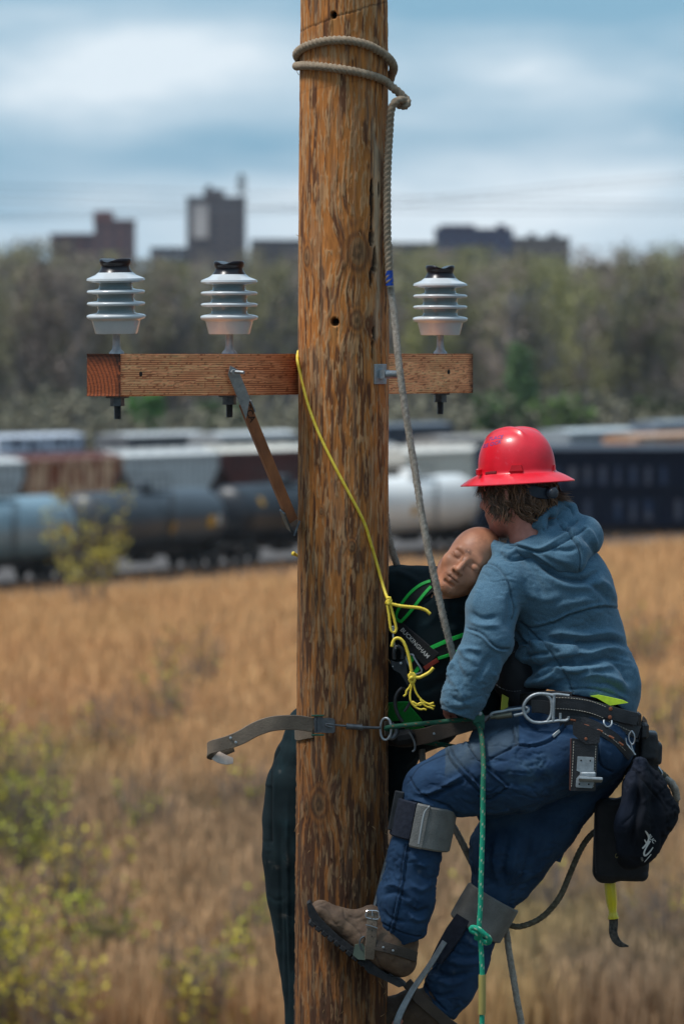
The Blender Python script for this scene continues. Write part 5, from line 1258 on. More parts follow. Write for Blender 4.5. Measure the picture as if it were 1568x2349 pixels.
BT1 = bvh(V, Fq); boots = mesh('boot', V, Fq, leather, person, col=col)
P_ = b3((418, 1512), (440, 1500), (470, 1540), (500, 1595), (560, 1660), (640, 1735), (720, 1795), (790, 1842), (850, 1900), (920, 1960), (1000, 2015), (1070, 2045), (1100, 2070), (1050, 2085), (980, 2050), (900, 2010), (840, 1985), (800, 1930), (740, 1855), (660, 1810), (600, 1760), (540, 1720), (480, 1660), (430, 1590))
m = MB(); m.prism([(W(x, y, -.2).x, W(x, y, -.2).z) for x, y in P_][::-1], -.248, -.150)
for i in range(9):
    x, y = z3(455+i*42, 1650+i*33.5-(i > 6)*0); p = W(x, y, -.2); m.box((p.x, -.2, p.z), (.019, .100, .014), Matrix.Rotation(R(42), 3, 'Y'), bev=.002)
so = m.build('sole', sole_m, boots, smooth=False)
s = SDF(w3(860, 2400, 0)-np.array([0, .1, .08]), w3(1060, 2230, 0)+np.array([0, .12, 0]), .0035)
s.chain([(w3(868, 2345, -.005), .034), (w3(900, 2318, .01), .040), (w3(945, 2310, .02), .052), (w3(985, 2335, .03), .056), (w3(1010, 2375, .03), .046)], .02); s.cap(w3(975, 2320, .03), w3(1005, 2290, .03), .056, .056, .02)
s.cap(w3(930, 2360, .02), w3(1000, 2385, .03), .045, .04, .02)
V, Fq = s.mesh(1); V = wrinkle(V, Fq, .0014, 60, 9); col = np.ones((len(V), 3))*(.5+.5*fbm(V[:, 0]*70, V[:, 1]*70, V[:, 2]*70, 3, 4))[:, None]
boot2 = mesh('boot', V, Fq, leather, person, col=col*.85)
m = MB(); m.prism([(W(x, y, .0).x, W(x, y, .0).z) for x, y in ((850, 2352), (862, 2368), (920, 2400), (1010, 2425), (1050, 2420), (1048, 2400), (1010, 2402), (930, 2378), (868, 2345))], -.03, .07); m.build('sole', sole_m, boot2, smooth=False)

# ---- hair
hairm = mat('brown_hair', (.075, .042, .026), (.16, .098, .062), .5, 0, 30, attr=True, stretch=(1, 1, .3))
s = SDF(np.array(hc)-.17, np.array(hc)+.17, .004)
M = HM
def Ph(x, y, z): return np.array(hc)+M@(np.array([x, y, z])*HK)
s.ell(Ph(0, -.014, .022), (.079*HK, .092*HK, .086*HK), M, 0)
s.ell(Ph(0, -.050, -.030), (.072*HK, .052*HK, .052*HK), M, .03)
s.cap(Ph(.075, .035, .02), Ph(.074, .02, -.03), .014, .012, .02)
s.cap(Ph(-.080, .012, .01), Ph(-.080, -.008, -.045), .015, .013, .02)
s.ell(Ph(0, .115, -.03), (.12, .10, .12), M, .01, 'sub')
V, Fq = s.mesh(1); V = wrinkle(V, Fq, .003, 45, 10, True, (1, 1, .4)); HB = bvh(V, Fq)
mb = MB(); mb.add(V, Fq, np.ones((len(V), 3))*.75)
g = np.random.default_rng(31); HN = normals(V, Fq); cen = np.array(hc)
Xh, Yh = proj(V); cand = np.where((Yh > 1102) & (Yh < np.where(Xh < 1150, 1150, 1192)))[0]
dwn = np.array([0, 0, -1.0]); back = -M[:, 1]
for k in range(1500):
    i = g.choice(cand); p = V[i]+HN[i]*.0015; n_ = HN[i]; L_ = .018+.034*g.random(); a = fbm(np.array([p[0]*30]), np.array([p[1]*30]), np.array([p[2]*30]), 3, 2)[0]*14
    t1 = dwn+back*.55+n_*.05+g.normal(size=3)*.07; t1 -= n_*t1.dot(n_)*.9; t1 /= np.linalg.norm(t1); sd_ = np.cross(t1, n_)
    pts = [p+t1*L_*q+n_*(.002+.004*math.sin(q*3.0))+sd_*.011*(math.sin(q*3.2+a)-math.sin(a)) for q in (0, .2, .4, .6, .8, 1)]
    r_ = .0013+.0012*g.random(); Vt, Ft = tube_mesh(pts, r_, 4, taper=[(0, .6), (.3, 1), (.7, .8), (1, .15)], cap=False); mb.add(Vt, Ft, np.ones((len(Vt), 3))*(.6+1.3*g.random()**1.5+.5*(a % 2 > 1.2))*np.array([1.1, 1, .9]))
for (x0, y0, x1, y1) in ((1268, 1135, 1306, 1139), (1266, 1140, 1300, 1146), (1270, 1131, 1304, 1132), (1270, 1138, 1312, 1150), (1268, 1144, 1292, 1148), (1099, 1118, 1093, 1136), (1101, 1122, 1095, 1140), (1104, 1118, 1108, 1150), (1110, 1130, 1112, 1158), (1266, 1138, 1308, 1143)):
    for q in range(14):
        a = w3(x0+g.normal()*2, y0+g.normal()*3, -.07+g.normal()*.01); b = w3(x1+g.normal()*4, y1+g.normal()*3, -.08+g.normal()*.02); c_ = (a+b)/2+np.array([0, 0, g.normal()*.002])
        Vt, Ft = tube_mesh([a, c_, b], .0011, 4, taper=[(0, 1), (1, .2)], cap=False); mb.add(Vt, Ft, np.ones((len(Vt), 3))*(.8+1.2*g.random()))
# curls in front of the ear
for k in range(120):
    x, y = 1138+g.normal()*10, 1148+g.normal()*14; p, n_ = surf(HB, x, y, .003, -.1); p = np.array(p); L_ = .03
    a = g.random()*6.28; pts = [p+np.array([.006*math.sin(a+q*4), -.006*q, -L_*q+.004*math.cos(a+q*4)]) for q in np.linspace(0, 1.4, 6)]
    Vt, Ft = tube_mesh(pts, .0018, 4, taper=[(0, 1), (1, .2)], cap=False); mb.add(Vt, Ft, np.ones((len(Vt), 3))*(.5+1.2*g.random()))
mb.build('hair', hairm, person)

# ---- hard hat
red = mat('red_plastic_helmet', (.78, .010, .028), (.70, .008, .022), .36, 0, 30, coat=.15, spec=.5, attr=True, bump=.03)
HC = W(1186, 1108, -.03); hf = Vector((-.80, .58, 0)); hf.normalize(); hu = Vector((-.055, .01, 1)).normalized(); hr = hf.cross(hu).normalized(); hf = hu.cross(hr).normalized()
helmet = empty('hard_hat', HC, 'red full brim hard hat with faded blue letters on the lineman', 'hard hat')
nA = 180; a = np.linspace(0, 2*np.pi, nA, endpoint=False); prof = []
# (scale of dome radius, extra outward, height)
rowsH = [(0, .0, .171)]
for t in np.linspace(.03, 1, 70):
    ang = t*math.pi/2; rr_ = math.sin(ang)**(2/2.5); zz_ = math.cos(ang)**(2/2.35); rowsH.append((rr_, 0, .040+.131*zz_))
rowsH += [(1.005, .001, .034), (1.01, .004, .030), (1.03, .010, .026), (1.10, .016, .019), (1.20, .018, .011), (1.29, .020, .003), (1.31, .0205, .001), (1.31, .0200, -.002), (1.285, .018, -.001), (1.08, .012, .015), (.99, -.004, .024), (.96, -.004, .04), (.85, 0, .10), (.5, 0, .14), (0.0, 0, .15)]
Vh = []
for (q, e, z) in rowsH:
    ra, rb = .125, .106
    if q > 1.02: zz_ = z-.004*np.cos(a)**2*0
    x = np.cos(a)*(ra*q+e); y = np.sin(a)*(rb*q+e)
    Vh.append(np.array(HC)[None]+x[:, None]*np.array(hf)+y[:, None]*np.array(hr)+(z+0*a)[:, None]*np.array(hu))
Vh = np.concatenate(Vh); nr = len(rowsH); i = np.arange(nr-1)[:, None]*nA; j = np.arange(nA)[None]
Fh = np.stack([i+j, i+nA+j, i+nA+(j+1) % nA, i+(j+1) % nA], -1).reshape(-1, 4)
col = np.ones((len(Vh), 3)); hh = lambda *p: [zh(*q) for q in p]
outer = len(rowsH)-8; hl_ = Vh-np.array(HC); lx, ly, lz = hl_@np.array(hf), hl_@np.array(hr), hl_@np.array(hu)
wv = .020+.26*np.clip(.10-lx, 0, .3)*.55; rg_ = .0065*np.exp(-((np.abs(ly)-wv)/.0085)**2)*sst(.085, .125, lz)*sst(-.085, -.045, lx)*sst(.125, .085, lx)
rg_ += .006*sst(.016, .006, np.abs(ly))*sst(.06, .12, lz)*sst(.122, .10, lx)*sst(-.02, .03, lx); rg_[outer*nA:] = 0
Vh = Vh+hl_/np.linalg.norm(hl_, axis=1, keepdims=True)*rg_[:, None]
Nn = normals(Vh, Fh)
col *= (.93+.14*fbm(Vh[:, 0]*40, Vh[:, 1]*40, Vh[:, 2]*40, 4, 4))[:, None]
sc_ = sst(.70, .78, fbm(Vh[:, 0]*300, Vh[:, 1]*300, Vh[:, 2]*90, 21, 2))*sst(.45, .65, fbm(Vh[:, 0]*25, Vh[:, 1]*25, Vh[:, 2]*25, 22, 2)); col = col*(1-.25*sc_[:, None])+np.array([1.1, 16, 8])*.22*sc_[:, None]
shell = mesh('shell', Vh, Fh[:, ::-1], red, helmet, col=col, auto=50)
HHT = bvh(Vh[:outer*nA], Fh[:(outer-1)*nA])
m = MB()
for (P, d_) in ((hh((590, 648), (618, 572), (735, 568), (756, 640)), .006), (hh((262, 680), (262, 622), (276, 606), (300, 614), (312, 656), (300, 676)), .003), (hh((1058, 572), (1070, 574), (1074, 632), (1062, 636)), .003)):
    pts = [surf(HHT, x, y, 0, -.10) for x, y in P]; n = len(P); c_ = sum((p[0] for p in pts), Vector())/n; na = sum((p[1] for p in pts), Vector()).normalized()
    V = [tuple(p[0]-na*.006) for p in pts]+[tuple(c_.lerp(p[0], .82)+na*(d_+.002)) for p in pts]
    m.add(V, [tuple(range(n, 2*n)), tuple(range(n))[::-1]]+[(i, (i+1) % n, (i+1) % n+n, i+n) for i in range(n)])
m.build('accessory_slots', red, helmet, smooth=False, mats=None) if False else None
V = np.concatenate(m.v); mesh('accessory_slots', V, m.f, mat('red_plastic_trim', (.60, .012, .022), None, .35, coat=.2), helmet, smooth=False)
m = MB(); lay(m, HHT, [zh(358, 662), zh(410, 652), zh(468, 650)], .008, .001); m.build('rain_slot', mat('slot_shadow', (.16, .004, .008)), helmet)
inkb = mat('faded_blue_ink', (.055, .04, .22), (.10, .06, .25), .6)
def conf(tree, off=.0008):
    def f(p, nd):
        d = (p-CAMP).normalized(); h = tree.ray_cast(CAMP, d)
        return np.array((h[0]-d*off)[:]) if h[0] is not None else np.array(p[:])
    return f
cf = conf(HHT)
for txt, (x, y), sz, (dx, dy) in (('PLACE', zh(462, 290), .0125, (1, .16)), ('EE OCK', zh(424, 354), .0135, (1, .28))):
    textobj(txt, 'faded_letters', inkb, helmet, sz*1.25, W(x, y, -.14), (dx, 0, dy), (.25, 0, .95), 0, cf, 1.0)
# suspension band and ratchet knob
navyp = mat('navy_plastic', (.012, .018, .035), (.02, .03, .05), .35)
m = MB(); P = [w3(*zh(x, y), yy) for x, y, yy in ((735, 775, -.128), (800, 815, -.142), (880, 850, -.150), (960, 868, -.150), (1040, 865, -.138), (1090, 830, -.11))]
ribbon(m, P, [(-.35, -1, 0), (-.2, -1, 0), (0, -1, 0), (.1, -1, 0), (.4, -1, 0), (.8, -.6, 0)], [.014, .030, .036, .034, .032, .024], .004); m.build('suspension_band', navyp, helmet)
m = MB(); kc = W(*zh(1035, 860), -.155); kd_ = Vector((.35, -.93, -.05)).normalized(); m.lathe([(.001, .024), (.013, .024), (.0145, .022), (.0165, .020), (.0175, .006), (.016, 0)], kc, 26, kd_.to_track_quat('Z', 'Y').to_matrix())
m.build('ratchet_knob', mat('knob_plastic', (.03, .038, .055), None, .3), helmet, auto=30)
m = MB(); m.lathe([(.010, .001), (.0115, .0), ], kc+kd_*.0245, 24, kd_.to_track_quat('Z', 'Y').to_matrix()); m.build('knob_face', mat('knob_face', (.05, .055, .065)), helmet)
inn = MB(); inn.lathe([(.108, -.002), (.104, .03)], HC+hu*.008, 32, Matrix((hf, hr, hu)).transposed(), cap=False); inn.build('inner_band', mat('black_webbing', (.01, .01, .012), None, .8), helmet)
# ================================================================= RESCUE MANIKIN
plas = mat('tan_manikin_plastic', (.56, .245, .135), (.46, .19, .105), .5, 0, 25, attr=True, bump=.08, bscale=300)
mn_o = W(900, 2349, .25)
manikin = empty('rescue_manikin', mn_o, 'bald tan rescue manikin in dark coveralls and green trimmed harness slumped behind the pole', 'manikin')
MC = W(1073, 1291, -.02); up_ = Vector((.61, .06, .79)); fw_ = Vector((-.12, -.94, .08)); MM = frame(fw_, up_)
s = SDF(np.array(MC)-.23, np.array(MC)+.17, .0021); head(s, MC, MM, 1.0, closed=True, ears=False)
V, Fq = s.mesh(1); X, Y = proj(V); col = np.ones((len(V), 3))*(.85+.3*fbm(V[:, 0]*40, V[:, 1]*40, V[:, 2]*40, 14, 4))[:, None]
def smudge(cx, cy, rx, ry, k, c=(.25, .26, .27), thr=.42):
    global col
    q = np.exp(-(((X-cx)/rx)**2+((Y-cy)/ry)**2))*sst(thr, thr+.15, fbm(V[:, 0]*160, V[:, 1]*160, V[:, 2]*160, int(cx), 3))*k; col = col*(1-q[:, None])+np.array(c)*q[:, None]
smudge(1073, 1266, 10, 8, .9, thr=.34); smudge(1062, 1285, 5, 12, .7, thr=.36); smudge(1033, 1318, 7, 5, .5); smudge(1012, 1345, 10, 5, .8); smudge(1026, 1360, 14, 5, .5, thr=.35); smudge(1100, 1240, 22, 14, .35, (.6, .55, .5))
Nn = normals(V, Fq); Lp = (V-np.array(MC))@MM/1.0
def lrep(x, y, z, r, k, c):
    global col
    d = np.linalg.norm((Lp-np.array([x, y, z]))/np.array(r), axis=1); q = np.exp(-d*d)*k; col = col*(1-q[:, None])+np.array(c)*q[:, None]
for q in (-1, 1): lrep(q*.032, .095, -.0055, (.020, .02, .0030), .75, (.35, .28, .26)); lrep(q*.0075, .108, -.044, (.004, .012, .004), .85, (.12, .09, .08))
lrep(0, .098, -.0655, (.026, .02, .0022), .75, (.3, .2, .18)); lrep(0, .09, -.080, (.02, .02, .004), .25, (.5, .4, .38))
mesh('head', V, Fq, plas, manikin, col=col)
cov = mat('dark_teal_coverall', (.0032, .0100, .0130), (.006, .0155, .019), .88, 0, 12, bump=.3, bscale=700, attr=True, fine=.15, fscale=500, spec=.2, bdist=.002)
s = SDF((W(570, 0, .25).x, -.16, W(900, 2720, .25).z), (W(1250, 0, 0).x, .46, W(900, 1270, 0).z), .0055)
s.chain([(w3(1005, 1395, .08), .128), (w3(1008, 1480, .09), .130), (w3(1000, 1570, .10), .125), (w3(985, 1640, .13), .105)], .04)
s.cap(w3(945, 1352, .09), w3(1100, 1410, .05), .072, .075, .04)
s.cap(w3(925, 1368, .10), w3(905, 1344, .14), .07, .062, .03)
s.chain([(w3(912, 1350, .13), .064), (w3(850, 1400, .24), .06), (w3(810, 1560, .27), .05), (w3(850, 1700, .27), .045)], .03)
s.chain([(w3(912, 1380, .13), .055), (w3(915, 1500, .14), .060), (w3(915, 1640, .15), .060)], .03)
s.cap(w3(1035, 1388, .01), w3(1070, 1392, .0), .052, .05, .03)
s.chain([(w3(1100, 1420, .06), .07), (w3(1120, 1560, .06), .065), (w3(1060, 1625, -.02), .045)], .03)
s.chain([(w3(960, 1640, .14), .10), (w3(820, 1660, .25), .09), (w3(728, 1690, .27), .085), (w3(692, 1790, .27), .088)], .04)
s.chain([(w3(703, 1660, .27), .045), (w3(712, 1635, .27), .038)], .02)
s.chain([(w3(700, 1660, .27), .055), (w3(697, 1700, .27), .066), (w3(692, 1745, .27), .088), (w3(688, 1800, .27), .106), (w3(685, 1880, .27), .114), (w3(684, 1960, .27), .114), (w3(686, 2050, .27), .102), (w3(690, 2172, .27), .079), (w3(697, 2260, .27), .069), (w3(702, 2348, .27), .065), (w3(712, 2460, .27), .060)], .006)
s.chain([(w3(960, 1640, .13), .095), (w3(915, 1720, .16), .062), (w3(905, 1795, .18), .052), (w3(860, 1850, .24), .05), (w3(800, 2200, .28), .06), (w3(790, 2500, .28), .058)], .03)
s.chain([(w3(1090, 1560, .09), .085), (w3(1120, 1640, .08), .065)], .03)
V, Fq = s.mesh(1); col = np.ones((len(V), 3)); Nn = normals(V, Fq); V = V+Nn*(.0035*(fbm(V[:, 0]*14, V[:, 1]*14, V[:, 2]*9, 25, 3)-.5)*2)[:, None]
bb = lambda *p: [zb(*q) for q in p]
z7 = lambda x, y: (.44*x, 1380+.44*y); b7 = lambda *p: [z7(*q) for q in p]
L = [(bb((210, 600), (330, 620), (460, 680), (560, 760)), 6, 7), (bb((480, 960), (620, 900), (660, 800)), -4, 3, .3), (bb((500, 1180), (640, 1120), (700, 1000)), 4, 8), (bb((840, 1000), (930, 1050), (1010, 1040)), -5, 4), (bb((760, 1250), (880, 1200), (960, 1180)), 4, 8),
     (bb((520, 1750), (680, 1700), (800, 1620)), 5, 8), (bb((500, 1860), (640, 1820), (760, 1720)), -5, 6), (bb((820, 1000), (835, 965), (920, 962), (1020, 970)), 4, 2.5),
     (b7((1455, 770), (1415, 850), (1412, 1000), (1412, 1250)), -6, 3, .6, 1), (b7((1368, 950), (1412, 958)), 4, 2.5, 0, 1), (b7((1358, 1248), (1412, 1252)), -3, 2, .4, 1), (b7((1520, 600), (1470, 740), (1440, 900), (1430, 1100), (1440, 1400)), 3, 5),
     (b7((1500, 1000), (1495, 1300), (1500, 1500), (1505, 2000)), 4, 4), (b7((1460, 1150), (1462, 1400), (1470, 2000)), -4, 4), (b7((1485, 1600), (1495, 1800), (1500, 2150)), -4, 3), (b7((1380, 1520), (1440, 1560), (1500, 1540)), -2, 4),
     (b7((1370, 1260), (1390, 1300), (1412, 1290)), 2, 4)]
V = folds(V, Fq, L, col); X, Y = proj(V); col *= 1
for (cx, cy, rx, ry) in ((657, 1972, 5, 12), (632, 1990, 9, 4), (615, 1978, 10, 3), (655, 2100, 12, 5), (640, 2140, 4, 8), (641, 1770, 3, 3)):
    q = np.exp(-(((X-cx)/rx)**2+((Y-cy)/ry)**2))*sst(.4, .6, fbm(V[:, 0]*90, V[:, 1]*90, V[:, 2]*90, 7, 3))*(V[:, 0] < 0); col = col+q[:, None]*np.array([18, 5.5, 3.6])*.6
q = (.9*sst(.45, .8, fbm(V[:, 0]*20, V[:, 1]*20, V[:, 2]*12, 17, 4)))[:, None]; col = col*(1+q)
V = crease(V, Fq, .0014, 16, 91, (1, 1, .3)); cvr = mesh('coveralls', V, Fq, cov, manikin, col=col); CT = bvh(V, Fq)
# harness
webm = mat('black_webbing', (.006, .006, .007), (.012, .012, .013), .8, 0, 200, bump=.2); grn = mat('bright_green_webbing', (.012, .60, .075), (.012, .46, .06), .55, 0, 300, bump=.2)
grnd = mat('green_webbing', (.01, .30, .035), (.008, .2, .025), .6, 0, 200, bump=.2); nul = None
harness = empty('body_harness', W(960, 1500, -.05), 'black full body harness with bright green edging worn by the bald manikin', 'harness')
m = MB(); lay(m, CT, bb((660, 740), (560, 800), (450, 920), (370, 1040), (320, 1110)), .050, .004, .003); m.build('shoulder_strap', webm, harness)
for pts in (bb((640, 716), (560, 735), (480, 790), (400, 875), (330, 970), (285, 1075), (350, 1122)), bb((648, 768), (570, 850), (490, 960), (420, 1050), (355, 1125))):
    m = MB(); lay(m, CT, pts, .0105, .0085, .002); m.build('green_edging', grn, harness)
m = MB(); lay(m, CT, bb((225, 1130), (300, 1190), (450, 1330), (560, 1430), (660, 1520)), .062, .007, .004); cs = m.build('chest_strap', webm, harness); ST_ = BVHTree.FromPolygons([tuple(v) for v in np.concatenate(m.v)], m.f)
m = MB(); lay(m, CT, bb((670, 1440), (800, 1400), (1000, 1310)), .036, .004, .003); m.build('side_strap', webm, harness)
m = MB(); lay(m, CT, bb((625, 1405), (800, 1325), (985, 1255)), .0125, .0085, .002); m.build('green_edging', grn, harness)
m = MB(); lay(m, CT, bb((715, 1500), (800, 1475), (970, 1400)), .0095, .0085, .002); m.build('green_edging', grn, harness)
m = MB(); lay(m, CT, bb((585, 1605), (650, 1555), (715, 1515)), .014, .010, .003); m.build('red_tag', mat('red_tag', (.30, .03, .012), (.2, .02, .01)), harness)
m = MB(); P_ = [Vector(surf(CT, *zb(x, y), .016)[0]) for x, y in ((430, 1465), (475, 1460), (500, 1500), (560, 1620), (545, 1650), (490, 1668), (470, 1640), (420, 1500))]
m.tube(P_, .0032, 8, closed=True, step=.004); m.build('adjuster_buckle', galv, harness)
m = MB(); lay(m, CT, bb((440, 1490), (470, 1530)), .030, .006, .003); lay(m, CT, bb((490, 1620), (515, 1645)), .030, .006, .003); m.build('green_edging', grn, harness)
m = MB(); lay(m, CT, bb((455, 1500), (510, 1630)), .03, .004, .003); m.build('side_strap', webm, harness)
white_ink = mat('white_lettering', (.62, .60, .56))
cfc = conf(ST_, .0015)
a_, b_ = zb(352, 1225), zb(586, 1470)
for txt, t0 in (('BUCKINGHAM', .50),):
    X_, Y_ = a_[0]+(b_[0]-a_[0])*t0, a_[1]+(b_[1]-a_[1])*t0
    dx, dz = b_[0]-a_[0], -(b_[1]-a_[1]); textobj(txt, 'lettering', white_ink, harness, .0185, W(X_+1, Y_, -.12), (dx, 0, dz), (-dz, 0, dx), 0, cfc, 1.0)
for pts, w_ in ((bb((150, 2080), (260, 2060), (360, 2050), (460, 2030)), .060), (bb((350, 2140), (440, 2090), (490, 2050)), .07), (bb((400, 2230), (520, 2260), (560, 2200)), .06), (bb((180, 1790), (215, 1800)), .014), (bb((190, 1900), (200, 1880)), .02)):
    m = MB(); lay(m, CT, pts, w_, .009, .004); m.build('leg_strap', grnd if w_ > .03 else grn, harness)
# snap hooks on the harness
def ringpts(c, a, b, rot, n=24, yy=0):
    return [Vector((c.x+math.cos(rot)*a*math.cos(t)-math.sin(rot)*b*math.sin(t), c.y+yy*math.cos(t), c.z+math.sin(rot)*a*math.cos(t)+math.cos(rot)*b*math.sin(t))) for t in np.linspace(0, 2*math.pi, n, endpoint=False)]
blksteel = mat('black_steel', (.018, .019, .021), (.035, .036, .04), .35, .6, 50, coat=.2)
snap = empty('snap_hook', W(912, 1520, -.14), 'black double action snap hook hanging on the front of the manikin harness', 'snap hook')
yS = -.150
m = MB(); m.tube([W(*ze(195, 520), yS), W(*ze(190, 420), yS), W(*ze(205, 330), yS), W(*ze(265, 305), yS), W(*ze(325, 350), yS), W(*ze(340, 430), yS), W(*ze(330, 520), yS)], .0062, 10, step=.006); m.build('hook', blksteel, snap)
P_ = [ze(*q) for q in ((130, 540), (245, 575), (300, 560), (380, 520), (405, 560), (410, 700), (440, 930), (420, 975), (370, 880), (290, 760), (180, 700), (150, 640))]
m = MB(); m.prism([(W(x, y, yS).x, W(x, y, yS).z) for x, y in P_], yS-.008, yS+.008); m.build('body', blksteel, snap, smooth=False)
m = MB(); p = W(*ze(305, 590), yS-.008); m.lathe([(.004, .0), (.004, .002), (.001, .003)], p, 12, Matrix.Rotation(R(90), 3, 'X')); 
p = W(*ze(168, 645), yS-.008); m.lathe([(.002, 0), (.002, .002)], p, 8, Matrix.Rotation(R(90), 3, 'X')); m.build('rivet', galv, snap)
m = MB(); m.tube([W(*ze(170, -20), -.165), W(*ze(172, 60), -.165), W(*ze(178, 170), -.165), W(*ze(200, 260), -.16), W(*ze(215, 340), -.155)], .0026, 8, step=.006); m.tube([W(*ze(150, -30), -.165), W(*ze(178, -45), -.165), W(*ze(185, 10), -.165), W(*ze(178, 80), -.165)], .002, 8, step=.004)
tag(m.build('small_wire_hook', galv, origin=W(905, 1460, -.16)), 'small shiny wire hook joining the yellow cord to the black snap hook', 'hook')
m = MB(); m.tube([W(*ze(*q), -.135) for q in ((330, 1015), (280, 1060), (235, 1130), (210, 1220), (212, 1330), (240, 1430), (280, 1520), (340, 1600))], .0060, 10, step=.006)
m.tube([W(*ze(*q), -.125) for q in ((330, 1015), (400, 1060), (455, 1150), (465, 1250), (420, 1340), (360, 1420))], .0045, 8, step=.006); m.build('carabiner', blksteel, origin=W(920, 1610, -.13))
tag(bpy.data.objects['carabiner'], 'large black curved carabiner clipped above the green leg strap', 'carabiner')

# ================================================================= ROPES
def rope(name, pts, r, m_, strands, pitch, label, cat='rope', group=None, parent=None, n=16, step=.004, amp=.15, taper=None, fuzz=0, fm=None, col=None):
    V, Fc = tube_mesh(pts, r, n, twist=(strands, amp, pitch), step=step, taper=taper)
    o = mesh(name, V, Fc, m_, parent, origin=None if parent is not None else Vector(tuple(np.array([tuple(p) for p in pts]).mean(0))), col=col(V) if col else None)
    if label: tag(o, label, cat, group)
    if fuzz:
        P = smooth_pts(pts, .004); g = np.random.default_rng(int(abs(P[0][0])*999)+3); mb = MB()
        for k in range(fuzz):
            i = g.integers(1, len(P)-1); a = rvec(g, 1)[0]; t = P[i+1]-P[i-1]; t /= np.linalg.norm(t); a -= t*a.dot(t); a /= np.linalg.norm(a); b = P[i]+a*r*.95; e = b+a*.0035*g.random()+t*.005*g.normal()
            Vt, Ft = tube_mesh([b, (b+e)/2+a*.001, e], .00055, 3, cap=False); mb.add(Vt, Ft)
        mb.build('loose_fibres', fm or m_, o)
    return o
tanrope = mat('tan_twisted_rope', (.24, .175, .115), (.34, .26, .18), .85, 0, 60, bump=.3, bscale=500, fine=.12)
greyrope = mat('worn_grey_rope', (.28, .235, .19), (.42, .37, .31), .95, 0, 70, bump=.6, bscale=350, fine=.25, fscale=300)
pz = lambda Y: CH-(Y-HZ)*px(1)
def wrap(th_deg, Y, rr=.1455): t = R(th_deg); return Vector(((789-CX)*px(1)+rr*math.sin(t), -rr*math.cos(t), pz(Y)))
h1 = [wrap(215, 250), wrap(180, 190), wrap(140, 185, .150), W(893, 182, .05)+Vector((.003, 0, 0)), W(902, 160, -.0), W(892, 136, -.055), wrap(50, 121), wrap(25, 105), wrap(0, 96.5), wrap(-25, 100), wrap(-50, 110), wrap(-75, 122), wrap(-98, 134), wrap(-125, 142), wrap(-160, 140), wrap(-200, 148)]
hand_line = empty('hand_line', wrap(0, 150), 'thick tan twisted rope looped round the pole top and hanging down its right side', 'rope')
up1 = [wrap(160, 215, .15), wrap(120, 190, .150), W(897, 172, .02), W(902, 155, -.02), W(893, 136, -.065), wrap(48, 121), wrap(25, 106), wrap(0, 98), wrap(-25, 99.5), wrap(-50, 108), wrap(-75, 119), wrap(-92, 129), wrap(-120, 140), wrap(-150, 144), wrap(-180, 148)]
lo1 = [wrap(-150, 146), wrap(-120, 148), wrap(-96, 151), wrap(-80, 152.5), wrap(-55, 153), wrap(-30, 157), wrap(0, 165), wrap(25, 174), wrap(45, 182), wrap(62, 191, .148), W(903, 203, -.075), W(918, 216, -.07), W(927, 228, -.065), W(924, 240, -.06), W(914, 240, -.05)]
dn1 = [W(926, 246, -.03), W(931, 236, -.045), W(922, 229, -.09), W(906, 234, -.105), W(896, 256, -.10), W(893, 300, -.09), W(889.5, 360, -.085), W(887.5, 420, -.085), W(887.5, 500, -.09), W(888.5, 560, -.09), W(890.5, 600, -.092), W(892.5, 650, -.095)]
rope('upper_wrap', up1, .0118, tanrope, 3, .044, None, parent=hand_line, amp=.22); rope('lower_wrap', lo1, .0118, tanrope, 3, .044, None, parent=hand_line, amp=.22); rope('hanging_part', dn1, .0112, tanrope, 3, .050, None, parent=hand_line)
kn1 = [W(920, 246, -.075), W(933, 240, -.08), W(934, 230, -.07), W(925, 222, -.05), W(914, 232, -.04), W(918, 246, -.05)]
rope('knot', kn1, .0098, tanrope, 3, .045, None, parent=hand_line)
m = MB(); m.tube([W(891.7, 621, -.0945), W(892.6, 640, -.095), W(893, 655, -.095)], .0118, 14, step=.004); m.build('blue_tape', mat('blue_tape', (.004, .06, .40), (.004, .045, .30), .45), hand_line)
m = MB(); m.tube([W(893, 655, -.095), W(894, 658.5, -.095)], .0095, 10); m.build('frayed_end', mat('rope_end', (.5, .45, .35)), hand_line)
gr1 = [W(891, 560, -.045), W(893, 620, -.06), W(896, 670, -.08), W(904, 730, -.10), W(914, 830, -.135), W(926, 920, -.14), W(940, 1010, -.14), W(953, 1090, -.145), W(965, 1170, -.15), W(979, 1250, -.155), W(993, 1310, -.155), W(1008, 1380, -.15), W(1022, 1440, -.145), W(1036, 1495, -.13), W(1046, 1540, -.10), W(1050, 1600, -.03)]
rope('working_rope', gr1, .0105, greyrope, 3, .055, 'fuzzy grey rope running from the blue taped end down past the manikin head', fuzz=1300, amp=.06)
rope('rope_behind', [W(884, 1180, .12), W(890, 1225, .12), W(899, 1262, .12), W(908, 1290, .125), W(918, 1325, .15)], .0105, greyrope, 3, .055, 'short piece of grey rope between the pole and the manikin shoulder', fuzz=150, amp=.06)
bpy.data.objects['rope_behind'].name = 'rope'
rope('rope', [W(962, 1640, .12), W(966, 1700, .10), W(972, 1760, .08), W(1000, 1830, .10), W(1036, 1890, .10), W(1060, 1935, .10), W(1085, 1985, .12), W(1130, 2060, .12), W(1158, 2130, .10), W(1166, 2180, .08), W(1176, 2240, .07), W(1186, 2300, .06), W(1196, 2360, .06), W(1205, 2500, .06)], .0100, greyrope, 3, .055, 'grey rope passing behind both legs and dropping to the bottom edge', fuzz=500, amp=.06)
loopm = mat('olive_grey_rope', (.085, .07, .045), (.17, .145, .10), .95, 0, 70, bump=.5, bscale=350, fine=.2)
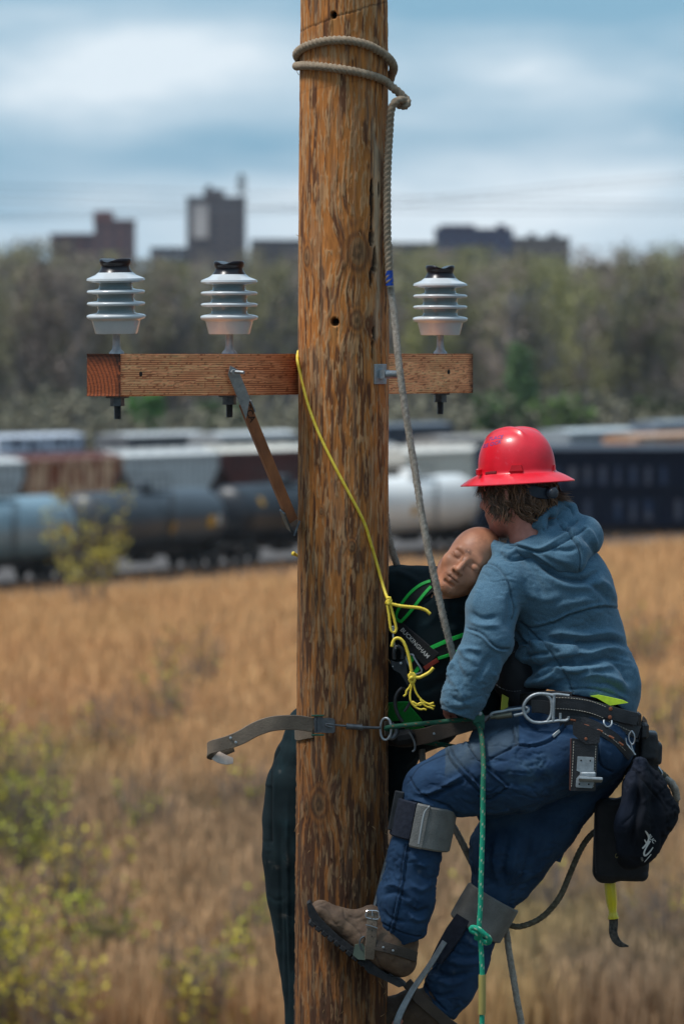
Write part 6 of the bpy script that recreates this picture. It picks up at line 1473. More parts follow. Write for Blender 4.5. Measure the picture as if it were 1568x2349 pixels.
rope('rope', [W(1500, 1760, .10), W(1532, 1790, .04), W(1549, 1840, .05), W(1520, 1900, .10), W(1430, 1890, .12), W(1378, 1900, .10), W(1352, 1918, .08), W(1330, 1950, .07), W(1308, 2000, .06), W(1286, 2052, .05), W(1262, 2085, .05), W(1236, 2108, .05), W(1205, 2122, .05), W(1178, 2125, .06), W(1150, 2110, .10)], .0088, loopm, 3, .042, 'thinner olive grey rope sagging in a loop from the black bag to the far knee', fuzz=250, amp=.12, fm=greyrope)
rope('rope', [W(1528, 1788, -.0), W(1540, 1796, -.02), W(1548, 1812, -.02), W(1552, 1834, -.01)], .010, greyrope, 3, .05, 'end of grey rope sticking out at the right side of the black bag', fuzz=60, amp=.06)
# yellow cord
ylw = mat('yellow_poly_cord', (.74, .52, .035), (.86, .66, .08), .5, 0, 60, spec=.4)
ypole = lambda X, Y, e=.0: (lambda t: Vector((W(X, Y, 0).x, -(.139+.004*Y/2349+e)*math.cos(t), pz(Y))))(math.asin(max(-1, min(1, (X-787)/104.0))))
cord = empty('yellow_cord', W(760, 1100, -.15), 'thin yellow cord slanting across the front of the pole to a knot on the harness', 'cord')
yc = [W(684, 806, .03), W(682, 818, -.02), W(683, 832, -.05), ypole(692, 870, .003), ypole(706, 925, .004), ypole(724, 975, .004), ypole(742, 1016, .004), ypole(770, 1072, .004), ypole(798, 1125, .004), ypole(822, 1170, .004), ypole(838, 1205, .004), ypole(850, 1245, .004), ypole(862, 1285, .005), W(874, 1330, -.10), W(884, 1362, -.12), W(890, 1376, -.155)]
rope('long_run', yc, .0046, ylw, 3, .022, None, parent=cord, n=12, amp=.10)
e_ = lambda x, y, yy=-.172: W(*ze(x, y), yy); b_ = lambda x, y, yy=-.165: W(*zb(x, y), yy)
rope('tail', [b_(195, 925), b_(240, 940), b_(330, 960), b_(430, 970), b_(520, 980), b_(590, 1005), b_(635, 1045)], .0048, ylw, 3, .022, None, parent=cord, n=12)
rope('loop', [b_(195, 900), b_(190, 960), b_(205, 1060), b_(215, 1150), b_(230, 1220), b_(262, 1235), b_(280, 1200), b_(262, 1110), b_(235, 1010), b_(215, 930)], .0040, ylw, 3, .022, None, parent=cord, n=12)
rope('knot', [b_(180, 880), b_(215, 875), b_(210, 905), b_(180, 915), b_(185, 935), b_(215, 935), b_(222, 905), b_(195, 885), b_(200, 950, -.170)], .0050, ylw, 3, .022, None, parent=cord, n=12)
cord2 = empty('yellow_cord', e_(490, 800), 'short yellow cord tied below the snap hook with a knot and frayed strands', 'cord')
rope('upper_part', [e_(150, 310), e_(165, 240), e_(200, 175), e_(270, 160), e_(340, 210), e_(390, 310), e_(430, 430), e_(460, 560), e_(480, 680), e_(492, 760)], .0046, ylw, 3, .024, None, parent=cord2, n=12)
rope('tail', [e_(540, 830), e_(620, 835), e_(700, 800), e_(780, 755), e_(830, 710), e_(865, 665)], .0047, ylw, 3, .024, None, parent=cord2, n=12)
rope('knot', [e_(455, 760), e_(520, 770), e_(545, 830), e_(470, 850), e_(450, 800), e_(500, 775), e_(535, 880), e_(500, 930), e_(460, 870), e_(500, 830, -.180)], .0052, ylw, 3, .024, None, parent=cord2, n=12)
for P_ in (((490, 900), (455, 1000), (400, 1070), (395, 1120), (350, 1160)), ((500, 920), (480, 1020), (465, 1120), (470, 1220), (510, 1300), (570, 1320), (620, 1280), (680, 1270), (760, 1280), (810, 1310), (890, 1330)), ((520, 920), (540, 1020), (580, 1120), (640, 1200), (700, 1250), (780, 1290), (870, 1270)),
           ((490, 1240), (530, 1320), (600, 1370), (660, 1385), (700, 1375), (745, 1395)), ((640, 1210), (690, 1290), (760, 1340), (810, 1350), (870, 1380)), ((510, 1250), (570, 1290), (640, 1310), (680, 1260))):
    rope('frayed_strand', [e_(*q) for q in P_], .0030, ylw, 2, .016, None, parent=cord2, n=8, amp=.12)
rope('yellow_cord', [W(692, 1276, .10), W(684, 1275, .09), W(677, 1272, .085), W(671, 1269, .08)], .0045, ylw, 3, .02, 'cut yellow cord end peeping out behind the left side of the pole', cat='cord', taper=[(0, .8), (.6, 1), (1, 1.5)])

# ================================================================= STRAP ROUND THE POLE AND LANYARD
lth = mat('worn_strap_leather', (.115, .085, .060), (.18, .135, .095), .7, 0, 14, bump=.2, bscale=200, attr=False, fine=.12)
lthd = mat('dark_brown_leather', (.035, .024, .017), (.06, .042, .03), .6, 0, 14, bump=.2, bscale=200, fine=.1)
bel = empty('fall_restraint_strap', W(740, 1664, -.15), 'brown leather fall restraint strap round the pole with its free end curling left', 'strap')
m = MB(); P = [W(*zs(935, 425), -.163), W(*zs(850, 408), -.165), W(*zs(760, 402), -.17), W(*zs(620, 412), -.18), W(*zs(500, 450), -.19), W(*zs(380, 515), -.20), W(*zs(290, 552), -.205), W(*zs(220, 572), -.21), W(*zs(155, 590), -.205), W(*zs(128, 612), -.185), W(*zs(150, 640), -.165), W(*zs(240, 615), -.16), W(*zs(320, 590), -.165)]
Nn_ = [(0, -1, 0)]*3+[(.1, -1, .1), (.15, -1, .15), (.15, -1, .15), (.1, -1, .1), (0, -1, .1), (-.5, -.8, .1), (-1, -.1, 0), (-.4, .9, -.1), (.1, 1, -.1), (.1, 1, 0)]
ribbon(m, P, Nn_, [.044, .046, .046, .046, .046, .045, .044, .042, .040, .040, .040, .036, .03], .0028); m.build('leather_strap', lth, bel)
m = MB(); ribbon(m, [W(*zs(185, 650), -.19), W(*zs(215, 672), -.195), W(*zs(270, 690), -.19), W(*zs(318, 694), -.18)], [(0, -1, .3), (0, -1, .5), (.1, -1, .4), (.3, -1, .2)], [.034, .036, .030, .018], .0015); m.build('pale_inner_tongue', mat('pale_leather', (.62, .50, .42), (.5, .4, .34), .8, 0, 40), bel)
m = MB()
for (x, y) in ((300, 521), (340, 554)): m.lathe([(.0045, 0), (.004, .002), (.001, .0028)], W(*zs(x, y), -.2085), 12, Matrix.Rotation(R(90), 3, 'X'))
m.build('rivet', galv, bel)
m = MB(); P = []; Nn_ = []
for t_ in np.linspace(-40, -300, 34):
    t = R(t_); Yb = 1668+12*math.exp(-((t_+75)/28)**2); P.append(Vector(((787-CX)*px(1)+.146*math.sin(t), -.146*math.cos(t), pz(Yb)))); Nn_.append((math.sin(t), -math.cos(t), 0))
ribbon(m, P, Nn_, .046, .004); m.build('pole_loop', lth, bel)
stb = mat('buckle_steel', (.10, .10, .105), (.15, .15, .155), .45, .7, 50); gpl = mat('green_plate', (.01, .07, .045), (.012, .09, .055), .4, .3)
m = MB(); c_ = W(*zs(1015, 425), -.160)
P_ = [zs(*q) for q in ((936, 360), (1000, 360), (1010, 368), (1080, 370), (1096, 385), (1096, 470), (1082, 482), (1010, 480), (1000, 478), (936, 482))]
m.prism([(W(x, y, -.16).x, W(x, y, -.16).z) for x, y in P_], -.172, -.150)
for z_ in (370, 398, 425, 452): p = W(*zs(948, z_+8), -.172); m.cyl(p-Vector((0, 0, .0048)), p+Vector((0, 0, .0048)), .0052, 12)
m.build('cam_buckle', stb, bel, smooth=False)
for y in (350, 497):
    m = MB(); m.box(W(*zs(965, y), -.163), (.039, .028, .0045), bev=.001); m.build('green_plate', gpl, bel, smooth=False)
m = MB(); m.tube([W(*zs(1078, 440), -.170), W(*zs(1035, 430), -.172), W(*zs(1026, 422), -.172), W(*zs(1035, 414), -.172), W(*zs(1078, 418), -.170), W(*zs(1130, 425), -.165), W(*zs(1190, 430), -.16)], .0032, 8, step=.004)
m.cyl(W(*zs(1185, 432), -.16), W(*zs(1300, 440), -.150), .0088, 16); m.cyl(W(*zs(1183, 432), -.16), W(*zs(1196, 433), -.16), .0102, 16); m.cyl(W(*zs(1292, 440), -.150), W(*zs(1302, 440), -.149), .0100, 16)
m.cyl(W(*zs(1300, 440), -.149), W(*zs(1445, 444), -.125), .0052, 10, .0040); m.build('swivel_link', stb, bel)
m = MB(); m.tube([W(*zs(*q), yy) for q, yy in (((1452, 395), -.12), ((1482, 368), -.125), ((1512, 385), -.13), ((1525, 440), -.13), ((1518, 500), -.125), ((1488, 535), -.12), ((1456, 520), -.115), ((1443, 460), -.115))], .0036, 8, closed=True, step=.004); m.build('oval_ring', galv, bel)
m = MB(); m.tube([W(*zb(*q), -.10) for q in ((230, 2190), (270, 2230), (275, 2290), (235, 2335), (190, 2320))], .008, 10, step=.005); m.tube([W(*ze(*q), -.09) for q in ((440, 1770), (500, 1860), (545, 1980), (540, 2080), (500, 2110))], .0034, 8, step=.005); m.build('rear_ring', darksteel, bel)
m = MB(); ribbon(m, [W(885, 1690, .06), W(930, 1694, .0), W(975, 1688, -.06), W(1010, 1678, -.09), W(1067, 1663, -.11), W(1110, 1655, -.10), W(1140, 1648, -.06)], [(0, -1, .1)]*7, [.05, .056, .050, .050, .048, .040, .03], .004); m.build('far_side_strap', lthd, bel)
m = MB(); m.box(W(925, 1690, -.03), (.07, .06, .045), Matrix.Rotation(R(-8), 3, 'Y'), bev=.015); m.build('black_sleeve', webm, bel)
m = MB()
for (x, y) in ((435, 215), (322, 250)): m.lathe([(.0042, 0), (.004, .002), (.001, .003)], W(*z2(x, y), -.106 if x > 400 else -.085), 12, Matrix.Rotation(R(90), 3, 'X'))
m.build('rivet', galv, bel)
# green lanyard
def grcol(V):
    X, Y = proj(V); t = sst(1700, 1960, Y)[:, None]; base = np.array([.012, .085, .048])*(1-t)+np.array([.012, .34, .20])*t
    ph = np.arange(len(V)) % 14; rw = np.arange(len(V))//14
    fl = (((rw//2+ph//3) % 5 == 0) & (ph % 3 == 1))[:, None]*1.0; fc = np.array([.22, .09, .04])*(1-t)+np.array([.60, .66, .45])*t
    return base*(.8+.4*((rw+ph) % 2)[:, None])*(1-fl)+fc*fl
grm = vcolmat('green_braided_rope', .75, .5, 500, (1, 1, 1), .15)
def grope(name, pts, r, parent, label=None):
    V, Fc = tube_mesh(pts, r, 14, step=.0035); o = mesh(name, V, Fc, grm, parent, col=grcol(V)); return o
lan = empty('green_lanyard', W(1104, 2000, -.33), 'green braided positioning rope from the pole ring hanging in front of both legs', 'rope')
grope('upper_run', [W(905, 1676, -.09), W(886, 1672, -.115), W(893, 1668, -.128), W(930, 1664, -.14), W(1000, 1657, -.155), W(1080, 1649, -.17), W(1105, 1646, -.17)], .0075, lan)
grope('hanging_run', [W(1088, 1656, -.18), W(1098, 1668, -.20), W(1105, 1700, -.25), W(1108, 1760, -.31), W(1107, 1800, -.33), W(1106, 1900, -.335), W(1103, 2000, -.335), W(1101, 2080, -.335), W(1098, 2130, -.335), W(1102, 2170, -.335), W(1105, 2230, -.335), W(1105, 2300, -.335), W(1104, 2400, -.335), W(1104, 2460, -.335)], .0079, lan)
grope('knot', [W(*zc(*q), yy) for q, yy in (((945, 560), -.335), ((950, 520), -.350), ((900, 490), -.348), ((905, 465), -.350), ((960, 478), -.356), ((1010, 520), -.356), ((1055, 560), -.350), ((1050, 595), -.340), ((1000, 590), -.330), ((950, 545), -.325))], .0085, lan)
m = MB(); m.tube([W(1105, 2236, -.335), W(1105, 2300, -.335), W(1104.5, 2327, -.335)], .0115, 14, step=.01); m.build('clear_sleeve', mat('amber_sleeve', (.42, .34, .10), (.36, .28, .08), .35, coat=.3), lan)
grope('lower_run', [W(950, 1700, .04), W(1000, 1706, .04), W(1060, 1716, .06)], .0075, lan)
adj = empty('rope_grab', W(1095, 1645, -.18), 'green metal rope grab on the positioning rope in front of the belt', 'rope grab')
m = MB(); P_ = [zd(*q) for q in ((38, 905), (60, 880), (210, 870), (245, 935), (240, 985), (120, 1020), (95, 1000))]; m.prism([(W(x, y, -.18).x, W(x, y, -.18).z) for x, y in P_], -.198, -.170)
P_ = [zd(*q) for q in ((130, 1000), (240, 960), (250, 1060), (235, 1120), (200, 1080))]; m.prism([(W(x, y, -.18).x, W(x, y, -.18).z) for x, y in P_], -.192, -.172); m.build('grab_body', mat('green_anodised', (.008, .07, .04), (.012, .10, .055), .35, .3, coat=.3), adj, smooth=False)
m = MB(); m.lathe([(.006, 0), (.006, .003), (.002, .004)], W(*zd(190, 905), -.1985), 12, Matrix.Rotation(R(90), 3, 'X')); m.build('rivet', galv, adj)
P_ = [zd(*q) for q in ((185, 990), (230, 950), (290, 930), (330, 890), (380, 895), (400, 930), (350, 960), (300, 950), (260, 1000), (210, 1020))]; m = MB(); m.prism([(W(x, y, -.185).x, W(x, y, -.185).z) for x, y in P_], -.190, -.180); m.build('link_arm', stb, adj, smooth=False)
crb = empty('steel_carabiner', W(1180, 1635, -.19), 'worn steel carabiner linking the rope grab to the round belt ring', 'carabiner')
m = MB(); m.tube([W(*zd(*q), yy) for q, yy in (((340, 950), -.19), ((330, 915), -.19), ((370, 895), -.192), ((470, 880), -.195), ((600, 855), -.198), ((720, 840), -.20), ((780, 830), -.205), ((805, 855), -.21), ((780, 890), -.212), ((700, 915), -.21), ((620, 930), -.207))], .0052, 10, step=.005); m.build('frame', galv, crb)
m = MB(); m.cyl(W(*zd(395, 950), -.20), W(*zd(595, 922), -.206), .0088, 14); m.cyl(W(*zd(575, 925), -.206), W(*zd(590, 923), -.206), .0100, 14); m.cyl(W(*zd(330, 955), -.195), W(*zd(400, 948), -.20), .006, 10); m.build('gate_sleeve', mat('olive_steel', (.10, .095, .06), (.16, .15, .11), .45, .6), crb)

# ================================================================= TOOL BELT AND WHAT HANGS FROM IT
blth = mat('black_belt_leather', (.012, .012, .014), (.025, .025, .028), .45, 0, 18, bump=.2, bscale=220, fine=.1); stitch = mat('pale_stitching', (.42, .38, .32), None, .9); cop = mat('copper_rivet', (.42, .14, .07), (.3, .1, .05), .4, .6)
belt = empty('tool_belt', W(1360, 1640, -.15), 'black stitched leather tool belt with big steel ring around the lineman waist', 'tool belt')
def ys(X, Y):
    o = 9.0
    for t in (JT, HT):
        d = (W(X, Y, 0)-CAMP).normalized(); h = t.ray_cast(CAMP, d)
        if h[0] is not None: o = min(o, h[0].y)
    return o
def by(X, Y=None):
    b = by0(X)
    return b if Y is None else min(b, ys(X, Y)-.006)
def by0(X): return -.205+.06*((max(X, 1300)-1300)/170)**2            # the belt wraps away to the right
def band(pts, w, m_, name, par, dy=0, t=.004, nz_=0.0):
    m = MB(); Q = smooth_pts([(x, y, 0) for x, y in pts], 8); yv = np.array([by(x, y) for x, y, _ in Q])+dy; yv = np.convolve(np.pad(yv, 2, mode='edge'), [.2]*5, 'valid'); P = [W(x, y, q) for (x, y, _), q in zip(Q, yv)]; nn = [(max(0, (x-1300)/170)*.8, -1, nz_) for x, y, _ in Q]
    ribbon(m, P, nn, w, t); return m.build(name, m_, par)
gg = lambda *p: [zg(*q) for q in p]
band(gg((560, 250), (640, 252), (760, 262), (870, 290), (980, 322), (1100, 355), (1210, 380)), .042, blth, 'belt_layer', belt, 0)
band(gg((400, 280), (470, 280), (560, 300), (700, 345), (820, 372), (950, 395), (1080, 430), (1220, 480)), .040, blth, 'belt_layer', belt, .012)
band(gg((620, 385), (760, 395), (860, 425), (950, 470), (1040, 530), (1110, 600), (1165, 660)), .036, blth, 'belt_layer', belt, .006)
m = MB(); ribbon(m, [W(1470, 1660, -.10), W(1480, 1672, -.05), W(1478, 1690, .05), W(1400, 1660, .13), W(1300, 1640, .15), W(1200, 1630, .12), W(1150, 1625, .02)], [(.8, -.6, 0), (1, -.1, 0), (.7, .7, 0), (0, 1, 0), (0, 1, 0), (-.5, .8, 0), (-1, 0, 0)], .05, .004); m.build('belt_layer', blth, belt)
m = MB(); ribbon(m, [W(1180, 1612, -.05), W(1215, 1606, -.13), W(1260, 1603, -.165), W(1310, 1606, -.18)], [(-.8, -.5, 0), (-.4, -1, 0), (0, -1, 0), (0, -1, 0)], .050, .004); m.build('belt_layer', blth, belt)
m = MB(); m.box(W(1476, 1676, -.10), (.028, .05, .05), bev=.008); m.box(W(1462, 1653, -.12), (.02, .04, .055), bev=.008); m.build('belt_keeper', blth, belt)
def stitches(pts, par, dy=-.0055, n=None, L=.006, m_=stitch, wy=None, name='stitching', r=.0011, tree=None):
    Q = smooth_pts([(x, y, 0) for x, y in pts], 6.0); m = MB()
    for i in range(0, len(Q)-1):
        a, b = Q[i], Q[i]+(Q[i+1]-Q[i])*.62
        if tree is not None: pa, pb = surf(tree, a[0], a[1], .002)[0], surf(tree, b[0], b[1], .002)[0]
        else: pa, pb = W(a[0], a[1], (by(a[0], a[1]) if wy is None else wy)+dy), W(b[0], b[1], (by(b[0], b[1]) if wy is None else wy)+dy)
        m.cyl(pa, pb, r, 5)
    return m.build(name, m_, par)
stitches(gg((585, 212), (700, 216), (820, 232), (900, 255), (975, 285)), belt); stitches(gg((575, 296), (700, 303), (800, 318), (880, 340), (955, 370)), belt)
stitches(gg((990, 395), (1060, 425), (1160, 470)), belt, .0055); stitches(gg((900, 455), (980, 500), (1060, 560), (1140, 640)), belt, .0)
m = MB()
for (x, y) in ((1006, 298), (1000, 362)): m.lathe([(.0062, 0), (.006, .002), (.002, .0032)], W(*zg(x, y), by(*zg(x, y))-.005), 12, Matrix.Rotation(R(90), 3, 'X'))
m.build('rivet', cop, belt)
for (x, y, a) in ((720, 385, 8), (820, 425, 15), (925, 465, 20), (1012, 515, 28), (1085, 565, 35)):
    m = MB(); m.box(W(*zg(x, y), by(*zg(x, y))-.0035), (.018, .004, .006), Matrix.Rotation(R(a), 3, 'Y'), bev=.0015); m.build('copper_lacing', cop, belt, smooth=False)
m = MB(); yD = -.222
outerP = [(330, 300), (345, 240), (385, 195), (440, 175), (500, 174), (570, 178)]; 
rg = smooth_pts([tuple(W(*zg(x, y), yD)) for x, y in ((570, 200), (530, 188), (455, 184), (395, 205), (352, 250), (340, 300), (358, 355), (405, 395), (465, 405), (530, 398), (575, 392))], .004)
m.tube([Vector(p) for p in rg], .0052, 10)
m.tube([W(*zg(x, y), yD) for x, y in ((545, 190), (600, 186), (650, 192), (690, 197))], .0042, 8, step=.01); m.tube([W(*zg(x, y), yD) for x, y in ((574, 190), (570, 260), (568, 320), (566, 395))], .0054, 10, step=.01); m.tube([W(*zg(x, y), yD) for x, y in ((515, 190), (548, 225), (556, 290), (548, 350), (520, 398))], .0046, 8, step=.006)
m.tube([W(*zg(x, y), yD) for x, y in ((560, 393), (620, 388), (660, 388), (684, 374), (680, 358))], .0048, 8, step=.006); m.tube([W(*zg(x, y), yD) for x, y in ((622, 388), (622, 330))], .0040, 8, step=.01)
m.build('large_ring', galv, belt)
m = MB(); m.tube([W(*zg(x, y), by(*zg(x, y))-.008) for x, y in ((955, 385), (956, 410), (975, 435), (1000, 432), (1015, 410), (1014, 388))], .0026, 8, step=.004); m.build('small_ring', galv, belt)
m = MB()
for P_ in (((1165, 465), (1145, 500), (1150, 545), (1172, 570), (1188, 540), (1185, 495), (1165, 465)), ((1120, 520), (1128, 565), (1150, 590)), ((1160, 560), (1170, 600), (1190, 650)), ((1145, 590), (1165, 610), (1195, 650))):
    m.tube([W(*zg(x, y), -.20) for x, y in P_], .0022, 7, step=.004)
tag(m.build('key_clip', mat('bright_steel', (.5, .5, .52), (.6, .6, .62), .25, .9), origin=W(1448, 1700, -.2)), 'shiny steel clip hanging from the belt above the black bag', 'clip')
m = MB(); m.tube([W(*zg(x, y), -.02) for x, y in ((1325, 715), (1345, 740), (1360, 790), (1385, 815), (1398, 790), (1370, 745), (1345, 720))], .0032, 8, step=.005); tag(m.build('key_clip', bpy.data.materials['bright_steel'], origin=W(1507, 1770, -.02)), 'shiny steel clip at the back edge of the black bag', 'clip')
# holster
yH = -.262
hol = empty('hammer_holster', W(1335, 1810, yH), 'black leather tool holster with a galvanised steel hammer loop on the hip', 'holster')
def plate(P_, y0, y1, name, m_, par, sm=False, zfun=zg, bevel=True):
    P = [zfun(*q) for q in P_]; P = smooth_pts([(x, y, 0) for x, y in P], 4, True)[:, :2] if sm else P
    m = MB(); m.prism([(W(x, y, y0).x, W(x, y, y0).z) for x, y in P][::-1], y0, y1); return m.build(name, m_, par, smooth=False)
plate(((706, 530), (716, 524), (905, 556), (910, 566), (893, 915), (885, 928), (705, 924), (694, 912)), yH, yH+.022, 'holster_body', blth, hol)
plate(((722, 400), (760, 398), (930, 468), (920, 560), (880, 566), (825, 570), (760, 530), (720, 495), (716, 440)), yH-.006, yH-.001, 'holster_flap', blth, hol)
plate(((700, 528), (706, 528), (700, 926), (692, 918)), yH-.001, yH+.024, 'edge_binding', mat('red_brown_edge', (.10, .03, .02)), hol)
stitches([zg(*q) for q in ((724, 545), (720, 650), (712, 800), (706, 900))], hol, -.001, wy=yH); stitches([zg(*q) for q in ((893, 580), (888, 700), (882, 820), (874, 905))], hol, -.001, wy=yH)
m = MB(); m.lathe([(.0048, 0), (.0045, .002), (.001, .003)], W(*zg(817, 527), yH-.006), 12, Matrix.Rotation(R(90), 3, 'X')); m.build('rivet', cop, hol)
plate(((752, 665), (760, 662), (874, 668), (880, 674), (876, 770), (895, 790), (888, 830), (868, 900), (860, 905), (742, 898), (738, 890), (744, 830), (770, 800), (770, 780), (746, 770)), yH-.005, yH-.001, 'loop_plate', galv, hol)
m = MB(); m.box(W(*zg(852, 838), yH-.028), (.072, .046, .009), Matrix.Rotation(R(3), 3, 'Y') @ Matrix.Rotation(R(-14), 3, 'X'), bev=.002); m.box(W(*zg(835, 800), yH-.012), (.046, .012, .014), bev=.003); m.build('loop_ledge', galv, hol, smooth=False)
m = MB()
for (x, y) in ((780, 693), (850, 695), (766, 873), (838, 875)): m.lathe([(.0028, 0), (.0028, .0012)], W(*zg(x, y), yH-.005), 10, Matrix.Rotation(R(90), 3, 'X'))
m.build('rivet_hole', hole, hol)
# pouch box, cloth bag
pm = mat('black_pouch', (.004, .004, .006), (.010, .010, .013), .75, 0, 20, bump=.2, bscale=300, fine=.1)
pouch = empty('tool_pouch', W(1425, 2010, -.0), 'black box shaped tool pouch hanging behind the hip with a tool below', 'pouch')
s = SDF(w3(1330, 2060, -.14), w3(1510, 1690, .14), .005)
MP = np.array(Matrix.Rotation(R(2), 3, 'Y')); s.box(w3(1424, 1925, .0), (.085, .055, .125), MP, .02, 0); s.box(w3(1424, 1965, .0), (.080, .050, .07), MP, .02, .01); s.box(w3(1390, 2008, .0), (.026, .04, .02), MP, .012, .02); s.box(w3(1470, 1780, .0), (.05, .05, .13), MP, .02, .03)
V, Fq = s.mesh(1); V = crease(V, Fq, .004, 16, 31); mesh('pouch_body', V, Fq, pm, pouch)
stitches([zg(*q) for q in ((884, 1130), (885, 1300), (887, 1450), (895, 1560))], pouch, 0, wy=-.062, m_=mat('dim_stitching', (.06, .06, .07)))
s = SDF(w3(1440, 1850, -.16), w3(1530, 1660, .10), .004); s.box(w3(1485, 1710, -.02), (.028, .045, .045), MP, .012, 0); s.box(w3(1500, 1728, -.02), (.022, .035, .035), MP, .012, .006); s.box(w3(1484, 1760, -.02), (.02, .03, .03), MP, .01, .01)
V, Fq = s.mesh(1); V = wrinkle(V, Fq, .002, 40, 32, False); o = mesh('small_pouch', V, Fq, blth, origin=W(1485, 1760, -.02)); tag(o, 'small lumpy black leather pouch at the back of the belt', 'pouch')
bagm = mat('black_canvas_bag', (.004, .005, .008), (.009, .011, .017), .9, 0, 10, bump=.3, bscale=600, attr=True, fine=.15, fscale=500, spec=.2)
bag = empty('bolt_bag', W(1470, 1990, -.16), 'black canvas bag with white lettering swinging from the back of the belt', 'bag')
s = SDF(w3(1380, 2030, -.34), w3(1585, 1715, .02), .004)
s.chain([(w3(1466, 1752, -.17), .024), (w3(1460, 1800, -.18), .040), (w3(1450, 1890, -.185), .050), (w3(1436, 1950, -.18), .034)], .03)
s.chain([(w3(1470, 1756, -.15), .022), (w3(1494, 1806, -.13), .048), (w3(1512, 1862, -.12), .056), (w3(1474, 1935, -.14), .050), (w3(1440, 1968, -.16), .036)], .015); s.cap(w3(1522, 1868, -.12), w3(1532, 1866, -.12), .035, .030, .01)
s.cap(w3(1500, 1880, -.13), w3(1460, 1950, -.15), .055, .048, .03)
V, Fq = s.mesh(1); col = np.ones((len(V), 3)); gq = lambda *p: [zg(*q) for q in p]
L = [(gq((1170, 760), (1220, 790), (1300, 900), (1355, 968)), -5, 2.5, .5, 1), (gq((1355, 968), (1420, 1060), (1450, 1180)), -4, 2.5, .4, 1), (gq((1350, 965), (1440, 895)), -3, 2.2, .4, 1), (gq((1220, 800), (1215, 950), (1180, 1090), (1100, 1180)), -4, 2.2, .35, 1), (gq((1180, 790), (1150, 950), (1080, 1150), (1050, 1300)), 9, 9), (gq((1230, 830), (1260, 1000), (1265, 1150)), 8, 7), (gq((1225, 900), (1215, 1050), (1180, 1250), (1150, 1380)), -14, 8, .4), (gq((1095, 1010), (1060, 1180), (1060, 1350), (1100, 1480)), 4, 6), (gq((1300, 960), (1250, 1010), (1240, 1030)), 4, 4), (gq((1280, 740), (1360, 830), (1450, 920)), -3, 3, .3)]
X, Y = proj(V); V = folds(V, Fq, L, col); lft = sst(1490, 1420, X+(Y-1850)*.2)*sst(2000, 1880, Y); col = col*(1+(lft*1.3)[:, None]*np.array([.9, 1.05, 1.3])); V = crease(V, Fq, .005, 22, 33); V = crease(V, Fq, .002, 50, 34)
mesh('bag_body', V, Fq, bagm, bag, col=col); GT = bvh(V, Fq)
cg = conf(GT, .002)
def onbag(P_, name, m_):
    P = [zf(*q) for q in P_]; P = smooth_pts([(x, y, 0) for x, y in P], 2.2, True)[:, :2]; n = len(P); ptc = P.mean(0)
    V = [tuple(surf(GT, x, y, .0022)[0]) for x, y in P]; return V, n
lg = MB()
for A_, B_ in ((((790, 865), (830, 920), (860, 990), (868, 1050), (850, 1110), (800, 1200), (725, 1270)), (8, 14, 16, 15, 14, 14, 12)), (((770, 1060), (800, 1120), (830, 1160)), (8, 12, 10)), (((900, 1100), (860, 1170), (800, 1270), (765, 1350), (760, 1410), (790, 1440), (850, 1390), (920, 1310), (965, 1240)), (14, 12, 11, 12, 14, 14, 12, 10, 7)), (((920, 1400), (850, 1480), (770, 1570)), (7, 5, 3))):
    lay(lg, GT, [zf(*q) for q in A_], [w_*.1*px(1)*3.0 for w_ in B_], .003, .0012)
lg.build('white_emblem', white_ink, bag)
textobj('BUC', 'lettering', white_ink, bag, .0155, W(*zf(945, 1055), -.25), (.62, 0, -.78), (.78, 0, .62), 0, conf(GT, .003)); textobj('186', 'lettering', mat('dim_white', (.3, .3, .28)), bag, .009, W(*zf(725, 1520), -.25), (.35, 0, -.93), (.93, 0, .35), 0, conf(GT, .003))
m = MB(); p_, n_ = surf(GT, *zf(158, 1435), .002); m.tube([p_+Vector((.004*math.cos(t), 0, .006*math.sin(t))) for t in np.linspace(0, 6.28, 12, endpoint=False)], .0011, 6, closed=True); m.build('eyelet', mat('brass', (.25, .2, .08), None, .4, .7), bag)
# black pouch seen under the arm
s = SDF(w3(1110, 1690, -.16), w3(1260, 1440, .12), .004)
s.chain([(w3(1180, 1500, -.03), .05), (w3(1178, 1555, -.03), .062), (w3(1200, 1600, -.04), .045)], .03); s.cap(w3(1200, 1520, -.02), w3(1225, 1560, -.02), .05, .05, .03); s.cap(w3(1190, 1600, -.05), w3(1210, 1640, -.06), .035, .03, .02)
V, Fq = s.mesh(1); V = wrinkle(V, Fq, .003, 22, 41, False); o = mesh('leather_pouch', V, Fq, pm, origin=W(1190, 1600, -.03)); tag(o, 'black stitched leather pouch in the shadow between the sleeve and waist', 'pouch'); PT = bvh(V, Fq)
stitches([zd(*q) for q in ((630, 118), (540, 165), (460, 240), (400, 330), (368, 420), (380, 500), (430, 560), (520, 600), (620, 618), (720, 612))], o, tree=PT, m_=mat('grey_stitching', (.16, .16, .17)), r=.0009)
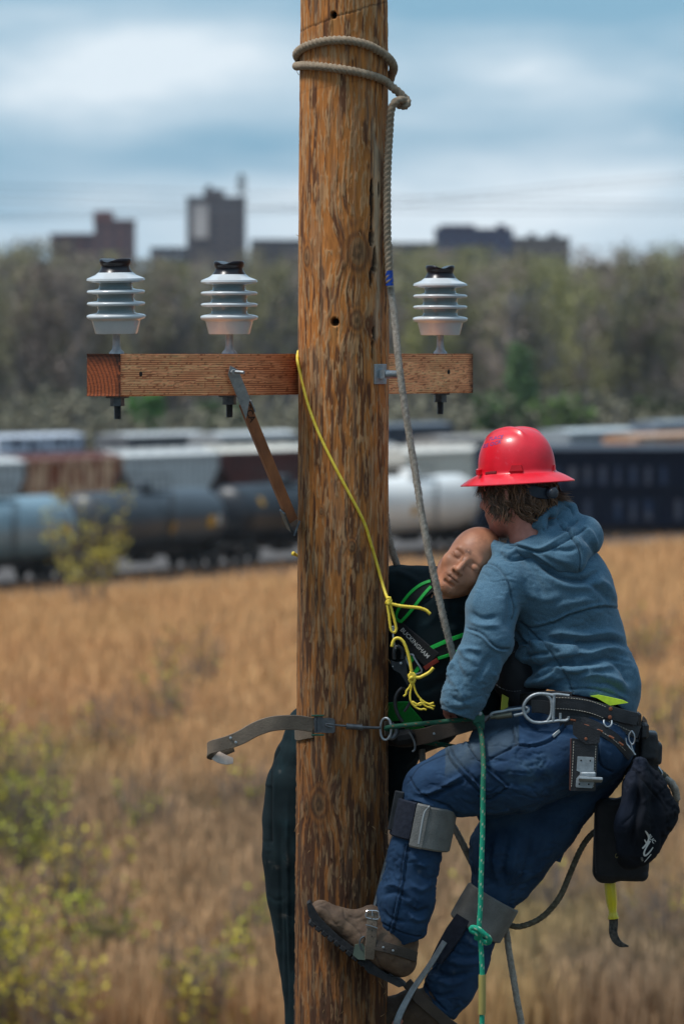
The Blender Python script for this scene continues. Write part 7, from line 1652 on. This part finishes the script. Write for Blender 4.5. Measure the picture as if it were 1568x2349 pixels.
# hooked knife with yellow handle
kn_ = empty('hook_knife', W(1400, 2100, 0), 'yellow handled tool with a black hooked blade sticking out below the pouch', 'hook tool')
a_ = W(1396, 2005, 0); b2 = W(1404, 2090, 0); M = (b2-a_).to_track_quat('Z', 'Y').to_matrix(); Lh = (b2-a_).length
m = MB(); m.lathe([(.0175, 0), (.0185, .01), (.0180, Lh*.6), (.0165, Lh*.8), (.0125, Lh), (.0140, Lh+.010), (.0175, Lh+.020), (.0170, Lh+.024)], a_, 8, M); m.build('yellow_handle', mat('yellow_acetate', (.80, .62, .01), (.70, .54, .01), .2, coat=.5), kn_, auto=25)
m = MB(); Q = [W(*z2(*q), 0) for q in ((1215, 1170), (1216, 1200), (1214, 1240), (1225, 1275), (1250, 1300), (1290, 1310))]; ribbon(m, Q, [(0, -1, 0)]*6, [.028, .028, .026, .025, .018, .004], .005); m.build('hooked_blade', mat('dirty_steel', (.035, .033, .03), (.12, .10, .08), .7, .4, 90, bump=.4), kn_)

# ================================================================= CLIMBERS
felt = mat('grey_felt_leather', (.13, .125, .115), (.22, .215, .20), .9, 0, 12, bump=.4, bscale=300, fine=.15); velc = mat('navy_velcro', (.008, .011, .022), (.016, .02, .035), .95, 0, 60, bump=.3)
spur = empty('pole_climber', W(930, 2150, -.22), 'steel pole climber with grey knee pad strapped to the raised leg', 'climbing spur', 'pole climbers on both legs')
def cuff(cx, cy, yc_, r, axis, w, a0, a1, m_, name, par, t=.005, rx=1.0, n=26):
    ax_ = Vector(axis).normalized(); u = Vector((ax_.z, 0, -ax_.x)).normalized(); v = Vector((0, 1, 0)); c = W(cx, cy, yc_); P = []; Q = []
    for q in np.linspace(R(a0), R(a1), n):
        d = u*math.sin(q)*rx-v*math.cos(q); P.append(c+d*r); Q.append(tuple(d))
    m = MB(); ribbon(m, P, Q, w, t); return m.build(name, m_, par)
A1 = (.20, 0, 1)
cuff(972, 1893, -.21, .086, A1, .132, -5, 100, felt, 'calf_pad', spur, .006, 1.0); cuff(968, 1890, -.21, .083, A1, .125, 90, 200, felt, 'calf_pad', spur, .006, 1.0)
cuff(968, 1884, -.21, .0865, A1, .118, -88, -20, velc, 'hook_and_loop_strap', spur, .006, 1.0); cuff(972, 1892, -.21, .090, A1, .136, -22, 2, felt, 'strap_fold', spur, .006)
m = MB(); m.tube([W(*z2(300, 612), -.303), W(*z2(275, 640), -.304), W(*z2(258, 720), -.305), W(*z2(245, 800), -.304)], .003, 8, step=.01); m.build('welt', mat('pale_thread', (.35, .37, .38)), spur)
m = MB(); MR = Matrix.Rotation(R(11), 3, 'Y'); m.box(W(908, 1860, -.235), (.030, .016, .122), MR, bev=.003); m.build('shin_plate', blth, spur, smooth=False)
m = MB(); m.tube([W(915, 1880, -.14), W(880, 2000, -.13), W(850, 2120, -.155), W(832, 2190, -.175), W(838, 2215, -.19)], .008, 8, step=.02); m.build('shank', darksteel, spur)
m = MB(); ribbon(m, [W(*z3(q, r_), yy) for q, r_, yy in ((870, 1560, -.262), (868, 1620, -.268), (864, 1720, -.272), (855, 1820, -.27), (850, 1900, -.262))], [(0, -1, 0)]*5, [.032, .032, .033, .033, .028], .0035); m.build('foot_strap', lth, spur)
m = MB(); m.tube([W(*z3(q, r_), -.272) for q, r_ in ((830, 1580), (835, 1568), (900, 1570), (912, 1582), (908, 1625), (825, 1612))], .0022, 7, closed=True, step=.006); m.tube([W(*z3(q, r_), -.278) for q, r_ in ((822, 1664), (860, 1672), (905, 1688))], .0018, 6, step=.008); m.tube([W(*z3(868, 1570), -.274), W(*z3(870, 1605), -.276)], .0016, 6); m.build('strap_buckle', bpy.data.materials['bright_steel'], spur)
m = MB(); 
for y in (1620, 1660, 1705, 1745): m.lathe([(.0018, 0), (.0018, .001)], W(*z3(866, y), -.2755), 8, Matrix.Rotation(R(90), 3, 'X'))
m.build('strap_holes', hole, spur)
m = MB(); lay(m, BT1, [z3(*q) for q in ((872, 1800), (930, 1812), (1010, 1832), (1090, 1858), (1140, 1876), (1165, 1886))], .032, .003, .0035); m.build('ankle_strap', lthd, spur)
m = MB()
for (x, y) in ((946, 1822), (1008, 1840)): m.lathe([(.0036, 0), (.0034, .002), (.001, .0026)], surf(BT1, *z3(x, y), .007)[0], 12, Matrix.Rotation(R(90), 3, 'X'))
m.build('rivet', galv, spur)
m = MB(); P_ = [z3(*q) for q in ((750, 1800), (800, 1790), (830, 1830), (820, 1905), (770, 1900), (735, 1870))]; m.prism([(W(x, y, -.25).x, W(x, y, -.25).z) for x, y in P_][::-1], -.262, -.240); m.build('stirrup', mat('green_grey_steel', (.09, .12, .09), (.14, .17, .13), .5, .4), spur, smooth=False)
m = MB(); m.tube([W(*z3(*q), -.262) for q in ((815, 1745), (790, 1760), (782, 1800), (800, 1840))], .0028, 8, step=.005); m.build('ring', darksteel, spur)
spur2 = empty('pole_climber', W(980, 2300, -.05), 'steel pole climber with wide grey knee pad strapped to the lower leg', 'climbing spur', 'pole climbers on both legs')
A2 = (.50, 0, .86)
cuff(1110, 2094, .04, .083, A2, .120, -95, 95, felt, 'calf_pad', spur2, .006, 1.0); cuff(1108, 2092, .04, .080, A2, .110, 85, 275, felt, 'calf_pad', spur2, .006)
m = MB(); ribbon(m, [W(1062, 2105, -.030), W(1040, 2140, -.035), W(1018, 2175, -.035), W(1000, 2205, -.035)], [(-.3, -1, 0)]*4, [.050, .056, .050, .040], .008); m.build('shank_sleeve', velc, spur2)
m = MB(); ribbon(m, [W(1020, 2160, -.040), W(985, 2215, -.042), W(952, 2262, -.045), W(930, 2300, -.05), W(912, 2340, -.05), W(905, 2380, -.045)], [(-.3, -1, .1)]*6, [.018, .018, .018, .020, .022, .024], .006); m.build('shank', galv, spur2)
m = MB(); ribbon(m, [W(*zc(*q), yy) for q, yy in (((330, 950), -.035), ((370, 1000), -.045), ((430, 1080), -.05), ((520, 1160), -.05), ((610, 1240), -.045), ((690, 1310), -.04), ((760, 1360), -.03))], [(-.3, -1, .2)]*7, .034, .004); m.build('foot_strap', lthd, spur2)
m = MB(); m.cyl(W(925, 2310, -.03), W(882, 2345, .0), .007, 8, .002); m.build('gaff', darksteel, spur2)
m = MB(); m.cyl(W(835, 2200, -.20), W(838, 2225, -.138), .007, 8, .002); m.build('gaff', darksteel, spur)
# ================================================================= AIR
hz_m = bpy.data.materials.new('haze'); hz_m.use_nodes = True; t = hz_m.node_tree; t.nodes.clear()
o_ = N(t, 'ShaderNodeOutputMaterial'); v_ = N(t, 'ShaderNodeVolumePrincipled'); v_.inputs['Color'].default_value = (.88, .92, 1.0, 1); v_.inputs['Density'].default_value = .00005; v_.inputs['Anisotropy'].default_value = .2
t.links.new(v_.outputs[0], o_.inputs['Volume'])
hb = MB().box((0, 1300, 54.5), (3300, 2900, 111)).build('haze', hz_m, smooth=False); tag(hb, 'thin pale air haze over the yard and skyline', 'haze', kind='stuff')
